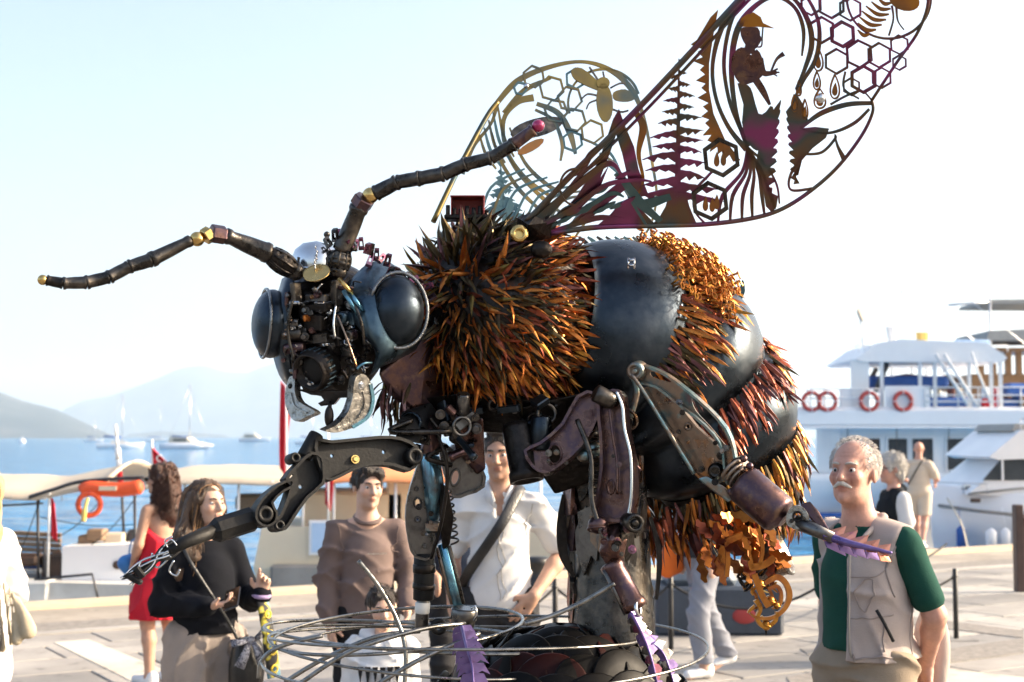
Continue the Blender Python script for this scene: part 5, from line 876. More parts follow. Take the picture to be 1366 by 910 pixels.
pm('wing_amber', [(.38, .17, .03), (.27, .12, .04), (.16, .10, .05)], .36, .8, scale=9, rvar=.08)
pm('wing_teal', [(.05, .105, .115), (.09, .15, .16)], .38, .8, scale=9, rvar=.08)
pm('sp_dark', [(.035, .028, .012), (.07, .05, .02), (.055, .022, .02)], .38, .8, scale=30, rvar=.1)
pm('sp_olive', [(.10, .08, .02), (.17, .12, .03), (.20, .085, .02)], .36, .8, scale=26, rvar=.1)
pm('sp_orange', [(.20, .065, .016), (.47, .165, .03), (.36, .11, .025), (.12, .04, .02)], .36, .8, scale=26, rvar=.1)
pm('sp_red', [(.16, .035, .02), (.27, .065, .03), (.09, .03, .03)], .36, .8, scale=26, rvar=.1)
pm('sp_gold', [(.34, .135, .02), (.45, .20, .03), (.24, .075, .018)], .34, .8, scale=26, rvar=.1)
pm('sp_plum', [(.08, .03, .035), (.13, .05, .05), (.055, .03, .03)], .4, .8, scale=26, rvar=.1)
pm('orange_sheet', [(.30, .095, .014), (.42, .16, .025), (.22, .06, .014)], .42, .55, scale=14, rvar=.1)
pm('pink_tint', [(.33, .09, .18), (.22, .08, .12), (.13, .10, .09)], .32, .85, scale=30, rvar=.1)
pm('crimson_ball', [(.50, .03, .12), (.36, .02, .10)], .15, .5, scale=10, coat=.6)
pm('purple_sheet', [(.10, .07, .22), (.19, .135, .33), (.14, .075, .19)], .36, .65, scale=12, rvar=.1)
pm('copper_sheet', [(.46, .16, .10), (.56, .25, .17), (.34, .12, .20)], .34, .7, scale=18, rvar=.1)
pm('disc_black', [(.0028, .0028, .0028), (.006, .0055, .0055)], .42, .0, scale=9, rvar=.1, spec=.12)
pm('disc_red', [(.03, .006, .005), (.014, .005, .005)], .42, .0, scale=9, rvar=.1, spec=.12)
pm('wire', [(.16, .155, .145), (.34, .33, .31)], .3, .95, scale=30, rvar=.08)
pm('hose', [(.16, .165, .17), (.26, .265, .27)], .3, .9, scale=30, rvar=.08)
pm('red_box', [(.30, .035, .03), (.22, .03, .025)], .5, .1, scale=15, rvar=.1)
pm('white_label', (.72, .70, .66), .5)

BEE_D = 4.0
bb = W(735, 600, 4.05)
BEE = thing('bee_sculpture', (bb.x, bb.y, 1.2), 'giant bee sculpture welded from scrap metal parts with cut-out metal wings', 'sculpture')
def circ(px, py, r, n=14, ry=None, rot=0):
    ry = r if ry is None else ry; c, s = math.cos(rot), math.sin(rot)
    return [(px+c*r*math.cos(2*math.pi*k/n)-s*ry*math.sin(2*math.pi*k/n), py+s*r*math.cos(2*math.pi*k/n)+c*ry*math.sin(2*math.pi*k/n)) for k in range(n)]
def sm2(pts, n=5, closed=True): return [(p.x, p.y) for p in cat_rom([(a, b, 0) for a, b in pts], n, closed)]
def pplate(mb, pl, outer, holes=(), th=.006, lift=0.0):
    n = pl.n; mb.plate([pl.at(*p)+n*lift for p in outer], [[pl.at(*p)+n*lift for p in h] for h in holes], n, th); return mb
def strip(mb, pl, pts, w, th=.004, lift=0.0, n=5, closed=False):
    """ribbon of sheet along photo-pixel points; w = width in px (number or per-point list)"""
    P = [Vector((p[0], p[1], 0)) for p in pts]
    if not isinstance(w, (list, tuple)): w = [w]*len(P)
    Q = cat_rom([(p.x, p.y, ww) for p, ww in zip(P, w)], n, closed) if n > 1 else [Vector((p.x, p.y, ww)) for p, ww in zip(P, w)]
    if closed: Q.append(Q[0].copy())
    m = len(Q); vs = []
    for i in range(m):
        t = (Q[min(i+1, m-1)]-Q[max(i-1, 0)]) if not (closed and i in (0, m-1)) else Q[1]-Q[m-2]
        t.z = 0; t = t.normalized() if t.length > 1e-6 else Vector((1, 0, 0))
        nn = Vector((-t.y, t.x, 0))*max(Q[i].z, .4)*.5
        a = pl.at(Q[i].x+nn.x, Q[i].y+nn.y)+pl.n*lift; b_ = pl.at(Q[i].x-nn.x, Q[i].y-nn.y)+pl.n*lift
        vs += [a, b_, b_-pl.n*th, a-pl.n*th]
    fs = []
    for i in range(m-1):
        k = 4*i
        for e in range(4): fs.append((k+e, k+(e+1) % 4, k+4+(e+1) % 4, k+4+e))
    fs += [(0, 3, 2, 1), (4*m-4, 4*m-3, 4*m-2, 4*m-1)]
    return mb.add(vs, fs)
def stamped(name, pl, outline, holes, mat, parent, th=.005, rim=.022, rw=3.0, rimmat=None, smooth=3, collar=True):
    """pressed-steel arm: web plate with holes, deep turned-up rim, collars round the holes"""
    ol = sm2(outline, smooth); mb = MB(); pplate(mb, pl, ol, holes, th); o = mb.build(name, mat, parent)
    mb = MB(); strip(mb, pl, ol, rw, rim, rim*.6, n=1, closed=True); mb.build('rim', rimmat or mat, parent if parent.parent else o) if False else mb.build('rim', rimmat or mat, o)
    if collar:
        for h in holes:
            c = [pl.at(*p)+pl.n*.001 for p in h]; mb = MB(); mb.tube(c, U(3.8)*1.8, 6, closed=True); mb.build('hole_collar', rimmat or mat, o)
    return o
def bolt(parent, p, ax, r, mat='gunmetal', h=None):
    h = h or r*.9; mb = MB(); ax = Vector(ax).normalized()
    mb.lathe([(r*1.45, -h*.2), (r*1.45, h*.12), (r*1.4, h*.16)], p, ax, 14, False); mb.lathe([(r, h*.1), (r, h*.85), (r*.8, h)], p, ax, 6, False)
    return mb.build('bolt', mat, parent)

# ---- thorax and abdomen
TH = W(672, 425, 4.02); TR = Vector((.262, .255, .262))
mb = MB(); mb.ell(TH, TR, nu=36, nv=22); thorax = mb.build('thorax', 'dark_iron', BEE); mb = MB(); mb.ell(TH+Vector((-.07, .03, .118)), (.13, .15, .168), nu=30, nv=18); mb.build('back_shell', 'blued_plate', thorax)
AX = [(745, 428, 4.06, 108), (800, 442, 4.10, 122), (850, 468, 4.15, 132), (893, 505, 4.19, 134), (930, 553, 4.22, 126), (962, 603, 4.25, 112), (986, 655, 4.27, 86), (1002, 705, 4.27, 58), (1010, 742, 4.26, 26)]
AXP = [Vector(W(a, b, d)) for a, b, d, r in AX]; AXR = [r*U(d) for a, b, d, r in AX]
fine = cat_rom([(p.x, p.y, p.z) for p in AXP], 10); fr = [v.x for v in cat_rom([(r, 0, 0) for r in AXR], 10)]
NA = len(fine)
def ax_frame(i):
    t = (fine[min(i+1, NA-1)]-fine[max(i-1, 0)]).normalized(); a = (Vector((0, -1, 0))-t*(-t.y)).normalized(); return t, a, t.cross(a)
def ax_pt(i, phi, k=1.0):
    i = max(0, min(NA-1, i)); i0 = int(i); f = i-i0; c = fine[i0].lerp(fine[min(i0+1, NA-1)], f); r = lerp(fr[i0], fr[min(i0+1, NA-1)], f)
    t, a, b = ax_frame(i0); nrm = a*math.cos(phi)+b*math.sin(phi); return c+nrm*r*k, nrm, t
def seg(i0, i1, bulge, mat, name='abdomen_segment'):
    mb = MB(); n = 44; st = []; ns = 12
    for q in range(ns+1):
        f = q/ns; i = i0+(i1-i0)*f; k = 1+bulge*(math.sin(math.pi*f)-.55)
        for s in range(n): st.append(ax_pt(i, 2*math.pi*s/n, k)[0])
    fs = [(q*n+s, q*n+(s+1) % n, (q+1)*n+(s+1) % n, (q+1)*n+s) for q in range(ns) for s in range(n)]
    mb.add(st, fs, True); mb.f += [tuple(range(n)), tuple(reversed(range(ns*n, ns*n+n)))]; mb.sm += [False, False]
    return mb.build(name, mat, BEE)
segs = [seg(2, 20, .12, 'blued'), seg(19, 37, .14, 'blued'), seg(36, 53, .16, 'blued'), seg(52, 78, .06, 'dark_iron')]

# ---- spikes
def spike_mesh(bend, wid, fold, twist):
    st = [(0, .5), (.2, .85), (.45, 1.0), (.74, .66), (1.0, .02)]; vs = []
    for z, w_ in st:
        x = bend*z*z; ca, sa = math.cos(twist*z), math.sin(twist*z); hw = wid*w_*.5
        for y, dx in ((-hw, fold*w_*wid), (0, 0), (hw, fold*w_*wid)): vs.append((x+dx*ca-y*sa*.6, y*ca, z-bend*bend*z*z*.3))
    fs = []
    for i in range(4):
        for e in range(2): a = i*3+e; fs.append((a, a+1, a+4, a+3))
    return vs, fs
SPV = [spike_mesh(b_, w_, f_, t_) for b_, w_, f_, t_ in ((.35, .19, .3, .5), (.6, .18, .25, -.7), (.18, .21, .35, .25), (.8, .18, .3, .8))]
SPK = []                                       # (score, variant, material, matrix, parent)
VIEW = Vector((0, 1, 0))
def add_spike(p, d, bendto, L, wid, mat, parent, score):
    z = d.normalized(); x = bendto-z*bendto.dot(z)
    x = x.normalized() if x.length > 1e-4 else z.orthogonal().normalized(); y = z.cross(x)
    m_ = Matrix(((x.x*L, y.x*L*wid, z.x*L, p.x), (x.y*L, y.y*L*wid, z.y*L, p.y), (x.z*L, y.z*L*wid, z.z*L, p.z), (0, 0, 0, 1)))
    SPK.append((score, random.randrange(4), mat, m_, parent))
pole = Vector((-.34, -.80, .05)).normalized()
N = 2900
for k in range(N):
    zz = 1-2*(k+.5)/N; ph = k*2.399963; nn = Vector((math.sqrt(1-zz*zz)*math.cos(ph), math.sqrt(1-zz*zz)*math.sin(ph), zz))
    p = TH+Vector((nn.x*TR.x, nn.y*TR.y, nn.z*TR.z))*.985
    if nn.z > .93 and -.3 < nn.x < .1: continue
    if nn.x < -.86 and nn.z < .4: continue
    if nn.z < -.80: continue
    tn = nn-pole; tn = tn-nn*tn.dot(nn)
    tn = tn.normalized() if tn.length > .05 else Vector((0, 0, -1))
    away = min(1, (nn-pole).length/1.0)
    jit = Vector((random.gauss(0, .24), random.gauss(0, .24), random.gauss(0, .24)))
    sw1 = math.sin(nn.x*5+nn.z*3)*.35; d = nn*(.55 if nn.x > -.3 else .75)+tn*(.55*away)+jit+Vector((.30+sw1*.3, 0, -.22+sw1*.5 if nn.z < .5 else .1))
    t_ = nn.x*.5+.5; u_ = nn.z
    if u_ > .45: mat = random.choice(['sp_dark', 'sp_dark', 'sp_dark', 'sp_plum'] if t_ < .62 else ['sp_red', 'sp_orange', 'sp_dark'])
    elif t_ > .62 and u_ > .15: mat = random.choice(['sp_orange', 'sp_red', 'sp_orange', 'sp_plum'])
    elif u_ < -.25: mat = random.choice(['sp_orange', 'sp_orange', 'sp_gold', 'sp_orange', 'sp_red', 'sp_dark'])
    else: mat = random.choice(['sp_orange', 'sp_olive', 'sp_orange', 'sp_red', 'sp_dark', 'sp_orange', 'sp_dark'])
    L = random.uniform(.05, .088)*(1.35 if u_ > .4 and nn.x < 0 else 1)
    add_spike(p, d, tn*.4+Vector((random.gauss(.5, .5), random.gauss(0, .4), random.gauss(-.5, .6))), L, random.uniform(.8, 1.15), mat, thorax, -nn.y*2+random.random())
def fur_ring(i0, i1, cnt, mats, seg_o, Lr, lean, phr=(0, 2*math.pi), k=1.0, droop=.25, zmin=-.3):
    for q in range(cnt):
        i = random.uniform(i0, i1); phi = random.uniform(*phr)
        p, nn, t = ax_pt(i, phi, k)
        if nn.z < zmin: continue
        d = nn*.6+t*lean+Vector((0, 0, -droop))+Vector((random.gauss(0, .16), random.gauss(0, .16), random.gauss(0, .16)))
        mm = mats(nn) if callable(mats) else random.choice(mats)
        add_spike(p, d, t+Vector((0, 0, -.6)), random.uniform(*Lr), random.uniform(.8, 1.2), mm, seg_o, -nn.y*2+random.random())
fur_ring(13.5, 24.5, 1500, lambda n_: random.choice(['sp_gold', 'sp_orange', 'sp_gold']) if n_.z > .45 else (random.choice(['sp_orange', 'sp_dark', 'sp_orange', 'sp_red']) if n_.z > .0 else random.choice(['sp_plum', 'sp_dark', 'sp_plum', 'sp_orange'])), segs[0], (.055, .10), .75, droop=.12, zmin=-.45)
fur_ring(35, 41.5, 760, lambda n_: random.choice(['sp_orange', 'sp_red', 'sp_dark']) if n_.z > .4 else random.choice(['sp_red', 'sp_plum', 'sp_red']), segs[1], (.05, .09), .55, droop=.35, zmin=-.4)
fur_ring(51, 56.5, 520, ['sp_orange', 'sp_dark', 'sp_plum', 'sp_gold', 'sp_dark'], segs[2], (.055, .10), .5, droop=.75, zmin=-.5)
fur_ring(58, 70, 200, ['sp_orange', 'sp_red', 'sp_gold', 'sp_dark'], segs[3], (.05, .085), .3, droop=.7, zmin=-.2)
# under-chin and belly tufts
for q in range(46):
    p = W(random.uniform(508, 552), random.uniform(508, 548), 3.82+random.random()*.1)
    add_spike(p, Vector((random.uniform(-.6, .5), random.uniform(-.4, .2), random.uniform(-1, -.1))), Vector((0, 0, -1)), random.uniform(.05, .09), 1, random.choice(['sp_plum', 'sp_dark', 'rust_purple']), thorax, 0)
for q in range(60):
    p = W(random.uniform(850, 960), random.uniform(668, 715), 4.08+random.random()*.1)
    add_spike(p, Vector((random.uniform(-.4, .5), random.uniform(-.6, .1), random.uniform(-1, -.5))), Vector((.3, 0, -1)), random.uniform(.07, .12), 1.1, random.choice(['sp_red', 'sp_orange', 'sp_plum']), segs[3], .9)
SPK.sort(key=lambda s: -s[0])
spmesh = {}
for rank, (sc_, v_, mat, m_, pa) in enumerate(SPK[:300]):
    if (v_, mat) not in spmesh:
        me = bpy.data.meshes.new('spike'); me.from_pydata(SPV[v_][0], [], SPV[v_][1]); me.materials.append(M(mat)); spmesh[(v_, mat)] = me
    inst('spike', spmesh[(v_, mat)], m_, pa)
rest = {}
for sc_, v_, mat, m_, pa in SPK[300:]: rest.setdefault((pa.name, mat), []).append((v_, m_))
for (pn, mat), lst in rest.items():
    mb = MB()
    for v_, m_ in lst: mb.add([m_@Vector(q) for q in SPV[v_][0]], SPV[v_][1])
    tag(mb.build('spike_mass', mat, bpy.data.objects[pn]), kind='stuff')
# orange link flowers on the first fur ring
lm = MB(); hx = [Vector((math.cos(q*math.pi/3), math.sin(q*math.pi/3), 0)) for q in range(6)]
lm.tube([h*.9 for h in hx], .22, 5, closed=True, smooth=False); lm.tube([Vector((.9, 0, -2.6)), Vector((.9, 0, 0))], .3, 5)
lk = []
for mt in ('sp_gold', 'sp_orange', 'orange_sheet'): o = lm.build('chain_link', mt); lk.append(o.data); bpy.data.objects.remove(o)
for q in range(420):
    i = random.uniform(12.0, 24.0); phi = random.gauss(math.pi*1.5, .62); p, nn, t = ax_pt(i, phi, 1.0)
    if nn.z < .25: p, nn, t = ax_pt(i, -phi, 1.0)
    if nn.z < .3: continue
    d = (nn*.9+t*.35+Vector((random.gauss(0, .2), random.gauss(0, .2), random.gauss(0, .2)))).normalized(); z = d; x = z.orthogonal().normalized(); y = z.cross(x); s = .0115
    ps = p+d*random.uniform(.03, .07)
    inst('chain_link', random.choice(lk), Matrix(((x.x*s, y.x*s, z.x*s, ps.x), (x.y*s, y.y*s, z.y*s, ps.y), (x.z*s, y.z*s, z.z*s, ps.z), (0, 0, 0, 1))), segs[0])
mb = MB(); 
for s_ in (0, 1): mb.tube([W(838, 347+s_*7, 3.87), W(846, 347+s_*7, 3.865)], .004, 6)
mb.tube([W(838, 344, 3.87), W(838, 359, 3.87)], .003, 6); mb.tube([W(846, 344, 3.865), W(846, 359, 3.865)], .003, 6); mb.build('buckle', 'chrome', segs[0])
pl = PL((985, 375, 4.2), (995, 375, 4.2), (985, 420, 4.2)); mb = MB(); pplate(mb, pl, sm2([(991, 373), (994, 388), (990, 400), (994, 412), (988, 420), (983, 410), (985, 398), (981, 388), (987, 384)], 3), [], .004); mb.build('leaf_fin', 'wing_teal', segs[1])

# ---- head
HP = lambda a, b, d=3.72: W(a, b, d)
u3 = U(3.72)
face = Vector((-.52, -.84, -.10)).normalized(); fup = Vector((0, 0, 1)); fup = (fup-face*face.z).normalized(); fri = fup.cross(face)   # fri: towards camera right
mb = MB(); rot = Matrix((fri, -face, fup)).transposed(); mb.ell(HP(443, 440, 3.84), (.155, .15, .185), rot, 28, 18); head = mb.build('head', 'dark_iron', BEE)
mb = MB(); mb.hull([HP(a, b, d) for a, b, d in ((388, 378, 3.70), (466, 368, 3.72), (482, 430, 3.68), (484, 500, 3.70), (455, 525, 3.70), (405, 522, 3.70), (385, 470, 3.68), (382, 420, 3.68), (430, 400, 3.63), (430, 500, 3.64))]); mb.build('face_block', 'dark_iron', head)
# helmet dome
mb = MB(); mb.lathe([(.064, -.012), (.0655, 0), (.064, .02), (.055, .045), (.035, .062), (.0, .069)], HP(421, 357, 3.70), (0.05, -.15, 1), 26); mb.torus(HP(421, 357, 3.70), (0.05, -.15, 1), .065, .004, 30); dome = mb.build('helmet_dome', 'chrome', head)
mb = MB(); mb.ell(HP(436, 313, 3.70), (.0085,)*3, nu=12, nv=8); mb.tube([HP(436, 316, 3.70), HP(435, 326, 3.70)], .004, 8); mb.build('dome_knob', 'gunmetal', dome)
for q in range(7):
    mb = MB(); mb.torus(HP(421+math.sin(q)*1.5, 330+q*4.6, 3.625-q*.004), (1, 0, q % 2), .006, .0016, 10, 5); mb.build('chain_link', 'chrome', dome)
for a in (-1.1, -.6, .6, 1.1):
    mb = MB(); mb.box(HP(421, 350, 3.7)+Vector((math.sin(a)*.066, -math.cos(a)*.066, -.006)), (.004, .004, .026)); mb.build('strap_clip', 'gunmetal', dome)
mb = MB(); mb.lathe([(.0, .0), (.02, .004), (.034, .016), (.036, .02), (.032, .018)], HP(424, 372, 3.60), (-.1, -.5, .55), 22); mb.build('brass_dish', 'brass', head)
# visor bars and engine clutter
def fp(a, b, l=0.0): return HP(a, b, 3.645)+face*l
clut = MB
for (a, b, w_, h_, dp, mt) in ((398, 392, 8, 30, .03, 'gunmetal'), (452, 392, 9, 36, .03, 'gunmetal'), (425, 398, 34, 10, .02, 'grey_steel'), (424, 412, 46, 12, .03, 'dark_iron'), (425, 430, 30, 22, .035, 'dark_iron'),
     (404, 404, 18, 5, .045, 'chrome'), (437, 404, 18, 4, .045, 'chrome'), (462, 384, 22, 5, .03, 'rust_purple'), (428, 452, 40, 14, .035, 'gunmetal'), (455, 445, 10, 34, .03, 'dark_iron'), (418, 470, 24, 9, .04, 'gunmetal'),
     (404, 494, 6, 22, .045, 'rust_purple'), (468, 470, 16, 12, .03, 'gunmetal'), (470, 425, 16, 18, .02, 'blued_plate'), (448, 478, 14, 10, .045, 'dark_iron'), (386, 408, 6, 36, .02, 'rust_purple'), (420, 424, 5, 9, .056, 'sp_orange'), (452, 500, 10, 6, .05, 'dark_iron')):
    mb = MB(); mb.box(fp(a, b, dp*.3), (w_*u3, dp, h_*u3), rot@Matrix.Rotation(random.uniform(-.15, .15), 3, 'Y'), ch=.003); mb.build('bracket', mt, head)
for (a, b, r, l, mt) in ((394, 446, 8.5, .055, 'gunmetal'), (397, 464, 8, .055, 'rust_purple'), (393, 431, 6, .04, 'grey_steel'), (410, 482, 6, .05, 'gunmetal'), (462, 424, 9, .035, 'blued_plate'), (472, 447, 7, .03, 'gunmetal'), (436, 470, 5, .06, 'chrome'), (446, 458, 4, .06, 'chrome')):
    mb = MB(); p = fp(a, b); dx = (face*.35-fri*.9).normalized() if a < 405 else face; mb.lathe([(r*u3*.8, -l*.5), (r*u3, -l*.45), (r*u3, l*.4), (r*u3*.82, l*.5), (r*u3*.4, l*.5), (r*u3*.4, l*.3)], p+face*.012, dx, 18); mb.build('cylinder', mt, head)
for q in range(70):
    a, b = random.uniform(386, 480), random.uniform(380, 512); t_ = random.random(); mb = MB(); rt_ = rot@Euler((random.uniform(-.4, .4), random.uniform(-.5, .5), random.uniform(-.4, .4))).to_matrix(); cc = fp(a, b, random.uniform(.0, .03))
    if t_ < .4: mb.box(cc, (random.uniform(.006, .022), random.uniform(.008, .02), random.uniform(.004, .014)), rt_, ch=.0015); nm_ = 'small_bracket'
    elif t_ < .7: mb.lathe([(.003, 0), (.006, .001), (.006, .012), (.004, .014), (.002, .010)], cc, rt_@Vector((random.gauss(0, .6), -1, random.gauss(0, .6))), 12); nm_ = 'spigot'
    elif t_ < .85: mb.torus(cc, rt_@Vector((0, -1, .3)), random.uniform(.006, .012), .0022, 16, 6); nm_ = 'washer'
    else: mb.tube(cat_rom([cc, cc+rt_@Vector((.015, -.012, .01)), cc+rt_@Vector((.03, 0, random.uniform(-.02, .02)))], 4), .0022, 6); nm_ = 'pipe'
    mb.build(nm_, random.choice(['gunmetal', 'gunmetal', 'grey_steel', 'dark_iron', 'rust_purple', 'chrome', 'stamp_bronze']), head)
for q in range(26):
    a = random.uniform(388, 480); b = random.uniform(385, 512); r = random.uniform(2.0, 4.2)*u3
    bolt(head, fp(a, b, random.uniform(.012, .03)), face+Vector((random.gauss(0, .2), 0, random.gauss(0, .2))), r, random.choice(['gunmetal', 'grey_steel', 'rust_purple', 'chrome']), r*1.6)
for q in range(16):
    mb = MB(); mb.torus(HP(478+random.uniform(-7, 14), 445+q*3.2, 3.665), (random.gauss(0, 1), -1, random.gauss(0, 1)), .0085, .0022, 12, 5); mb.build('chain_link', random.choice(['gunmetal', 'chrome', 'dark_iron']), head)
# lens barrel
lx = (face+Vector((-.05, -.1, -.30))).normalized(); lc = fp(431, 486, -.01); mb = MB(); n_ = 40; rr = 26*u3; pts = []
for h, r in ((0, .95), (.028, .95), (.03, 1.05), (.055, 1.05), (.057, .96), (.072, .96), (.075, .9), (.072, .8), (.05, .74)): pts.append((rr*r, h))
mb.lathe(pts, lc, lx, n_); lens = mb.build('lens_barrel', 'dark_iron', head)
for q in range(22):
    an = 2*math.pi*q/22; a = lx.orthogonal().normalized(); b_ = lx.cross(a); mb = MB(); dr = a*math.cos(an)+b_*math.sin(an)
    mb.box(lc+lx*.042+dr*rr*1.05, (.006, .026, .004), Matrix((lx.cross(dr), lx, dr)).transposed(), ch=.001); mb.build('grip_rib', 'blued_plate', lens)
mb = MB(); mb.ell(lc+lx*.048, (rr*.75, rr*.75, .012), Matrix((lx.orthogonal().normalized(), lx.cross(lx.orthogonal().normalized()), lx)).transposed()); mb.build('lens_glass', 'black_arm', lens)
# fairings and eyes
def shell(name, pts, mat, parent, n=4):
    """bulged panel through a grid of (px,py,d) rows"""
    rows = [cat_rom([W(*p) for p in r], n) for r in pts]; cols = list(zip(*rows)); grid = [cat_rom(c, n) for c in cols]
    a, b_ = len(grid), len(grid[0]); vs = [p for c in grid for p in c]; fs = [(i*b_+j, i*b_+j+1, (i+1)*b_+j+1, (i+1)*b_+j) for i in range(a-1) for j in range(b_-1)]
    mb = MB(); mb.add(vs, fs, True); o = mb.build(name, mat, parent); md = o.modifiers.new('t', 'SOLIDIFY'); md.thickness = .005; md.offset = -1; return o
fair = shell('eye_fairing', [[(462, 380, 3.70), (490, 352, 3.74), (520, 350, 3.80), (545, 372, 3.88)], [(464, 400, 3.64), (490, 395, 3.62), (525, 395, 3.66), (560, 405, 3.82)],
     [(476, 435, 3.62), (497, 440, 3.59), (530, 440, 3.64), (562, 440, 3.82)], [(500, 468, 3.62), (510, 470, 3.60), (535, 468, 3.66), (556, 465, 3.82)], [(494, 500, 3.66), (505, 492, 3.64), (520, 485, 3.70), (535, 478, 3.84)]], 'blued_plate', head)
for q, (a, b, c_, d_) in enumerate(((458, 388, 478, 420), (468, 392, 484, 415), (452, 372, 470, 392))):
    mb = MB(); mb.tube([HP(a, b, 3.60), HP((a+c_)/2, (b+d_)/2, 3.59), HP(c_, d_, 3.60)], .006, 6); mb.build('trim_bar', 'blue_steel' if q < 2 else 'brass', fair)
ez = Vector((.40, -.90, .04)).normalized(); ex = Vector((0, 0, 1)).cross(ez).normalized()*-1; er = Matrix((ex, ez, ex.cross(ez))).transposed()
eyc = W(529, 415, 3.66); mb = MB(); mb.ell(eyc, (36*u3, .075, 47*u3), er, 30, 18); eye = mb.build('eye', 'blued', head)
pth = []
for k in range(30):
    an = R(20)+k/29*R(318); pth.append(eyc+er@Vector((math.cos(an)*38*u3, .018-.01*math.cos(an), math.sin(an)*50*u3)))
mb = MB(); mb.tube(pth, .0050, 8); hose = mb.build('eye_hose', 'hose', head)
for k in range(34):
    f = k/33*27; i = int(f); p = pth[i].lerp(pth[i+1], f-i); mb = MB(); mb.torus(p, pth[i+1]-pth[i], .0050, .0011, 9, 4); mb.build('hose_ring', 'hose', hose)
shell('cheek_shell', [[(376, 372, 3.72), (384, 368, 3.68), (392, 372, 3.66)], [(366, 410, 3.72), (372, 410, 3.64), (385, 412, 3.63)], [(362, 460, 3.72), (372, 462, 3.64), (386, 462, 3.63)], [(372, 500, 3.74), (382, 506, 3.68), (390, 503, 3.66)], [(388, 520, 3.76), (392, 521, 3.72), (396, 515, 3.69)]], 'blued', head)
mb = MB(); ez2 = Vector((-.93, -.36, .03)).normalized(); ex2 = Vector((0, 0, 1)).cross(ez2).normalized()*-1; er2 = Matrix((ex2, ez2, ex2.cross(ez2))).transposed()
e2 = W(362, 432, 3.70); mb.ell(e2, (.09, .05, 46*u3), er2, 28, 16); mb.build('eye', 'blued', head)
mb = MB(); mb.tube([e2+er2@Vector((math.cos(k/24*2*math.pi)*.086, .018, math.sin(k/24*2*math.pi)*46*u3)) for k in range(24)], .0038, 7, closed=True); mb.build('eye_rim', 'hose', head)
# mandibles, tongue, chin
pl = PL((485, 500, 3.60), (440, 575, 3.55), (500, 545, 3.64))
mb = MB(); pplate(mb, pl, sm2([(476, 502), (487, 500), (496, 514), (498, 535), (491, 556), (472, 570), (450, 577), (434, 575), (449, 567), (463, 552), (470, 533), (472, 515)], 4), [], .024); md = mb.build('mandible', 'silver', head)
bolt(md, pl.at(482, 514), pl.n, .007, 'chrome'); mb = MB(); strip(mb, pl, [(484, 522), (486, 540), (474, 560), (450, 572)], 2.2, .004, .004); mb.build('raised_scroll', 'silver', md)
mb = MB(); strip(mb, pl, [(494, 512), (497, 535), (490, 556), (470, 570)], 4, .03, .003); mb.build('edge_band', 'blue_steel', md)
pl = PL((390, 505, 3.62), (418, 550, 3.56), (380, 545, 3.62))
mb = MB(); pplate(mb, pl, sm2([(387, 502), (393, 506), (393, 522), (399, 536), (420, 549), (408, 556), (394, 562), (384, 550), (380, 532), (382, 515)], 4), [], .022); md = mb.build('mandible', 'silver', head)
bolt(md, pl.at(387, 515), pl.n, .005, 'gunmetal'); mb = MB(); strip(mb, pl, [(388, 524), (394, 542), (410, 551)], 2, .004, .004); mb.build('raised_scroll', 'silver', md)
pl = PL((430, 530, 3.62), (460, 530, 3.62), (440, 560, 3.62)); mb = MB(); pplate(mb, pl, [(395, 520), (470, 522), (478, 530), (452, 531), (445, 540), (428, 542), (424, 538), (432, 534), (428, 528), (415, 527), (408, 524)], [], .05); mb.build('chin_plate', 'dark_iron', head)
mb = MB(); mb.ell(W(439, 556, 3.60), (.012, .012, .028)); mb.tube([W(440, 535, 3.61), W(440, 548, 3.60)], .005, 8); mb.build('tongue', 'dark_iron', head)
for pts, r, mt in (([(450, 420, 3.60), (462, 450, 3.58), (476, 490, 3.58)], .0028, 'stamp_bronze'), ([(448, 408, 3.58), (445, 432, 3.57), (447, 450, 3.57)], .003, 'chrome'), ([(476, 492, 3.6), (485, 485, 3.6), (496, 484, 3.62)], .003, 'blue_steel'), ([(390, 400, 3.6), (384, 440, 3.6), (392, 480, 3.6)], .004, 'gunmetal'), ([(470, 400, 3.6), (482, 430, 3.58), (486, 460, 3.6)], .004, 'gunmetal')):
    mb = MB(); mb.tube(cat_rom([W(*p) for p in pts], 6), r, 7); mb.build('cable', mt, head)
# pinkish clip mane behind the head
for q in range(26):
    f = q/25; a = lerp(440, 566, f)+random.uniform(-4, 4); b = 338+math.sin(f*2.4-.6)*18+f*f*45+random.uniform(-7, 7); ln = random.uniform(11, 17); an = lerp(-1.9, -.5, f)+random.uniform(-.3, .3)
    b -= 6; d_ = 3.66+f*.10+random.uniform(-.02, .02); pl = PL((a, b, d_), (a+10, b+2, d_+random.uniform(-.03, .03)), (a, b+10, d_+random.uniform(-.04, .04))); dx, dy = math.cos(an), math.sin(an)
    o_ = [(a-dy*4, b+dx*4), (a+dx*ln-dy*3, b+dy*ln+dx*3), (a+dx*ln+dy*3, b+dy*ln-dx*3), (a+dy*4, b-dx*4)]; c_ = (a+dx*ln*.5, b+dy*ln*.5)
    mb = MB(); pplate(mb, pl, o_, [[(c_[0]+(p[0]-c_[0])*.5, c_[1]+(p[1]-c_[1])*.5) for p in o_]], .008); mb.build('clip', random.choice(['pink_tint', 'pink_tint', 'gunmetal', 'rust_purple']) if f > .3 else random.choice(['gunmetal', 'grey_steel', 'pink_tint']), head)
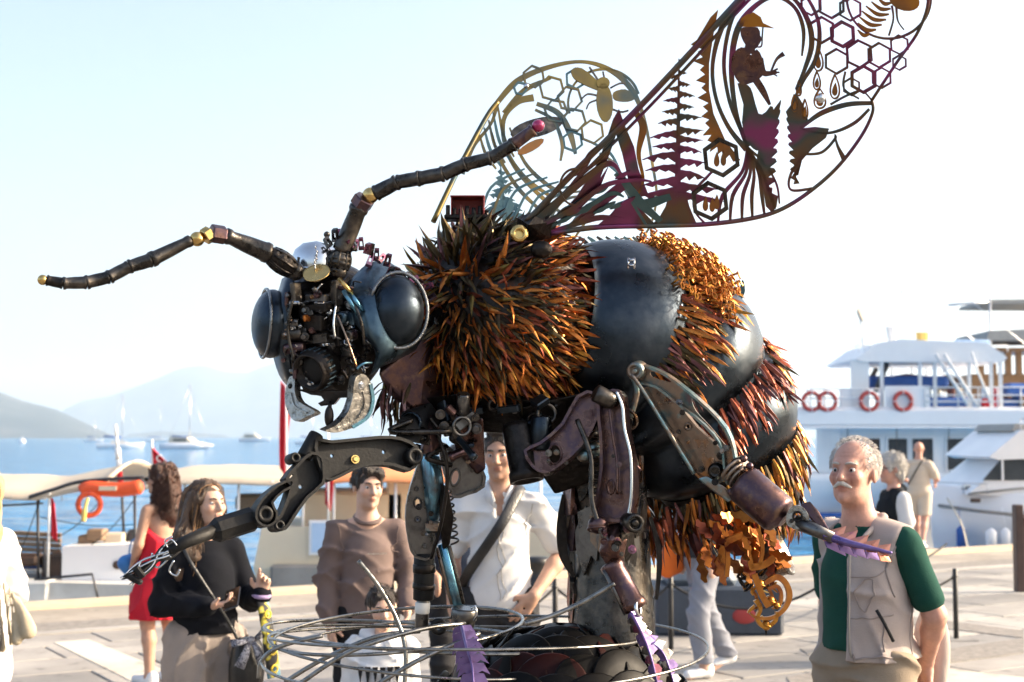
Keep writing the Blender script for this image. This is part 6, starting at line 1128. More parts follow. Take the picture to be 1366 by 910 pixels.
# ---- antennae
def antenna(nodes, name='antenna'):
    """nodes: (px,py,d,r_px,kind,mat) - each consecutive pair is one barrel"""
    mb = MB(); p0 = W(*nodes[0][:3]); mb.ell(p0, (nodes[0][3]*U(nodes[0][2])*.9,)*3, nu=12, nv=8); root = mb.build(name, 'gunmetal', BEE)
    for i in range(len(nodes)-1):
        a, b = nodes[i], nodes[i+1]; A, B = W(*a[:3]), W(*b[:3]); L = (B-A).length; ra, rb = a[3]*U(a[2]), b[3]*U(b[2]); k = b[4]; mb = MB()
        if k == 'pipe': mb.lathe([(ra*.8, -L*.02), (ra, 0), (ra*1.02, L*.08), (ra*.93, L*.12), (lerp(ra, rb, .5)*.97, L*.5), (rb*.95, L*.85), (rb*1.1, L*.9), (rb*1.1, L*.99), (rb*.7, L)], A, B-A, 18)
        elif k == 'gren':
            prof = []; 
            for q in range(17):
                f = q/16; prof.append((max(ra, rb)*(.45+.62*math.sin(math.pi*(.12+.76*f))**.8)*(1-(.12 if q % 4 == 0 else 0)), L*f))
            mb.lathe(prof, A, B-A, 18)
            for q in range(8):
                ax = (B-A).normalized(); o1 = ax.orthogonal().normalized(); o2 = ax.cross(o1); an = q*math.pi/4; dr = o1*math.cos(an)+o2*math.sin(an); mb.tube([A+ax*L*f+dr*max(ra, rb)*(.40+.62*math.sin(math.pi*(.12+.76*f))**.8) for f in (.1, .3, .5, .7, .9)], .004, 5)
        elif k == 'ball': mb.ell(A.lerp(B, .5), (max(ra, L*.55),)*3); mb.tube([A, B], ra*.6, 12)
        elif k == 'nut': mb.lathe([(ra*1.15, 0), (ra*1.25, L*.1), (ra*1.25, L*.9), (ra*1.15, L)], A, B-A, 6, False)
        mb.build({'pipe': 'barrel', 'gren': 'grenade_joint', 'ball': 'ball_joint', 'nut': 'nut'}[k], b[5], root)
    return root
antenna([(451, 362, 3.66, 14, '', ''), (456, 334, 3.66, 13, 'gren', 'gunmetal'), (480, 275, 3.64, 12, 'pipe', 'gunmetal'), (487, 264, 3.63, 11, 'nut', 'rust_purple'), (501, 258, 3.63, 11, 'ball', 'brass'), (530, 243, 3.62, 10, 'pipe', 'gunmetal'), (560, 238, 3.61, 10, 'pipe', 'gunmetal'), (592, 232, 3.60, 10, 'pipe', 'gunmetal'), (622, 219, 3.59, 9.5, 'pipe', 'gunmetal'), (655, 211, 3.58, 9, 'pipe', 'gunmetal'), (686, 192, 3.57, 9, 'pipe', 'gunmetal'), (712, 173, 3.56, 8, 'pipe', 'rust_purple'), (724, 163, 3.56, 8, 'ball', 'crimson_ball')])
antenna([(394, 362, 3.62, 14, '', ''), (358, 338, 3.58, 14, 'gren', 'dark_iron'), (300, 314, 3.52, 10, 'pipe', 'gunmetal'), (281, 311, 3.50, 9, 'nut', 'rust_purple'), (272, 317, 3.49, 5, 'nut', 'brass'), (254, 321, 3.48, 8, 'ball', 'brass'), (201, 347, 3.44, 10, 'pipe', 'gunmetal'), (172, 356, 3.42, 9, 'pipe', 'gunmetal'), (145, 370, 3.40, 9, 'pipe', 'gunmetal'), (115, 377, 3.38, 9, 'pipe', 'gunmetal'), (84, 378, 3.36, 8, 'pipe', 'gunmetal'), (62, 374, 3.35, 7, 'pipe', 'dark_iron'), (52, 373, 3.34, 7, 'ball', 'brass')])
# ================================================================== bee: wings, legs, tail
def pine_mb(mb, pl, cx, top, bot, hw, n, lean=0.0, seed=1):
    """fir: tapered stem and ragged, unevenly drooping boughs"""
    rs = random.Random(seed); pplate(mb, pl, [(cx-.6, top-5), (cx+.6, top-5), (cx+lean+4.5, bot+3), (cx+lean-4.5, bot+3)], [], .004)
    for i in range(n*2):
        f = (i+.5)/(n*2); side = 1 if i % 2 else -1; y = lerp(top, bot, f)+rs.uniform(-2, 2); x = cx+lean*f; w_ = hw*(.10+.90*f**.85)*rs.uniform(.72, 1.06); up = rs.uniform(-3, 2)*f; dr = w_*rs.uniform(.06, .22); t = 4.5+5.5*f; U_, D_2 = [], []; m = 7
        for k in range(m+1):
            g = k/m; xx = x+side*w_*g; yy = y+up*math.sin(g*3.1)+dr*g*g; U_.append((xx, yy-t*.35*(1-g)-(1.2 if k % 2 else 0)*(1-g)))
            D_2.append((xx-side*(2.2 if k % 2 else 0), yy+t*(1-g)*.75+(t*.65*rs.uniform(.4, 1.1) if k % 2 and g < .95 else 0)))
        pplate(mb, pl, U_+D_2[::-1], [], .004, .0004*(i % 3))
def drop(mb, pl, cx, cy, r, l, an=0.0, lift=.002):
    pts = []
    for k in range(14):
        q = 2*math.pi*k/14; x = r*math.sin(q)*math.sin(q/2)**1.2; y = -l*math.cos(q)*.5
        pts.append((cx+x*math.cos(an)-y*math.sin(an), cy+x*math.sin(an)+y*math.cos(an)))
    pplate(mb, pl, pts[::1], [], .004, lift)
def hexf(name, pl, cx, cy, r, w_, mat, parent, rot=.5, lift=0.0):
    ri = r-w_; mb = MB(); pplate(mb, pl, [(cx+r*math.cos(k*math.pi/3+rot), cy+r*math.sin(k*math.pi/3+rot)) for k in range(6)], [[(cx+ri*math.cos(k*math.pi/3+rot), cy+ri*math.sin(k*math.pi/3+rot)) for k in range(6)]], .004, lift)
    return mb.build(name, mat, parent)
# ---- near wing
NW = PL((700, 310, 3.84), (1230, 0, 3.62), (1000, 295, 3.92))
lead = [(702, 296), (760, 236), (850, 146), (930, 61), (990, -4), (1050, -62), (1100, -84)]
tip = [(1100, -84), (1165, -74), (1215, -45), (1238, -5), (1226, 40), (1196, 84), (1163, 134)]
lobe = [(1163, 134), (1164, 150), (1150, 180), (1120, 220), (1085, 252), (1045, 278), (1005, 291), (945, 299), (880, 301), (800, 303), (735, 311)]
mb = MB(); mb.tube(cat_rom([NW.at(*p) for p in lead], 6), .0085, 8); wing = mb.build('wing', 'wing_tint', BEE)
mb = MB(); mb.tube(cat_rom([NW.at(p[0]+6, p[1]+7) for p in lead[:6]], 6), .0045, 7); mb.build('leading_rod', 'wing_tint', wing)
mb = MB(); mb.tube(cat_rom([NW.at(*p) for p in tip], 6), .0045, 7); mb.build('tip_rim', 'wing_tint', wing)
mb = MB(); mb.tube(cat_rom([NW.at(*p) for p in lobe], 6), [.004+.004*k/60 for k in range(61)], 8); mb.build('trailing_rim', 'wing_tint', wing)
def wp(name, outer, mat='wing_tint', holes=(), lift=0.0, sm=0):
    mb = MB(); pplate(mb, NW, sm2(outer, sm) if sm else outer, holes, .004, lift); return mb.build(name, mat, wing)
def ws(name, pts, w_, mat='wing_tint', lift=0.0, n=6, closed=False):
    mb = MB(); strip(mb, NW, pts, w_, .004, lift, n, closed); return mb.build(name, mat, wing)
mb = MB(); pine_mb(mb, NW, 906, 84, 264, 60, 12, -2, seed=4); mb.build('pine_tree', 'wing_tint', wing)
wp('tree_base', [(868, 302), (880, 290), (888, 276), (892, 262), (916, 262), (920, 276), (930, 300)], 'wing_tint', lift=.001)
wp('tree_base', [(838, 268), (862, 266), (893, 258), (896, 266), (878, 274), (862, 280), (850, 276)], 'wing_teal', lift=.0015)
wp('mountain', [(742, 292), (770, 262), (795, 222), (806, 196), (818, 160), (826, 146), (834, 168), (846, 196), (852, 226), (866, 262), (852, 262), (838, 240), (830, 205), (822, 180), (814, 204), (806, 224), (800, 240), (812, 222), (800, 252), (785, 268), (760, 292)])
wp('mountain', [(795, 303), (815, 286), (828, 270), (842, 264), (856, 280), (876, 301)], lift=.001)
wp('mountain', [(758, 300), (790, 272), (826, 243), (838, 250), (806, 274), (780, 299)], lift=.002)
wp('slope_strip', [(820, 232), (828, 228), (862, 270), (884, 292), (878, 297), (850, 276)], 'wing_teal', lift=.003)
ws('rib', [(705, 300), (750, 262), (800, 222), (818, 218), (830, 236)], [7, 9, 8, 6, 3], lift=.008)
ws('rib', [(708, 303), (760, 278), (805, 246), (845, 238), (868, 240)], [6, 7, 6, 4, 2], lift=.011)
ws('rib', [(712, 300), (740, 255), (780, 215), (812, 182)], [5, 6, 6, 3], lift=.005)
ws('scroll', circ(766, 247, 20, 16, 24)[3:14], 2.4, lift=.012)
ws('scroll', [(848, 150), (858, 170), (852, 205), (858, 240), (850, 262)], [8, 10, 6, 4, 2], 'wing_amber')
wp('amber_backdrop', [(948, 24), (958, 14), (952, 45), (946, 85), (946, 120), (952, 152), (968, 188), (988, 214), (978, 216), (973, 207), (966, 214), (963, 202), (958, 206), (957, 196), (947, 203), (951, 191), (944, 188), (950, 180), (938, 181), (947, 171), (941, 165), (947, 160), (936, 156), (945, 149), (938, 143), (946, 138), (931, 131), (943, 124), (936, 118), (942, 112), (929, 108), (941, 100), (934, 94), (940, 88), (925, 82), (938, 77), (931, 70), (937, 66), (922, 60), (930, 54)], 'wing_amber')
ws('arch_band', [(990, -6), (964, 35), (951, 85), (955, 130), (972, 170), (996, 200)], [6, 7, 5, 5, 6, 8])
ws('arch_band', [(1000, -10), (977, 25), (966, 80), (972, 130), (985, 165), (1000, 195)], [5, 5, 5, 5, 6, 7])
ws('arch_band', [(998, 200), (982, 150), (976, 90), (984, 40), (1006, 10), (1034, -4), (1060, 10), (1072, 40), (1070, 75)], [5, 6, 7, 8, 6, 5, 5, 5, 2])
ws('arch_band', [(1030, -10), (1058, -2), (1078, 28), (1083, 60), (1074, 92), (1062, 120)], [4, 5, 7, 7, 5, 3])
ws('arch_band', [(1042, -40), (1072, -10), (1092, 30), (1090, 75), (1072, 108), (1066, 124)], [3, 4, 5, 6, 4, 2])
wp('beekeeper_hat', [(986, 33), (989, 24), (997, 19), (1006, 17), (1015, 23), (1018, 31), (1033, 38), (1012, 36), (1000, 36), (985, 36)], 'wing_amber')
wp('beekeeper_head', [(991, 37), (1011, 37), (1014, 47), (1016, 52), (1012, 60), (1006, 66), (996, 62), (990, 52), (988, 44)], 'rust_purple', lift=.001, sm=2)
wp('beekeeper_neck', [(995, 58), (1006, 58), (1008, 72), (992, 72)], 'rust_purple', lift=.0008); ws('beekeeper_arm', [(982, 74), (980, 92), (990, 104), (1004, 104)], [7, 8, 7, 5], 'rust_purple', lift=.003); ws('beekeeper_veil', [(1018, 36), (1017, 50), (1016, 62), (1010, 63)], 1.6, n=3)
wp('beekeeper_torso', [(976, 78), (984, 66), (994, 64), (1002, 74), (1010, 66), (1017, 78), (1019, 96), (1014, 104), (1004, 110), (990, 113), (981, 104), (978, 92)], 'rust_purple', lift=.001, sm=2)
ws('beekeeper_arm', [(1014, 78), (1018, 96), (1026, 98), (1036, 96)], [8, 8, 6, 4], 'rust_purple', lift=.002)
for e in ((1038, 92), (1040, 97), (1037, 102)): ws('beekeeper_finger', [(1029, 97), e], [2.5, 1.5], 'rust_purple', n=1)
ws('beekeeper_leg', [(1008, 106), (1018, 122), (1027, 140)], [10, 9, 4], 'rust_purple')
wp('beekeeper_robe', [(984, 112), (998, 114), (1004, 124), (1012, 152), (1022, 150), (1028, 142), (1032, 148), (1020, 178), (1014, 200), (1004, 198), (996, 186), (990, 164), (992, 140)], 'wing_tint', lift=.0005, sm=2)
ws('tool', [(1028, 98), (1036, 80), (1046, 72)], [2, 3, 6], 'rust_purple')
lf = [(1012, 200), (1016, 176), (1030, 150), (1042, 134)]
jag = []
for i in range(9): y = 138+i*13; w_ = 3+i*2.2; jag += [(1043-w_*.4, y), (1043-w_, y+8), (1043-w_*.6, y+9)]
wp('pine_outline_panel', lf+jag+[(1030, 258), (1038, 262), (1036, 276), (1030, 284), (1022, 276), (1018, 252), (1008, 224)], 'wing_tint')  # jagged sheet whose edge leaves a fir shape cut out beside it
jag = []
for i in range(9): y = 150+i*11; w_ = 4+i*2.0; jag += [(1047+w_*.4, y), (1047+w_, y+7), (1047+w_*.6, y+8)]
wp('pine_outline_panel', jag+[(1062, 236), (1070, 214), (1084, 198), (1102, 184), (1106, 172), (1088, 170), (1068, 172), (1078, 160), (1072, 140), (1062, 124), (1056, 140)], 'wing_tint')
for k, (x, y) in enumerate(((958, 296), (974, 298), (990, 297), (1004, 293), (1020, 288), (1034, 279))): ws('fan_rib', [(998, 198), (998+(x-998)*.35+6, 230), (x+(998-x)*.15, 262), (x, y)], [5, 4, 5, 3])
ws('fan_rib', [(998, 198), (1020, 218), (1036, 246), (1040, 272)], [4, 3, 3, 2])
ws('fan_rib', [(940, 298), (926, 280), (928, 255), (944, 236), (952, 228)], [3, 2.5, 3, 3, 2])
for cx, cy in ((962, 210), (947, 268)):
    h = hexf('honeycomb_cell', NW, cx, cy, 27, 6, 'gunmetal', wing, .42, .002)
    for dx in (-6, 3, 9)[:2 if cy < 240 else 3]:
        mb = MB(); drop(mb, NW, cx+dx, cy+(2 if dx else 0)+random.uniform(-2, 4), 5.0, 20, .05, .003); mb.build('honey_drop', 'wing_amber', wing)
for a, b, r, w_ in ((1096, 40, 19, 3.6), (1124, 46, 19, 5), (1116, 82, 18, 3.2), (1146, 72, 20, 3.6), (1173, 74, 18, 3.2), (1152, 106, 20, 4.8), (1109, 6, 20, 3.6), (1082, 6, 16, 3), (1176, 104, 15, 2.6), (1200, 60, 14, 2.6), (1134, 12, 17, 3)):
    hexf('honeycomb_cell', NW, a, b, r, w_, 'wing_tint', wing, .5+random.uniform(-.06, .06), random.uniform(0, .003))
ws('medallion_ring', circ(1186, -2, 56, 26, 54), 3, closed=True, n=2)
for k in range(7):
    f = k/6; y0 = lerp(2, 44, f); x0 = lerp(1180, 1152, f); hw_ = 16*math.sin(math.pi*(.18+.66*f)); ws('bee_stripe', [(x0-hw_, y0-hw_*.5), (x0, y0+3), (x0+hw_, y0+hw_*.2)], [2, 5.4, 2], 'wing_amber', lift=.002)
wp('bee_body', circ(1206, 0, 21, 18, 14, .3), 'wing_amber', lift=.002); ws('bee_leg', [(1190, 8), (1192, 26), (1186, 48)], [3, 2, 2]); ws('bee_leg', [(1196, 10), (1198, 28), (1206, 40)], [3, 2, 2])
for a, b, r, l, an in ((1092, 80, 8, 30, .35), (1090, 108, 6, 24, .2), (1114, 116, 8, 32, .45), (1094, 132, 10, 26, -.2), (1060, 138, 5, 22, 0), (1074, 146, 5, 26, .1), (1066, 118, 4, 20, .1)):
    ws('honey_drop_loop', [(a+x, b+y) for x, y in [(r*math.sin(q*math.pi/6)*math.sin(q*math.pi/12), -l*.5*math.cos(q*math.pi/6)) for q in range(12)]], 2, 'wing_amber', closed=True, n=2); mb = MB(); drop(mb, NW, a, b+l*.1, r*.6, l*.55, .1, .001); mb.build('honey_drop', 'wing_amber', wing)
mb = MB(); mb.ell(NW.at(1094, 131), (.014, .012, .014)); mb.build('ball', 'chrome', wing)
ws('lobe_rib', [(1163, 138), (1130, 140), (1095, 152), (1068, 172)], [5, 6, 6, 3]); ws('lobe_rib', [(1068, 172), (1105, 178), (1138, 166), (1160, 146)], [2, 3, 4, 3]); ws('lobe_rib', [(1070, 206), (1096, 204), (1114, 186), (1114, 180)], [3, 3, 3, 2])
ws('lobe_rib', [(1114, 182), (1118, 196), (1126, 212)], [2, 4, 7]); ws('lobe_rib', [(1070, 208), (1054, 236), (1056, 254), (1084, 252)], [4, 3, 3, 3])
for pts, w_ in (([(735, 308), (770, 298), (800, 290), (830, 292)], [3, 6, 7, 3]), ([(726, 306), (775, 280), (815, 258), (832, 262)], [3, 5, 6, 2]), ([(720, 300), (748, 268), (772, 236), (800, 214)], [3, 5, 5, 2]), ([(760, 236), (776, 226), (788, 206), (806, 190)], [2, 7, 8, 3]), ([(838, 262), (852, 284), (862, 300)], [3, 4, 3])): ws('foothill', pts, w_, random.choice(['wing_tint', 'wing_tint', 'wing_teal']), lift=random.uniform(.001, .006))
for q in range(16): x = random.uniform(740, 830); y = 300-(x-720)*random.uniform(.1, .75); wp('leaf', sm2([(x, y), (x+8, y-7), (x+20, y-11), (x+13, y-3)], 3), random.choice(['wing_tint', 'wing_teal', 'wing_tint']), lift=random.uniform(.002, .009))
for a, b, r, w_ in ((1070, -12, 14, 2.6), (1136, 116, 13, 2.4), (1200, 84, 11, 2.4), (1128, -14, 17, 3)): hexf('honeycomb_cell', NW, a, b, r, w_, 'wing_tint', wing, .5, random.uniform(0, .003))
ws('cell_wall', [(1163, 134), (1150, 122), (1130, 128), (1108, 140)], 2.4); ws('cell_wall', [(1128, 96), (1126, 118), (1146, 132)], 2.4)
mb = MB(); mb.lathe([(.02, 0), (.024, .006), (.024, .016), (.016, .02), (.012, .02), (.011, .004)], W(692, 313, 3.80), (0.1, -1, .05), 20); mb.build('brass_hub', 'brass', wing)
mb = MB(); mb.hull([W(a, b, d) for a, b, d in ((690, 290, 3.86), (720, 280, 3.82), (745, 296, 3.84), (700, 325, 3.84), (735, 318, 3.86), (705, 300, 3.79), (690, 318, 3.9))]); mb.ell(W(722, 333, 3.80), (.03, .025, .024)); mb.build('wing_root', 'dark_iron', wing)
# ---- far wing
FW = PL((640, 300, 4.16), (780, 85, 4.42), (900, 300, 4.30))
mb = MB(); mb.tube(cat_rom([FW.at(*p) for p in [(578, 296), (612, 225), (648, 158), (664, 136)]], 5), .008, 8); wing = mb.build('wing', 'wing_gold', BEE)
def fs_(name, pts, w_, mat='wing_gold', lift=0.0, n=6, closed=False):
    mb = MB(); strip(mb, FW, pts, w_, .004, lift, n, closed); return mb.build(name, mat, wing)
def fpz(name, outer, mat='wing_gold', lift=0.0, sm=0):
    mb = MB(); pplate(mb, FW, sm2(outer, sm) if sm else outer, [], .004, lift); return mb.build(name, mat, wing)
fs_('rim', [(664, 136), (690, 108), (730, 90), (775, 82), (812, 92), (842, 118), (860, 160), (870, 215), (876, 260), (868, 300), (848, 328)], [7, 8, 6, 4, 6, 7, 4, 3.5, 3, 3, 3])
fs_('rim', [(664, 136), (655, 165), (632, 195), (618, 232)], [6, 4, 5, 4]); fs_('inner_rim', [(672, 150), (700, 120), (735, 104)], [5, 7, 3])
fs_('oval_band', [(712, 130), (690, 136), (672, 160), (676, 200), (700, 236), (735, 262)], [9, 8, 6, 5, 5, 4]); fs_('oval_band', [(716, 138), (744, 150), (760, 176), (768, 205)], [5, 7, 8, 4]); fs_('oval_band', [(714, 146), (738, 160), (750, 190), (748, 214)], [3, 4, 5, 3])
fs_('oval_band', [(680, 170), (700, 216), (730, 246), (760, 262)], [2, 4, 5, 3]); fs_('oval_band', [(668, 190), (690, 228), (722, 262), (752, 286)], [2, 4, 5, 3]); fs_('oval_band', [(656, 176), (668, 214), (694, 254), (730, 288)], [2, 4, 5, 3])
for k in range(5): fs_('fan_rib', [(640+k*6, 180-k*10), (648+k*6, 205-k*6), (662+k*6, 225-k*4)], [2, 4, 2], 'wing_teal' if k % 2 else 'wing_gold')
fpz('dark_oval', circ(716, 170, 36, 20, 12, -.25), 'gunmetal'); fpz('amber_oval', circ(708, 196, 20, 12, 6, -.5), 'wing_amber', .002)
for a, b, r in ((712, 102, 16), (736, 118, 18), (760, 132, 18), (768, 105, 15), (742, 148, 17), (766, 160, 17), (790, 176, 17), (764, 188, 15), (694, 118, 10)): hexf('honeycomb_cell', FW, a, b, r, 3, 'wing_gold' if r > 15 else 'wing_teal', wing, .3+random.uniform(-.2, .2), random.uniform(0, .003))
fpz('bee_body', circ(806, 138, 11, 18, 26, -.08), 'wing_gold', .006, 0); fpz('bee_head', circ(804, 112, 9, 14, 8), 'wing_gold', .006); fpz('bee_wing', sm2([(762, 94), (776, 92), (800, 112), (802, 122), (784, 116), (766, 106)], 3), 'wing_gold', .004); fpz('bee_wing', sm2([(818, 124), (834, 120), (848, 130), (838, 136), (820, 134)], 3), 'wing_gold', .004)
for pts in ([(798, 108), (790, 96), (786, 90)], [(806, 106), (804, 96)], [(796, 128), (784, 126), (776, 132)], [(796, 134), (786, 138), (782, 146)], [(816, 146), (828, 150), (838, 148)], [(814, 118), (826, 112), (834, 112)]): fs_('bee_leg', pts, 2, 'gunmetal', .004, 3)
fs_('medallion_ring', circ(806, 138, 48, 22, 46)[10:24], 3); mb = MB(); pine_mb(mb, FW, 668, 226, 288, 34, 8, 4, seed=9); mb.build('pine_tree', 'wing_teal', wing)
for k in range(10): fs_('fan_rib', [(640+k*14, 300+k*2), (655+k*16, 250+k*3), (700+k*15, 225+k*6)], [3, 3.6, 2], random.choice(['wing_gold', 'wing_teal']), random.uniform(0, .004))
for k in range(9): fs_('fan_rib', [(748+k*12, 316), (756+k*13, 322+k), (772+k*13, 345)], [2, 5, 3], random.choice(['wing_teal', 'wing_gold', 'gunmetal']), random.uniform(0, .004))
for k in range(6): fs_('cell_wall', [(790+k*10, 190+k*14), (815+k*6, 205+k*14), (830+k*5, 235+k*10)], [2.5, 3, 2], random.choice(['wing_teal', 'wing_gold']))
mb = MB(); mb.ell(FW.at(702, 115), (.009,)*3, nu=12, nv=8); mb.build('ball', 'chrome', wing)
# red box, fittings on the back
mb = MB(); c_ = W(624, 280, 4.0); mb.box(c_+Vector((0, .03, .008)), (.092, .003, .05)); mb.box(c_+Vector((-.045, 0, .006)), (.003, .06, .05)); mb.box(c_+Vector((.045, 0, .006)), (.003, .06, .05)); mb.box(c_+Vector((0, 0, .034)), (.096, .066, .004), ch=.001); hb = mb.build('red_box', 'red_box', BEE)
mb = MB(); mb.box(c_+Vector((0, 0, -.024)), (.13, .07, .012), ch=.003); mb.build('box_base', 'dark_iron', hb)
for q in range(7): mb = MB(); mb.cyl(c_+Vector((-.055+q*.018, -.02, -.03)), c_+Vector((-.055+q*.018, -.02, random.uniform(-.01, .012))), .006, 8); mb.build('peg', 'dark_iron', hb)

# ---- belly and neck castings
def lump(name, pts, mat, parent=BEE, ch=True):
    mb = MB(); mb.hull([W(*p) for p in pts]); o = mb.build(name, mat, parent); bv = o.modifiers.new('b', 'BEVEL'); bv.width = .006; bv.segments = 2; return o
lump('neck_casting', [(508, 470, 3.86), (570, 450, 3.86), (600, 480, 3.92), (610, 552, 3.95), (560, 556, 3.88), (515, 525, 3.86), (505, 500, 3.82), (540, 480, 4.1), (600, 520, 4.15)], 'rust_purple')
lump('belly_casting', [(540, 535, 3.9), (610, 525, 3.86), (720, 535, 3.84), (790, 530, 3.88), (780, 580, 3.95), (690, 580, 3.95), (610, 575, 3.95), (540, 555, 4.2), (790, 560, 4.2)], 'dark_iron')
lump('belly_casting', [(690, 545, 3.84), (790, 520, 3.82), (830, 560, 3.86), (800, 640, 3.95), (740, 660, 3.98), (700, 600, 3.92), (740, 560, 4.2), (800, 620, 4.2)], 'dark_iron')
lump('belly_casting', [(600, 552, 3.88), (645, 558, 3.86), (648, 626, 3.9), (636, 634, 3.92), (606, 598, 3.9), (640, 560, 4.05), (640, 630, 4.05)], 'rust_purple')
mb = MB(); mb.cyl(W(618, 525, 3.8), W(618, 552, 3.82), .018, 16, bev=.003); mb.build('pipe_stub', 'grey_steel', BEE)
mb = MB(); mb.lathe([(.040, 0), (.044, .02), (.042, .13), (.046, .135), (.046, .16), (.036, .16), (.034, .1)], W(690, 565, 3.84), W(702, 636, 3.80)-W(690, 565, 3.84), 22); mb.build('exhaust_pipe', 'dark_iron', BEE)
mb = MB(); mb.cyl(W(722, 555, 3.80), W(722, 600, 3.80), .028, 16, bev=.004); mb.build('damper', 'blued', BEE)
for q in range(14): bolt(BEE, W(random.uniform(540, 830), random.uniform(545, 585), 3.83), (random.gauss(0, .2), -1, -.2), random.uniform(.006, .011), random.choice(['gunmetal', 'grey_steel']))

for q in range(70):
    a, b = random.uniform(545, 845), random.uniform(535, 600); d_ = 3.80+random.random()*.12; c_ = W(a, b, d_); t_ = random.random(); mb = MB(); rt_ = Euler((random.uniform(-.6, .6), random.uniform(-1.5, 1.5), random.uniform(-.6, .6))).to_matrix()
    if 628 < a < 700 and b > 552: continue
    if t_ < .3: mb.box(c_, (random.uniform(.02, .07), random.uniform(.015, .04), random.uniform(.01, .03)), rt_, ch=.003); nm_ = 'bracket'
    elif t_ < .6: L_ = random.uniform(.03, .09); r_ = random.uniform(.008, .02); mb.lathe([(r_*.8, 0), (r_, .003), (r_, L_*.8), (r_*1.2, L_*.82), (r_*1.2, L_), (r_*.5, L_), (r_*.5, L_*.7)], c_, rt_@Vector((0, -.3, -1)), 16); nm_ = 'spigot'
    elif t_ < .8: mb.torus(c_, rt_@Vector((0, -1, .2)), random.uniform(.012, .028), .005, 20, 7); nm_ = 'ring'
    else: mb.tube(cat_rom([c_, c_+Vector((random.uniform(-.06, .06), -.03, -.03)), c_+Vector((random.uniform(-.12, .12), 0, random.uniform(-.09, -.02)))], 6), random.uniform(.004, .009), 8); nm_ = 'hose'
    mb.build(nm_, random.choice(['gunmetal', 'dark_iron', 'rust_purple', 'grey_steel', 'blued', 'stamp_bronze', 'dark_iron']), BEE)
def spring(parent, a, b, r, w_, turns, mat):
    A, B = W(*a), W(*b); ax = (B-A).normalized(); o1 = ax.orthogonal().normalized(); o2 = ax.cross(o1); n_ = turns*12; mb = MB(); mb.tube([A.lerp(B, k/n_)+(o1*math.cos(k/12*2*math.pi)+o2*math.sin(k/12*2*math.pi))*r for k in range(n_+1)], w_, 6); return mb.build('spring', mat, parent)
# ---- legs
def leg(name, label=None): 
    e = bpy.data.objects.new(name, None); COL.objects.link(e); WL[e.name] = Vector((0, 0, 0)); par(e, BEE); e.empty_display_size = .05
    if label: e['label'] = label
    return e
# front leg, black
fl = leg('front_leg', 'black front leg of flat drilled arms reaching forward')
pf = PL((550, 600, 3.72), (410, 600, 3.58), (360, 690, 3.50))
o = stamped('femur_plate', pf, [(418, 588), (438, 591), (500, 585), (530, 587), (551, 598), (552, 616), (542, 628), (520, 621), (490, 620), (465, 628), (438, 641), (428, 633), (420, 612)], [circ(443, 608, 2.6, 10), circ(512, 603, 2.6, 10)], 'black_arm', fl, .010, .040, 4, smooth=2, collar=False); bolt(o, pf.at(473, 613)+pf.n*.004, pf.n, .008, 'brass')
stamped('tibia_plate', pf, [(427, 628), (426, 646), (405, 665), (386, 692), (376, 706), (366, 707), (361, 700), (371, 688), (381, 664), (384, 648), (378, 640), (394, 621), (411, 606), (425, 612)], [circ(401, 649, 3, 10), circ(387, 634, 5, 4), circ(414, 611, 4, 6)], 'black_arm', fl, .010, .044, 4, smooth=2, collar=False)
stamped('claw_plate', pf, [(384, 642), (366, 649), (346, 667), (337, 684), (339, 697), (351, 703), (362, 697), (364, 685), (358, 672), (372, 657), (385, 650)], [], 'black_arm', fl, .02, .05, 3, smooth=2)
lump('coxa_plate', [(527, 586, 3.76), (536, 548, 3.84), (575, 535, 3.88), (590, 560, 3.9), (557, 592, 3.78), (530, 575, 3.86), (558, 575, 3.9)], 'black_arm', fl)
for a, b, r, ln in ((414, 595, 10, .07), (548, 610, 12, .06), (349, 687, 11, .06), (368, 702, 7, .06), (390, 612, 7, .05)): mb = MB(); mb.lathe([(r*u3*.9, -ln/2), (r*u3, -ln*.42), (r*u3, ln*.42), (r*u3*.9, ln/2), (r*u3*.5, ln/2), (r*u3*.5, ln*.3)], pf.at(a, b), pf.n if r != 10 else (pf.at(418, 588)-pf.at(408, 606)), 20); mb.build('bush', 'black_arm', fl)
mb = MB(); A, B = W(338, 692, 3.50), W(281, 710, 3.44); mb.lathe([(.022, -.004), (.031, .004), (.031, (B-A).length*.85), (.020, (B-A).length)], A, B-A, 8, False); mb.build('tarsus_sleeve', 'black_arm', fl)
mb = MB(); mb.tube([W(285, 708, 3.44), W(250, 722, 3.40), W(224, 736, 3.37)], [.019, .016, .011], 10); mb.build('tarsus', 'black_arm', fl)
for q in range(11):
    y0 = random.uniform(-6, 6); pts = [W(248, 722+y0, 3.40), W(222+random.uniform(-6, 6), 738+y0*1.5, 3.37), W(195+random.uniform(-8, 8), 756+random.uniform(-9, 9), 3.35), W(160+random.uniform(0, 30), 778+random.uniform(-12, 6), 3.32)]
    mb = MB(); mb.tube(cat_rom(pts, 5), [.0045-.0002*k for k in range(16)], 6); mb.build('wire_strand', 'black_arm' if q % 3 else 'chrome', fl)
for pts in ([(228, 742), (212, 757), (203, 750), (203, 738)], [(232, 748), (226, 762), (236, 768), (240, 760)], [(226, 734), (220, 722), (230, 716)], [(218, 730), (228, 720), (236, 728)]): mb = MB(); mb.tube(cat_rom([W(a, b, 3.37) for a, b in pts], 5), .0024, 6); mb.build('hook', 'chrome', fl)
mb = MB(); mb.box(W(178, 772, 3.33), (.045, .02, .012), Matrix.Rotation(.5, 3, 'Y'), ch=.003); mb.box(W(186, 764, 3.33), (.03, .015, .016), Matrix.Rotation(.9, 3, 'Y'), ch=.003); mb.build('foot_claw', 'black_arm', fl)
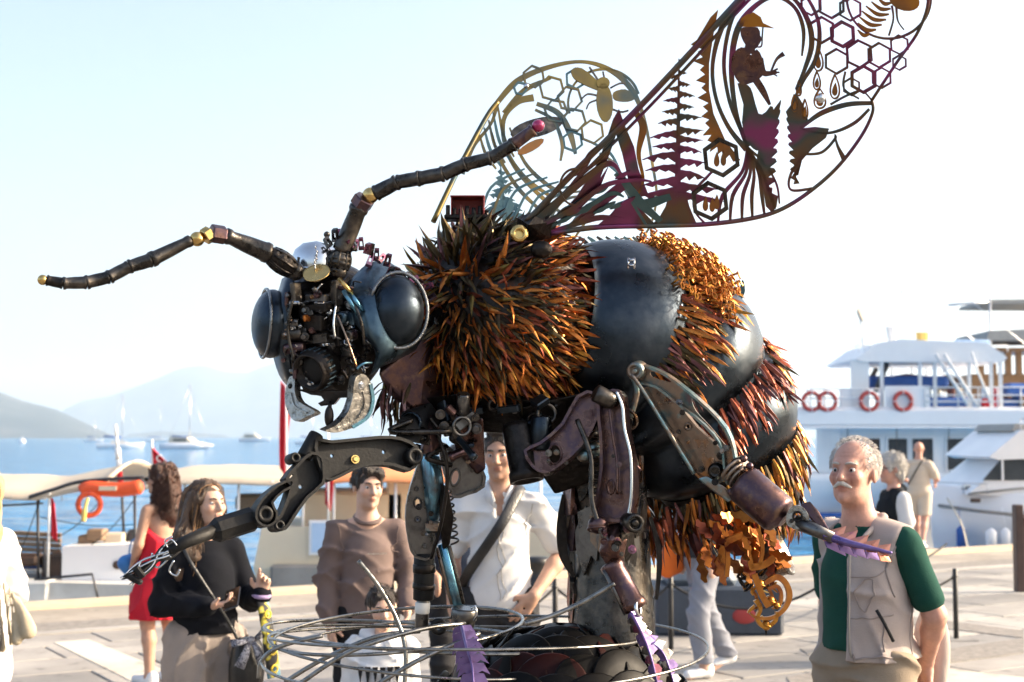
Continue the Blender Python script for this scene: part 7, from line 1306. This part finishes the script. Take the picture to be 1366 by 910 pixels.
# far front leg (shells, blue)
ml = leg('far_front_leg', 'grey and blue leg of pressed steel shells ending in a purple leaf')
p2 = PL((570, 600, 3.92), (600, 640, 3.93), (560, 720, 3.92))
lump('shell_cover', [(569, 553, 3.86), (584, 553, 3.86), (590, 580, 3.85), (586, 608, 3.86), (560, 606, 3.86), (562, 578, 3.86), (572, 580, 3.82), (575, 605, 3.83), (575, 560, 3.95), (580, 600, 3.95)], 'rust_purple', ml)
shell('blue_shell', [[(560, 607, 3.90), (572, 606, 3.86), (586, 609, 3.90)], [(564, 640, 3.89), (578, 640, 3.84), (592, 645, 3.90)], [(567, 670, 3.90), (578, 672, 3.86), (590, 678, 3.92)], [(571, 695, 3.92), (578, 697, 3.89), (584, 697, 3.92)]], 'blue_steel', ml)
stamped('side_plate', p2, [(563, 610), (553, 635), (545, 662), (542, 690), (546, 722), (554, 742), (578, 742), (578, 712), (570, 680), (566, 645)], [circ(557, 671, 4.5, 12, 7), circ(557, 693, 3, 10), circ(555, 652, 1.8, 8), circ(566, 728, 2, 8)], 'grey_steel', ml, .005, .03, 3.5, smooth=2)
stamped('link_plate', p2, [(588, 590), (604, 602), (640, 622), (644, 648), (622, 658), (606, 662), (598, 645), (590, 618)], [circ(607, 637, 6, 14, 11, .2), circ(601, 605, 8, 12, 3, .7)], 'grey_steel', ml, .006, .03, 4, smooth=2)
lump('dark_shell', [(586, 640, 3.88), (598, 650, 3.87), (606, 690, 3.9), (600, 730, 3.92), (590, 735, 3.92), (586, 690, 3.88), (600, 690, 3.98)], 'dark_iron', ml)
mb = MB(); mb.box(W(578, 703, 3.89), (.042, .04, .032), ch=.006); mb.build('hinge_block', 'stamp_bronze', ml)
for a, b, c_, d_, r, mt in ((566, 738, 565, 800, 14, 'black_arm'), (565, 792, 562, 840, 9, 'grey_steel'), (566, 752, 566, 764, 15.5, 'dark_iron'), (566, 778, 565, 786, 15.5, 'dark_iron'), (564, 803, 563, 818, 10, 'white_label'), (590, 725, 612, 812, 7, 'blue_steel'), (584, 730, 604, 806, 4, 'stamp_bronze'), (598, 728, 617, 806, 4, 'gunmetal')):
    mb = MB(); mb.cyl(W(a, b, 3.94), W(c_, d_, 3.94), r*U(3.94), 18, bev=.002); mb.build('tube_section', mt, ml)
mb = MB(); mb.lathe([(.024, -.02), (.030, -.016), (.033, .0), (.036, .004), (.036, .03), (.033, .034), (.02, .034)], W(618, 828, 3.86), (.1, -.1, 1), 22); mb.build('cup', 'grey_steel', ml)
mb = MB(); mb.tube([W(628, 812, 3.82), W(634, 808, 3.82), W(636, 820, 3.82), W(632, 828, 3.82)], .004, 7); mb.build('cup_clamp', 'chrome', ml); mb = MB(); mb.torus(W(585, 836, 3.92), (0.2, -1, 0), .016, .008, 18); mb.build('foot_ring', 'black_arm', ml)
def feather(parent, path, w_, mats, seed=1, teeth=7, th=.004, depth_tilt=.04):
    """saw-edged sheet-metal leaf, folded along its spine; path (px,py,d), w_ = half width in px"""
    rs = random.Random(seed); P2 = cat_rom([(p[0], p[1], p[2]) for p in path], 8); n_ = len(P2)-1; D0 = path[0]; D1 = path[-1]
    mb = MB(); mb.tube([W(p.x, p.y, p.z-.004) for p in P2], [.005*(1-.6*k/n_) for k in range(n_+1)], 6); root = mb.build('leaf_foot', mats[0], parent)
    for k in range(teeth):
        f0 = k/teeth; f1 = (k+1.0)/teeth; a = P2[int(f0*n_)]; b_ = P2[min(n_, int(f1*n_))]; t = Vector((b_.x-a.x, b_.y-a.y, 0)); t.normalize(); nn = Vector((-t.y, t.x, 0)); ww = w_*(.55+.6*math.sin(math.pi*(.15+.75*f0)))
        for sg in (-1, 1):
            L = (b_-a).length; q = [(a.x-t.x*2, a.y-t.y*2), (a.x+nn.x*sg*ww*.8, a.y+nn.y*sg*ww*.8), (a.x+nn.x*sg*ww*1.15+t.x*ww*rs.uniform(.7, 1.0), a.y+nn.y*sg*ww*1.15+t.y*ww*.85), (a.x+nn.x*sg*ww*.62+t.x*L*.75, a.y+nn.y*sg*ww*.62+t.y*L*.75), (b_.x+t.x*2, b_.y+t.y*2)]
            dz = [0, .012, .02, .01, 0]; v = [W(x, y, a.z+z) for (x, y), z in zip(q, dz)]; m = MB(); m.add(v, [(0, 1, 3, 4), (1, 2, 3)]); o = m.build('leaf_tooth', mats[k % len(mats)] if sg < 0 else mats[(k+1) % len(mats)], root); md_ = o.modifiers.new('t', 'SOLIDIFY'); md_.thickness = th
    return root
feather(ml, [(616, 836, 3.70), (622, 862, 3.58), (630, 890, 3.50), (632, 925, 3.46)], 17, ['purple_sheet'], 3, 8)
# middle leg
mm = leg('middle_leg', 'rust brown pressed-steel middle leg ending in a purple leaf'); p3 = PL((810, 530, 3.76), (840, 690, 3.70), (780, 690, 3.74))
stamped('long_arm', p3, [(802, 534), (822, 522), (833, 530), (836, 565), (844, 605), (848, 645), (843, 690), (822, 694), (797, 690), (800, 664), (806, 625), (805, 580)], [circ(815, 650, 4.5, 12, 9)], 'rust_purple', mm, .006, .05, 4, rimmat='rust_purple', smooth=2)
mb = MB(); mb.tube(cat_rom([p3.at(*p)+p3.n*.03 for p in [(826, 524), (834, 545), (837, 575), (845, 610), (846, 660), (842, 688)]], 5), .005, 7); mb.build('bright_edge', 'chrome', mm)
mb = MB(); mb.tube(cat_rom([p3.at(*p)+p3.n*.022 for p in [(815, 540), (820, 580), (826, 620), (826, 660)]], 5), .004, 7); mb.build('pressed_rib', 'rust_purple', mm)
p4 = PL((740, 600, 3.78), (790, 540, 3.80), (720, 610, 3.78))
stamped('bracket_arm', p4, [(702, 604), (722, 594), (752, 568), (772, 532), (795, 528), (797, 560), (776, 596), (748, 622), (728, 632), (712, 624)], [circ(740, 606, 9, 16, 13)], 'rust_purple', mm, .008, .045, 4, smooth=2)
mb = MB(); mb.lathe([(.018, -.03), (.024, -.02), (.024, .025), (.016, .03)], W(806, 530, 3.72), (-1, -.3, .5), 16); mb.build('pivot', 'gunmetal', mm); mb = MB(); mb.ell(W(790, 600, 3.80), (.028, .02, .024)); mb.ell(W(780, 608, 3.79), (.022, .016, .018)); mb.build('casting', 'teal_steel', mm)
mb = MB(); mb.ell(W(798, 700, 3.68), (.027, .027, .024)); mb.torus(W(798, 706, 3.68), (0, .3, 1), .026, .004); mb.build('ball_joint', 'rust_purple', mm)
mb = MB(); mb.lathe([(.022, .03), (.025, .02), (.025, -.03), (.020, -.034), (.016, -.034), (.015, -.025), (.009, -.025), (.009, -.034), (.005, -.036)], W(842, 697, 3.66), (-.25, 1, 0), 22); mb.build('bush', 'gunmetal', mm)
lump('knuckle_casting', [(806, 700, 3.70), (830, 695, 3.70), (838, 720, 3.68), (832, 750, 3.68), (812, 760, 3.68), (798, 738, 3.68), (815, 720, 3.64), (815, 740, 3.78)], 'rust_purple', mm); lump('knuckle_casting', [(826, 690, 3.68), (848, 705, 3.70), (846, 740, 3.72), (835, 755, 3.72), (828, 720, 3.66)], 'dark_iron', mm)
for q in range(9): bolt(mm, W(random.uniform(802, 845), random.uniform(705, 755), 3.645), (random.gauss(0, .3), -1, random.gauss(0, .3)), random.uniform(.004, .008), random.choice(['rust_purple', 'gunmetal', 'pink_tint']))
A, B = W(815, 752, 3.69), W(849, 814, 3.66); L_ = (B-A).length; mb = MB(); mb.lathe([(.022, -.005), (.031, 0), (.032, L_*.1), (.029, L_*.14), (.030, L_*.8), (.034, L_*.84), (.034, L_*.97), (.02, L_)], A, B-A, 22); mb.build('shank_tube', 'rust_purple', mm); mb = MB(); mb.tube([W(806, 760, 3.67), W(835, 820, 3.65)], .006, 8); mb.build('shank_rod', 'grey_steel', mm); mb = MB(); mb.torus(W(851, 812, 3.64), (1, -.4, .2), .017, .005); mb.build('clamp', 'chrome', mm)
feather(mm, [(842, 818, 3.63), (856, 845, 3.60), (868, 875, 3.57), (880, 925, 3.55)], 8, ['purple_sheet', 'purple_sheet', 'grey_steel', 'pink_tint'], 5, 9, .003); feather(mm, [(842, 822, 3.66), (860, 852, 3.64), (885, 872, 3.62), (900, 915, 3.60)], 10, ['purple_sheet', 'chrome', 'grey_steel'], 6, 8, .002)
# rear leg
rl = leg('rear_leg', 'bronze suspension-arm rear leg with damper and toothed purple and copper foot'); p5 = PL((850, 494, 3.80), (978, 610, 3.72), (900, 600, 3.78)); p6 = PL((850, 494, 3.815), (978, 610, 3.735), (900, 600, 3.795))
stamped('curved_arm', p5, [(846, 486), (864, 489), (890, 500), (917, 520), (946, 545), (969, 571), (979, 596), (981, 620), (968, 624), (966, 602), (952, 578), (928, 555), (902, 535), (878, 516), (856, 510), (843, 503)], [sm2([(923, 532), (935, 537), (955, 560), (970, 585), (972, 596), (966, 592), (948, 570), (928, 548)], 3), sm2([(868, 496), (882, 499), (896, 510), (885, 508), (870, 503)], 3)], 'stamp_bronze', rl, .006, .026, 3, rimmat='teal_steel', smooth=2, collar=False)
stamped('web_plate', p6, [(862, 517), (884, 521), (906, 541), (930, 570), (950, 588), (968, 606), (976, 622), (962, 642), (934, 636), (922, 618), (905, 590), (884, 556)], [circ(894, 533, 4, 12), circ(918, 569, 4, 12)], 'stamp_bronze', rl, .006, .02, 3, smooth=2)
mb = MB(); mb.lathe([(.018, .03), (.024, .022), (.024, -.02), (.02, -.024), (.013, -.024), (.012, -.016), (.007, -.018), (.006, -.028)], W(850, 494, 3.79), p5.n*-1, 22); mb.build('bush', 'teal_steel', rl)
mb = MB(); mb.lathe([(.022, .0), (.022, .012), (.018, .014), (.017, .022), (.012, .024), (.008, .018)], p6.at(957, 627)+p6.n*.004, p6.n, 20); mb.build('bush', 'gunmetal', rl); bolt(rl, p6.at(962, 608)+p6.n*.004, p6.n, .008); bolt(rl, p6.at(936, 626)+p6.n*.004, p6.n, .006)
mb = MB(); mb.tube(cat_rom([W(843, 500, 3.77), W(862, 528, 3.76), (W(900, 590, 3.745)), W(926, 632, 3.74)], 5), .0055, 8); mb.build('edge_rod', 'teal_steel', rl); mb = MB(); mb.tube(cat_rom([W(846, 505, 3.83), W(849, 525, 3.83), W(841, 556, 3.84)], 5), .009, 10); mb.build('hose', 'teal_steel', rl)
for q, pts in enumerate(([(928, 638, 3.73), (942, 634, 3.72), (968, 650, 3.70), (980, 664, 3.70), (972, 672, 3.70), (950, 652, 3.72), (955, 650, 3.78)], [(975, 612, 3.70), (990, 606, 3.69), (1004, 620, 3.69), (1000, 640, 3.69), (985, 648, 3.69), (970, 634, 3.71), (988, 628, 3.64), (990, 630, 3.76)])): lump('casting', pts, ['teal_steel', 'stamp_bronze'][q], rl)
for k in range(5): mb = MB(); mb.torus(W(976+k*5, 628+k*4.5, 3.68), W(1000, 650, 3.66)-W(980, 632, 3.69), .032-.001*k, .005, 22, 6); mb.build('coil', 'teal_steel' if k < 3 else 'stamp_bronze', rl)
A, B = W(990, 644, 3.68), W(1043, 690, 3.62); L_ = (B-A).length; mb = MB(); mb.lathe([(.04, -.004), (.050, .0), (.053, .012), (.053, L_*.9), (.047, L_*.98), (.03, L_), (.024, L_+.01)], A, B-A, 28); mb.build('damper_body', 'rust_purple', rl)
for a, b in ((1000, 622), (1006, 630), (992, 612), (975, 656)): mb = MB(); mb.ell(W(a, b, 3.66), (.010,)*3, nu=10, nv=8); mb.build('dome_nut', 'rust_purple', rl)
ax_ = (W(1110, 716, 3.55)-W(1043, 688, 3.62)).normalized(); pq = PL((1065, 692, 3.57), (1085, 700, 3.56), (1060, 705, 3.57)); mb = MB(); pplate(mb, pq, sm2([(1050, 684), (1060, 674), (1072, 678), (1079, 690), (1076, 702), (1062, 706), (1050, 700)], 3), [circ(1064, 689, 5, 12)], .02); o = mb.build('flange', 'silver', rl); bolt(o, pq.at(1056, 695), pq.n, .004); bolt(o, pq.at(1072, 692), pq.n, .004); mb = MB(); mb.torus(pq.at(1064, 689), pq.n, .011, .003); mb.build('seat_ring', 'dark_iron', o)
mb = MB(); mb.tube([W(1062, 696, 3.59), W(1112, 718, 3.53)], [.020, .014], 14); mb.build('shank_tube', 'grey_steel', rl); lump('horn', [(1066, 672, 3.60), (1080, 668, 3.60), (1094, 684, 3.58), (1110, 712, 3.54), (1104, 716, 3.54), (1086, 700, 3.57), (1085, 690, 3.64)], 'rust_purple', rl)
def tooth_foot(path, parent):
    sp = cat_rom([W(*p) for p in path], 8); mb = MB(); mb.tube(sp, [.012*(1-.7*k/(len(sp)-1)) for k in range(len(sp))], 8); root = mb.build('leaf_foot', 'purple_sheet', parent)
    for k in range(5):
        x = 1098+k*18; y = 716+k*4.6; d0 = 3.54-k*.014; sc = 1-.10*k
        for poly, mt, dz in (([(0, 6), (2, -6), (31*sc, -14*sc), (24*sc, 8)], 'copper_sheet', .012), ([(0, 2), (24*sc, 8), (30*sc, 26*sc), (4, 14)], 'purple_sheet' if k < 4 else 'copper_sheet', .010)):
            v = [W(x+a, y+b, d0+(dz if i in (1, 2) else -.006)) for i, (a, b) in enumerate(poly)]; m = MB(); m.add(v, [(0, 1, 2, 3)]); o = m.build('leaf_tooth', mt, root); md_ = o.modifiers.new('t', 'SOLIDIFY'); md_.thickness = .003
tooth_foot([(1100, 714, 3.54), (1130, 724, 3.51), (1160, 731, 3.49), (1190, 738, 3.47)], rl)
spring(mm, (790, 580, 3.80), (800, 680, 3.76), .016, .0035, 9, 'dark_iron'); spring(ml, (596, 650, 3.92), (606, 725, 3.93), .013, .003, 8, 'gunmetal')
for q in range(26): a, b, d_, pr = random.choice(((815, 600, 3.66, mm), (745, 600, 3.72, mm), (905, 565, 3.70, rl), (960, 620, 3.68, rl), (570, 690, 3.84, ml), (620, 640, 3.88, ml))); bolt(pr, W(a+random.uniform(-14, 14), b+random.uniform(-30, 30), d_+.03), (random.gauss(0, .2), -1, random.gauss(0, .2)), random.uniform(.003, .0065), random.choice(['gunmetal', 'grey_steel', 'stamp_bronze', 'dark_iron']))
for pts, r, mt, pr in (([(770, 560, 3.74), (788, 610, 3.70), (790, 670, 3.68), (806, 720, 3.65)], .007, 'gunmetal', mm), ([(575, 560, 3.84), (596, 620, 3.82), (590, 690, 3.84), (575, 745, 3.88)], .005, 'dark_iron', ml)): mb = MB(); mb.tube(cat_rom([W(*p) for p in pts], 6), r, 8); mb.build('cable', mt, pr)
# far rear legs glimpsed behind the belly
for pts, r, mt in (([(862, 650, 4.2), (868, 690, 4.22), (872, 720, 4.2)], .014, 'gunmetal'), ([(852, 660, 4.15), (880, 700, 4.15), (884, 730, 4.15)], .006, 'chrome'), ([(905, 690, 4.3), (888, 715, 4.3), (876, 745, 4.3)], .008, 'rust_purple')): mb = MB(); mb.tube(cat_rom([W(*p) for p in pts], 5), r, 8); mb.build('far_leg_rod', mt, BEE)
# ---- tail: cut plates, drum, curled sting
tl = leg('tail', 'orange toothed plates, brass drum and curled golden sting under the abdomen')
for q in range(34):
    a, b = random.uniform(925, 1030), random.uniform(682, 750); d_ = 4.0+random.uniform(-.03, .03)+(b-685)*.0008; an = random.uniform(.2, 1.5); ln = random.uniform(28, 44); pt = PL((a, b, d_), (a+10, b, d_+random.uniform(-.02, .02)), (a, b+10, d_+random.uniform(-.02, .03))); o_ = []
    for k in range(7): f = k/6; w_ = 9*math.sin(math.pi*(.1+.8*f)); o_.append((a+math.cos(an)*ln*f-math.sin(an)*w_*(1 if k % 2 else .5), b+math.sin(an)*ln*f+math.cos(an)*w_*(1 if k % 2 else .5)))
    for k in range(6, -1, -1): f = k/6; w_ = 7*math.sin(math.pi*(.1+.8*f)); o_.append((a+math.cos(an)*ln*f+math.sin(an)*w_*(.5 if k % 2 else 1), b+math.sin(an)*ln*f-math.cos(an)*w_*(.5 if k % 2 else 1)))
    mb = MB(); pplate(mb, pt, o_, [], .004); mb.build('toothed_plate', random.choice(['orange_sheet', 'orange_sheet', 'sp_orange', 'sp_red']), tl)
for pts, w_ in (([(968, 722), (985, 714), (1002, 712)], 8), ([(968, 722), (970, 745), (968, 768)], 6), ([(990, 712), (996, 735), (1002, 758)], 7), ([(1010, 704), (1016, 730), (1012, 752)], 5), ([(1000, 756), (1018, 752), (1032, 742)], 9), ([(1005, 765), (1014, 790), (1024, 808)], 8)): mb = MB(); strip(mb, PL((968, 722, 3.98), (1002, 712, 3.99), (970, 768, 4.0)), pts, w_, .006, .01); mb.build('orange_strap', 'orange_sheet', tl)
dx = Vector((.75, -.25, .35)).normalized(); mb = MB(); mb.lathe([(.035, -.10), (.060, -.09), (.066, 0), (.070, .006), (.070, .016), (.062, .02), (.058, .012), (.02, .010)], W(1038, 738, 4.14), dx, 30); mb.build('drum', 'stamp_bronze', tl); mb = MB(); mb.torus(W(1038, 738, 4.14)+dx*.014, dx, .068, .006, 32); mb.build('drum_rim', 'silver', tl)
ps = PL((1020, 760, 4.06), (1050, 790, 4.06), (1010, 840, 4.04))
for pts, w_, mt in (([(1020, 778), (1036, 770), (1048, 778), (1053, 795), (1046, 812), (1030, 824), (1010, 824), (1000, 818)], [6, 8, 7, 7, 6, 5, 4, 2], 'orange_sheet'), ([(1024, 786), (1036, 782), (1042, 792), (1040, 806), (1030, 812)], [5, 5, 4, 4, 2], 'orange_sheet'), ([(1008, 800), (1014, 812), (1010, 826), (1020, 836), (1034, 828), (1036, 816)], [7, 5, 5, 6, 5, 3], 'sp_gold')):
    mb = MB(); strip(mb, ps, pts, w_, .014, .006); mb.build('sting_scroll', mt, tl)
for q in range(10): x, y = random.uniform(1004, 1046), random.uniform(772, 832); mb = MB(); strip(mb, ps, [(x, y), (x+random.uniform(-9, 9), y+random.uniform(4, 10)), (x+random.uniform(-10, 10), y+random.uniform(10, 18))], [2, 4, 1.5], .008, random.uniform(-.02, .02)); mb.build('sting_leaf', random.choice(['sp_gold', 'orange_sheet', 'brass']), tl)
for a, b, r in ((1028, 802, .012), (1022, 834, .013), (1036, 808, .009), (1014, 780, .012)): mb = MB(); mb.ell(W(a, b, 4.05), (r, r, r*1.2)); mb.torus(W(a, b, 4.05), (.3, 0, 1), r*1.1, .003, 14, 6); mb.build('bead', 'sp_gold', tl)
mb = MB(); mb.tube([W(1022, 838, 4.05), W(1022, 848, 4.05)], [.006, .001], 8); mb.build('sting_tip', 'dark_iron', tl)
for q in range(9): mb = MB(); mb.torus(W(random.uniform(985, 1020), random.uniform(760, 785), 4.08), (random.gauss(0, 1), random.gauss(0, 1), 1), random.uniform(.012, .022), .004, 16, 6); mb.build('ring', random.choice(['dark_iron', 'gunmetal', 'sp_gold']), tl)

# ================================================================== stand: trunk, mound of discs, wire hoops
mc = W(735, 940, 3.95); mc.z = 0
STAND = thing('sculpture_stand', (mc.x, mc.y, 0), 'dark mound of overlapping metal discs with a plated trunk under the bee', 'stand')
mb = MB(); mb.lathe([(.52, 0), (.52, .06), (.44, .08), (.40, .5), (.42, .78), (.44, .80)], mc, (0, 0, 1), 36); mb.build('pedestal', 'dark_iron', STAND)
DC = Vector((mc.x+.03, mc.y, .785)); DR = .42
mb = MB(); mb.ell(DC, (DR*.93, DR*.93, DR*.96), nu=32, nv=16, z0=0.0); mb.build('mound_core', 'disc_black', STAND)
dm = []
for mt in ('disc_black', 'disc_red'):
    mb = MB(); mb.lathe([(.004, .009), (.06, .008), (.100, .003), (.104, 0), (.100, -.004), (.004, .003)], (0, 0, 0), (0, 0, 1), 28, cap=False); o = mb.build('disc', mt); dm.append(o.data); bpy.data.objects.remove(o)
cnt = 0
for row in range(9):
    el_ = R(2+row*10.2); nn_ = max(3, int(2*math.pi*math.cos(el_)*DR/.105))
    for k in range(nn_):
        az = 2*math.pi*(k+.5*(row % 2))/nn_+row*.2; nrm = Vector((math.cos(el_)*math.cos(az), math.cos(el_)*math.sin(az), math.sin(el_))); dn = Vector((-math.sin(el_)*math.cos(az), -math.sin(el_)*math.sin(az), math.cos(el_)))
        z = (nrm-dn*.50+Vector((random.gauss(0, .05),)*3)).normalized(); x = (dn-z*dn.dot(z)).normalized(); y = z.cross(x); p = DC+nrm*DR*1.0
        inst('disc', dm[1] if random.random() < .22 else dm[0], Matrix(((x.x, y.x, z.x, p.x), (x.y, y.y, z.y, p.y), (x.z, y.z, z.z, p.z), (0, 0, 0, 1))), STAND); cnt += 1
# trunk
tp = [(800, 590, 4.12, 60), (806, 660, 4.10, 52), (815, 730, 4.08, 50), (818, 800, 4.05, 52), (818, 900, 4.02, 58)]
mb = MB(); mb.tube(cat_rom([W(a, b, d) for a, b, d, r in tp], 5), [v.x for v in cat_rom([(r*U(4.1), 0, 0) for a, b, d, r in tp], 5)], 22); trunk = mb.build('trunk', 'gunmetal', STAND)
for q in range(34):
    f = random.random(); b = lerp(600, 860, f); an = random.uniform(-2.0, 2.0); c_ = W(lerp(803, 818, f), b, 4.08); r = 53*U(4.08); nr = Vector((math.sin(an), -math.cos(an), 0)); t_ = Vector((math.cos(an), math.sin(an), 0)); pts = []
    for k in range(7): aa = 2*math.pi*k/7+random.uniform(-.3, .3); pts.append(c_+nr*(r+.004)+t_*math.cos(aa)*random.uniform(.025, .05)+Vector((0, 0, 1))*math.sin(aa)*random.uniform(.04, .11))
    mb = MB(); mb.plate(pts, [], nr, .012); mb.build('bark_plate', random.choice(['gunmetal', 'grey_steel', 'stamp_bronze', 'rust_purple']), trunk)
for pts, w_ in (([(754, 660), (750, 700), (752, 740), (766, 770)], [8, 14, 12, 5]), ([(766, 640), (770, 690), (776, 760)], [6, 9, 4]), ([(868, 690), (880, 740), (876, 800)], [4, 7, 4])): mb = MB(); strip(mb, PL((760, 660, 4.05), (760, 760, 4.03), (800, 700, 4.05)), pts, w_, .01); mb.build('bark_strip', 'dark_iron', trunk)
# wire hoops
def hoop(cx, z, rx, rot, tiltx, tilty, r=.0040, a0=0, a1=360, squash=1.0):
    c_ = Vector((cx[0], cx[1], z)); rm = Euler((tiltx, tilty, rot)).to_matrix(); pts = [c_+rm@Vector((rx*math.cos(R(lerp(a0, a1, k/60))), rx*squash*math.sin(R(lerp(a0, a1, k/60))), 0)) for k in range(61)]
    mb = MB()
    if a1-a0 >= 360: mb.tube(pts[:-1], r, 8, closed=True)
    else: mb.tube(pts, r, 8)
    return mb.build('wire_hoop', 'wire', STAND)
hoop((mc.x-.18, mc.y-.1), 1.205, .60, .1, .02, -.03); hoop((mc.x-.25, mc.y), 1.225, .54, .5, -.05, .05, squash=.8); hoop((mc.x-.36, mc.y-.02), 1.19, .42, .2, .06, .10, squash=.8); hoop((mc.x-.42, mc.y+.05), 1.24, .40, .8, .03, -.05, .005, squash=.7); hoop((mc.x-.40, mc.y+.12), 1.21, .46, -.4, -.02, .03, .005, squash=.6)
for pts, r in (([(478, 748, 3.7), (505, 782, 3.7), (530, 828, 3.7), (541, 870, 3.68), (538, 930, 3.66)], .0058), ([(820, 778, 3.6), (780, 802, 3.6), (735, 822, 3.58), (700, 832, 3.56)], .0060), ([(345, 905, 3.75), (350, 880, 3.75), (375, 862, 3.75), (430, 848, 3.75)], .006), ([(380, 910, 3.7), (430, 880, 3.7), (500, 850, 3.7), (560, 842, 3.75)], .006), ([(400, 912, 3.6), (470, 868, 3.62), (560, 840, 3.7), (620, 832, 3.8)], .006), ([(500, 915, 3.6), (560, 880, 3.62), (640, 845, 3.7)], .006)):
    mb = MB(); mb.tube(cat_rom([W(*p) for p in pts], 6), r, 8); mb.build('bent_wire', 'wire', STAND)
# ================================================================== air
pm('haze_air', (1, 1, 1))
m = M('haze_air'); n = m.node_tree; n.nodes.clear(); out = n.nodes.new('ShaderNodeOutputMaterial')
pv = n.nodes.new('ShaderNodeVolumePrincipled'); pv.inputs['Color'].default_value = (.76, .89, 1, 1); pv.inputs['Density'].default_value = 1.35e-4
pv.inputs['Anisotropy'].default_value = .3
n.links.new(pv.outputs[0], out.inputs['Volume'])
mb = MB(); mb.box((0, 5400, 300), (26000, 16000, 606)); tag(mb.build('haze', 'haze_air'), 'pale sea haze in front of the mountains', 'haze', kind='stuff')
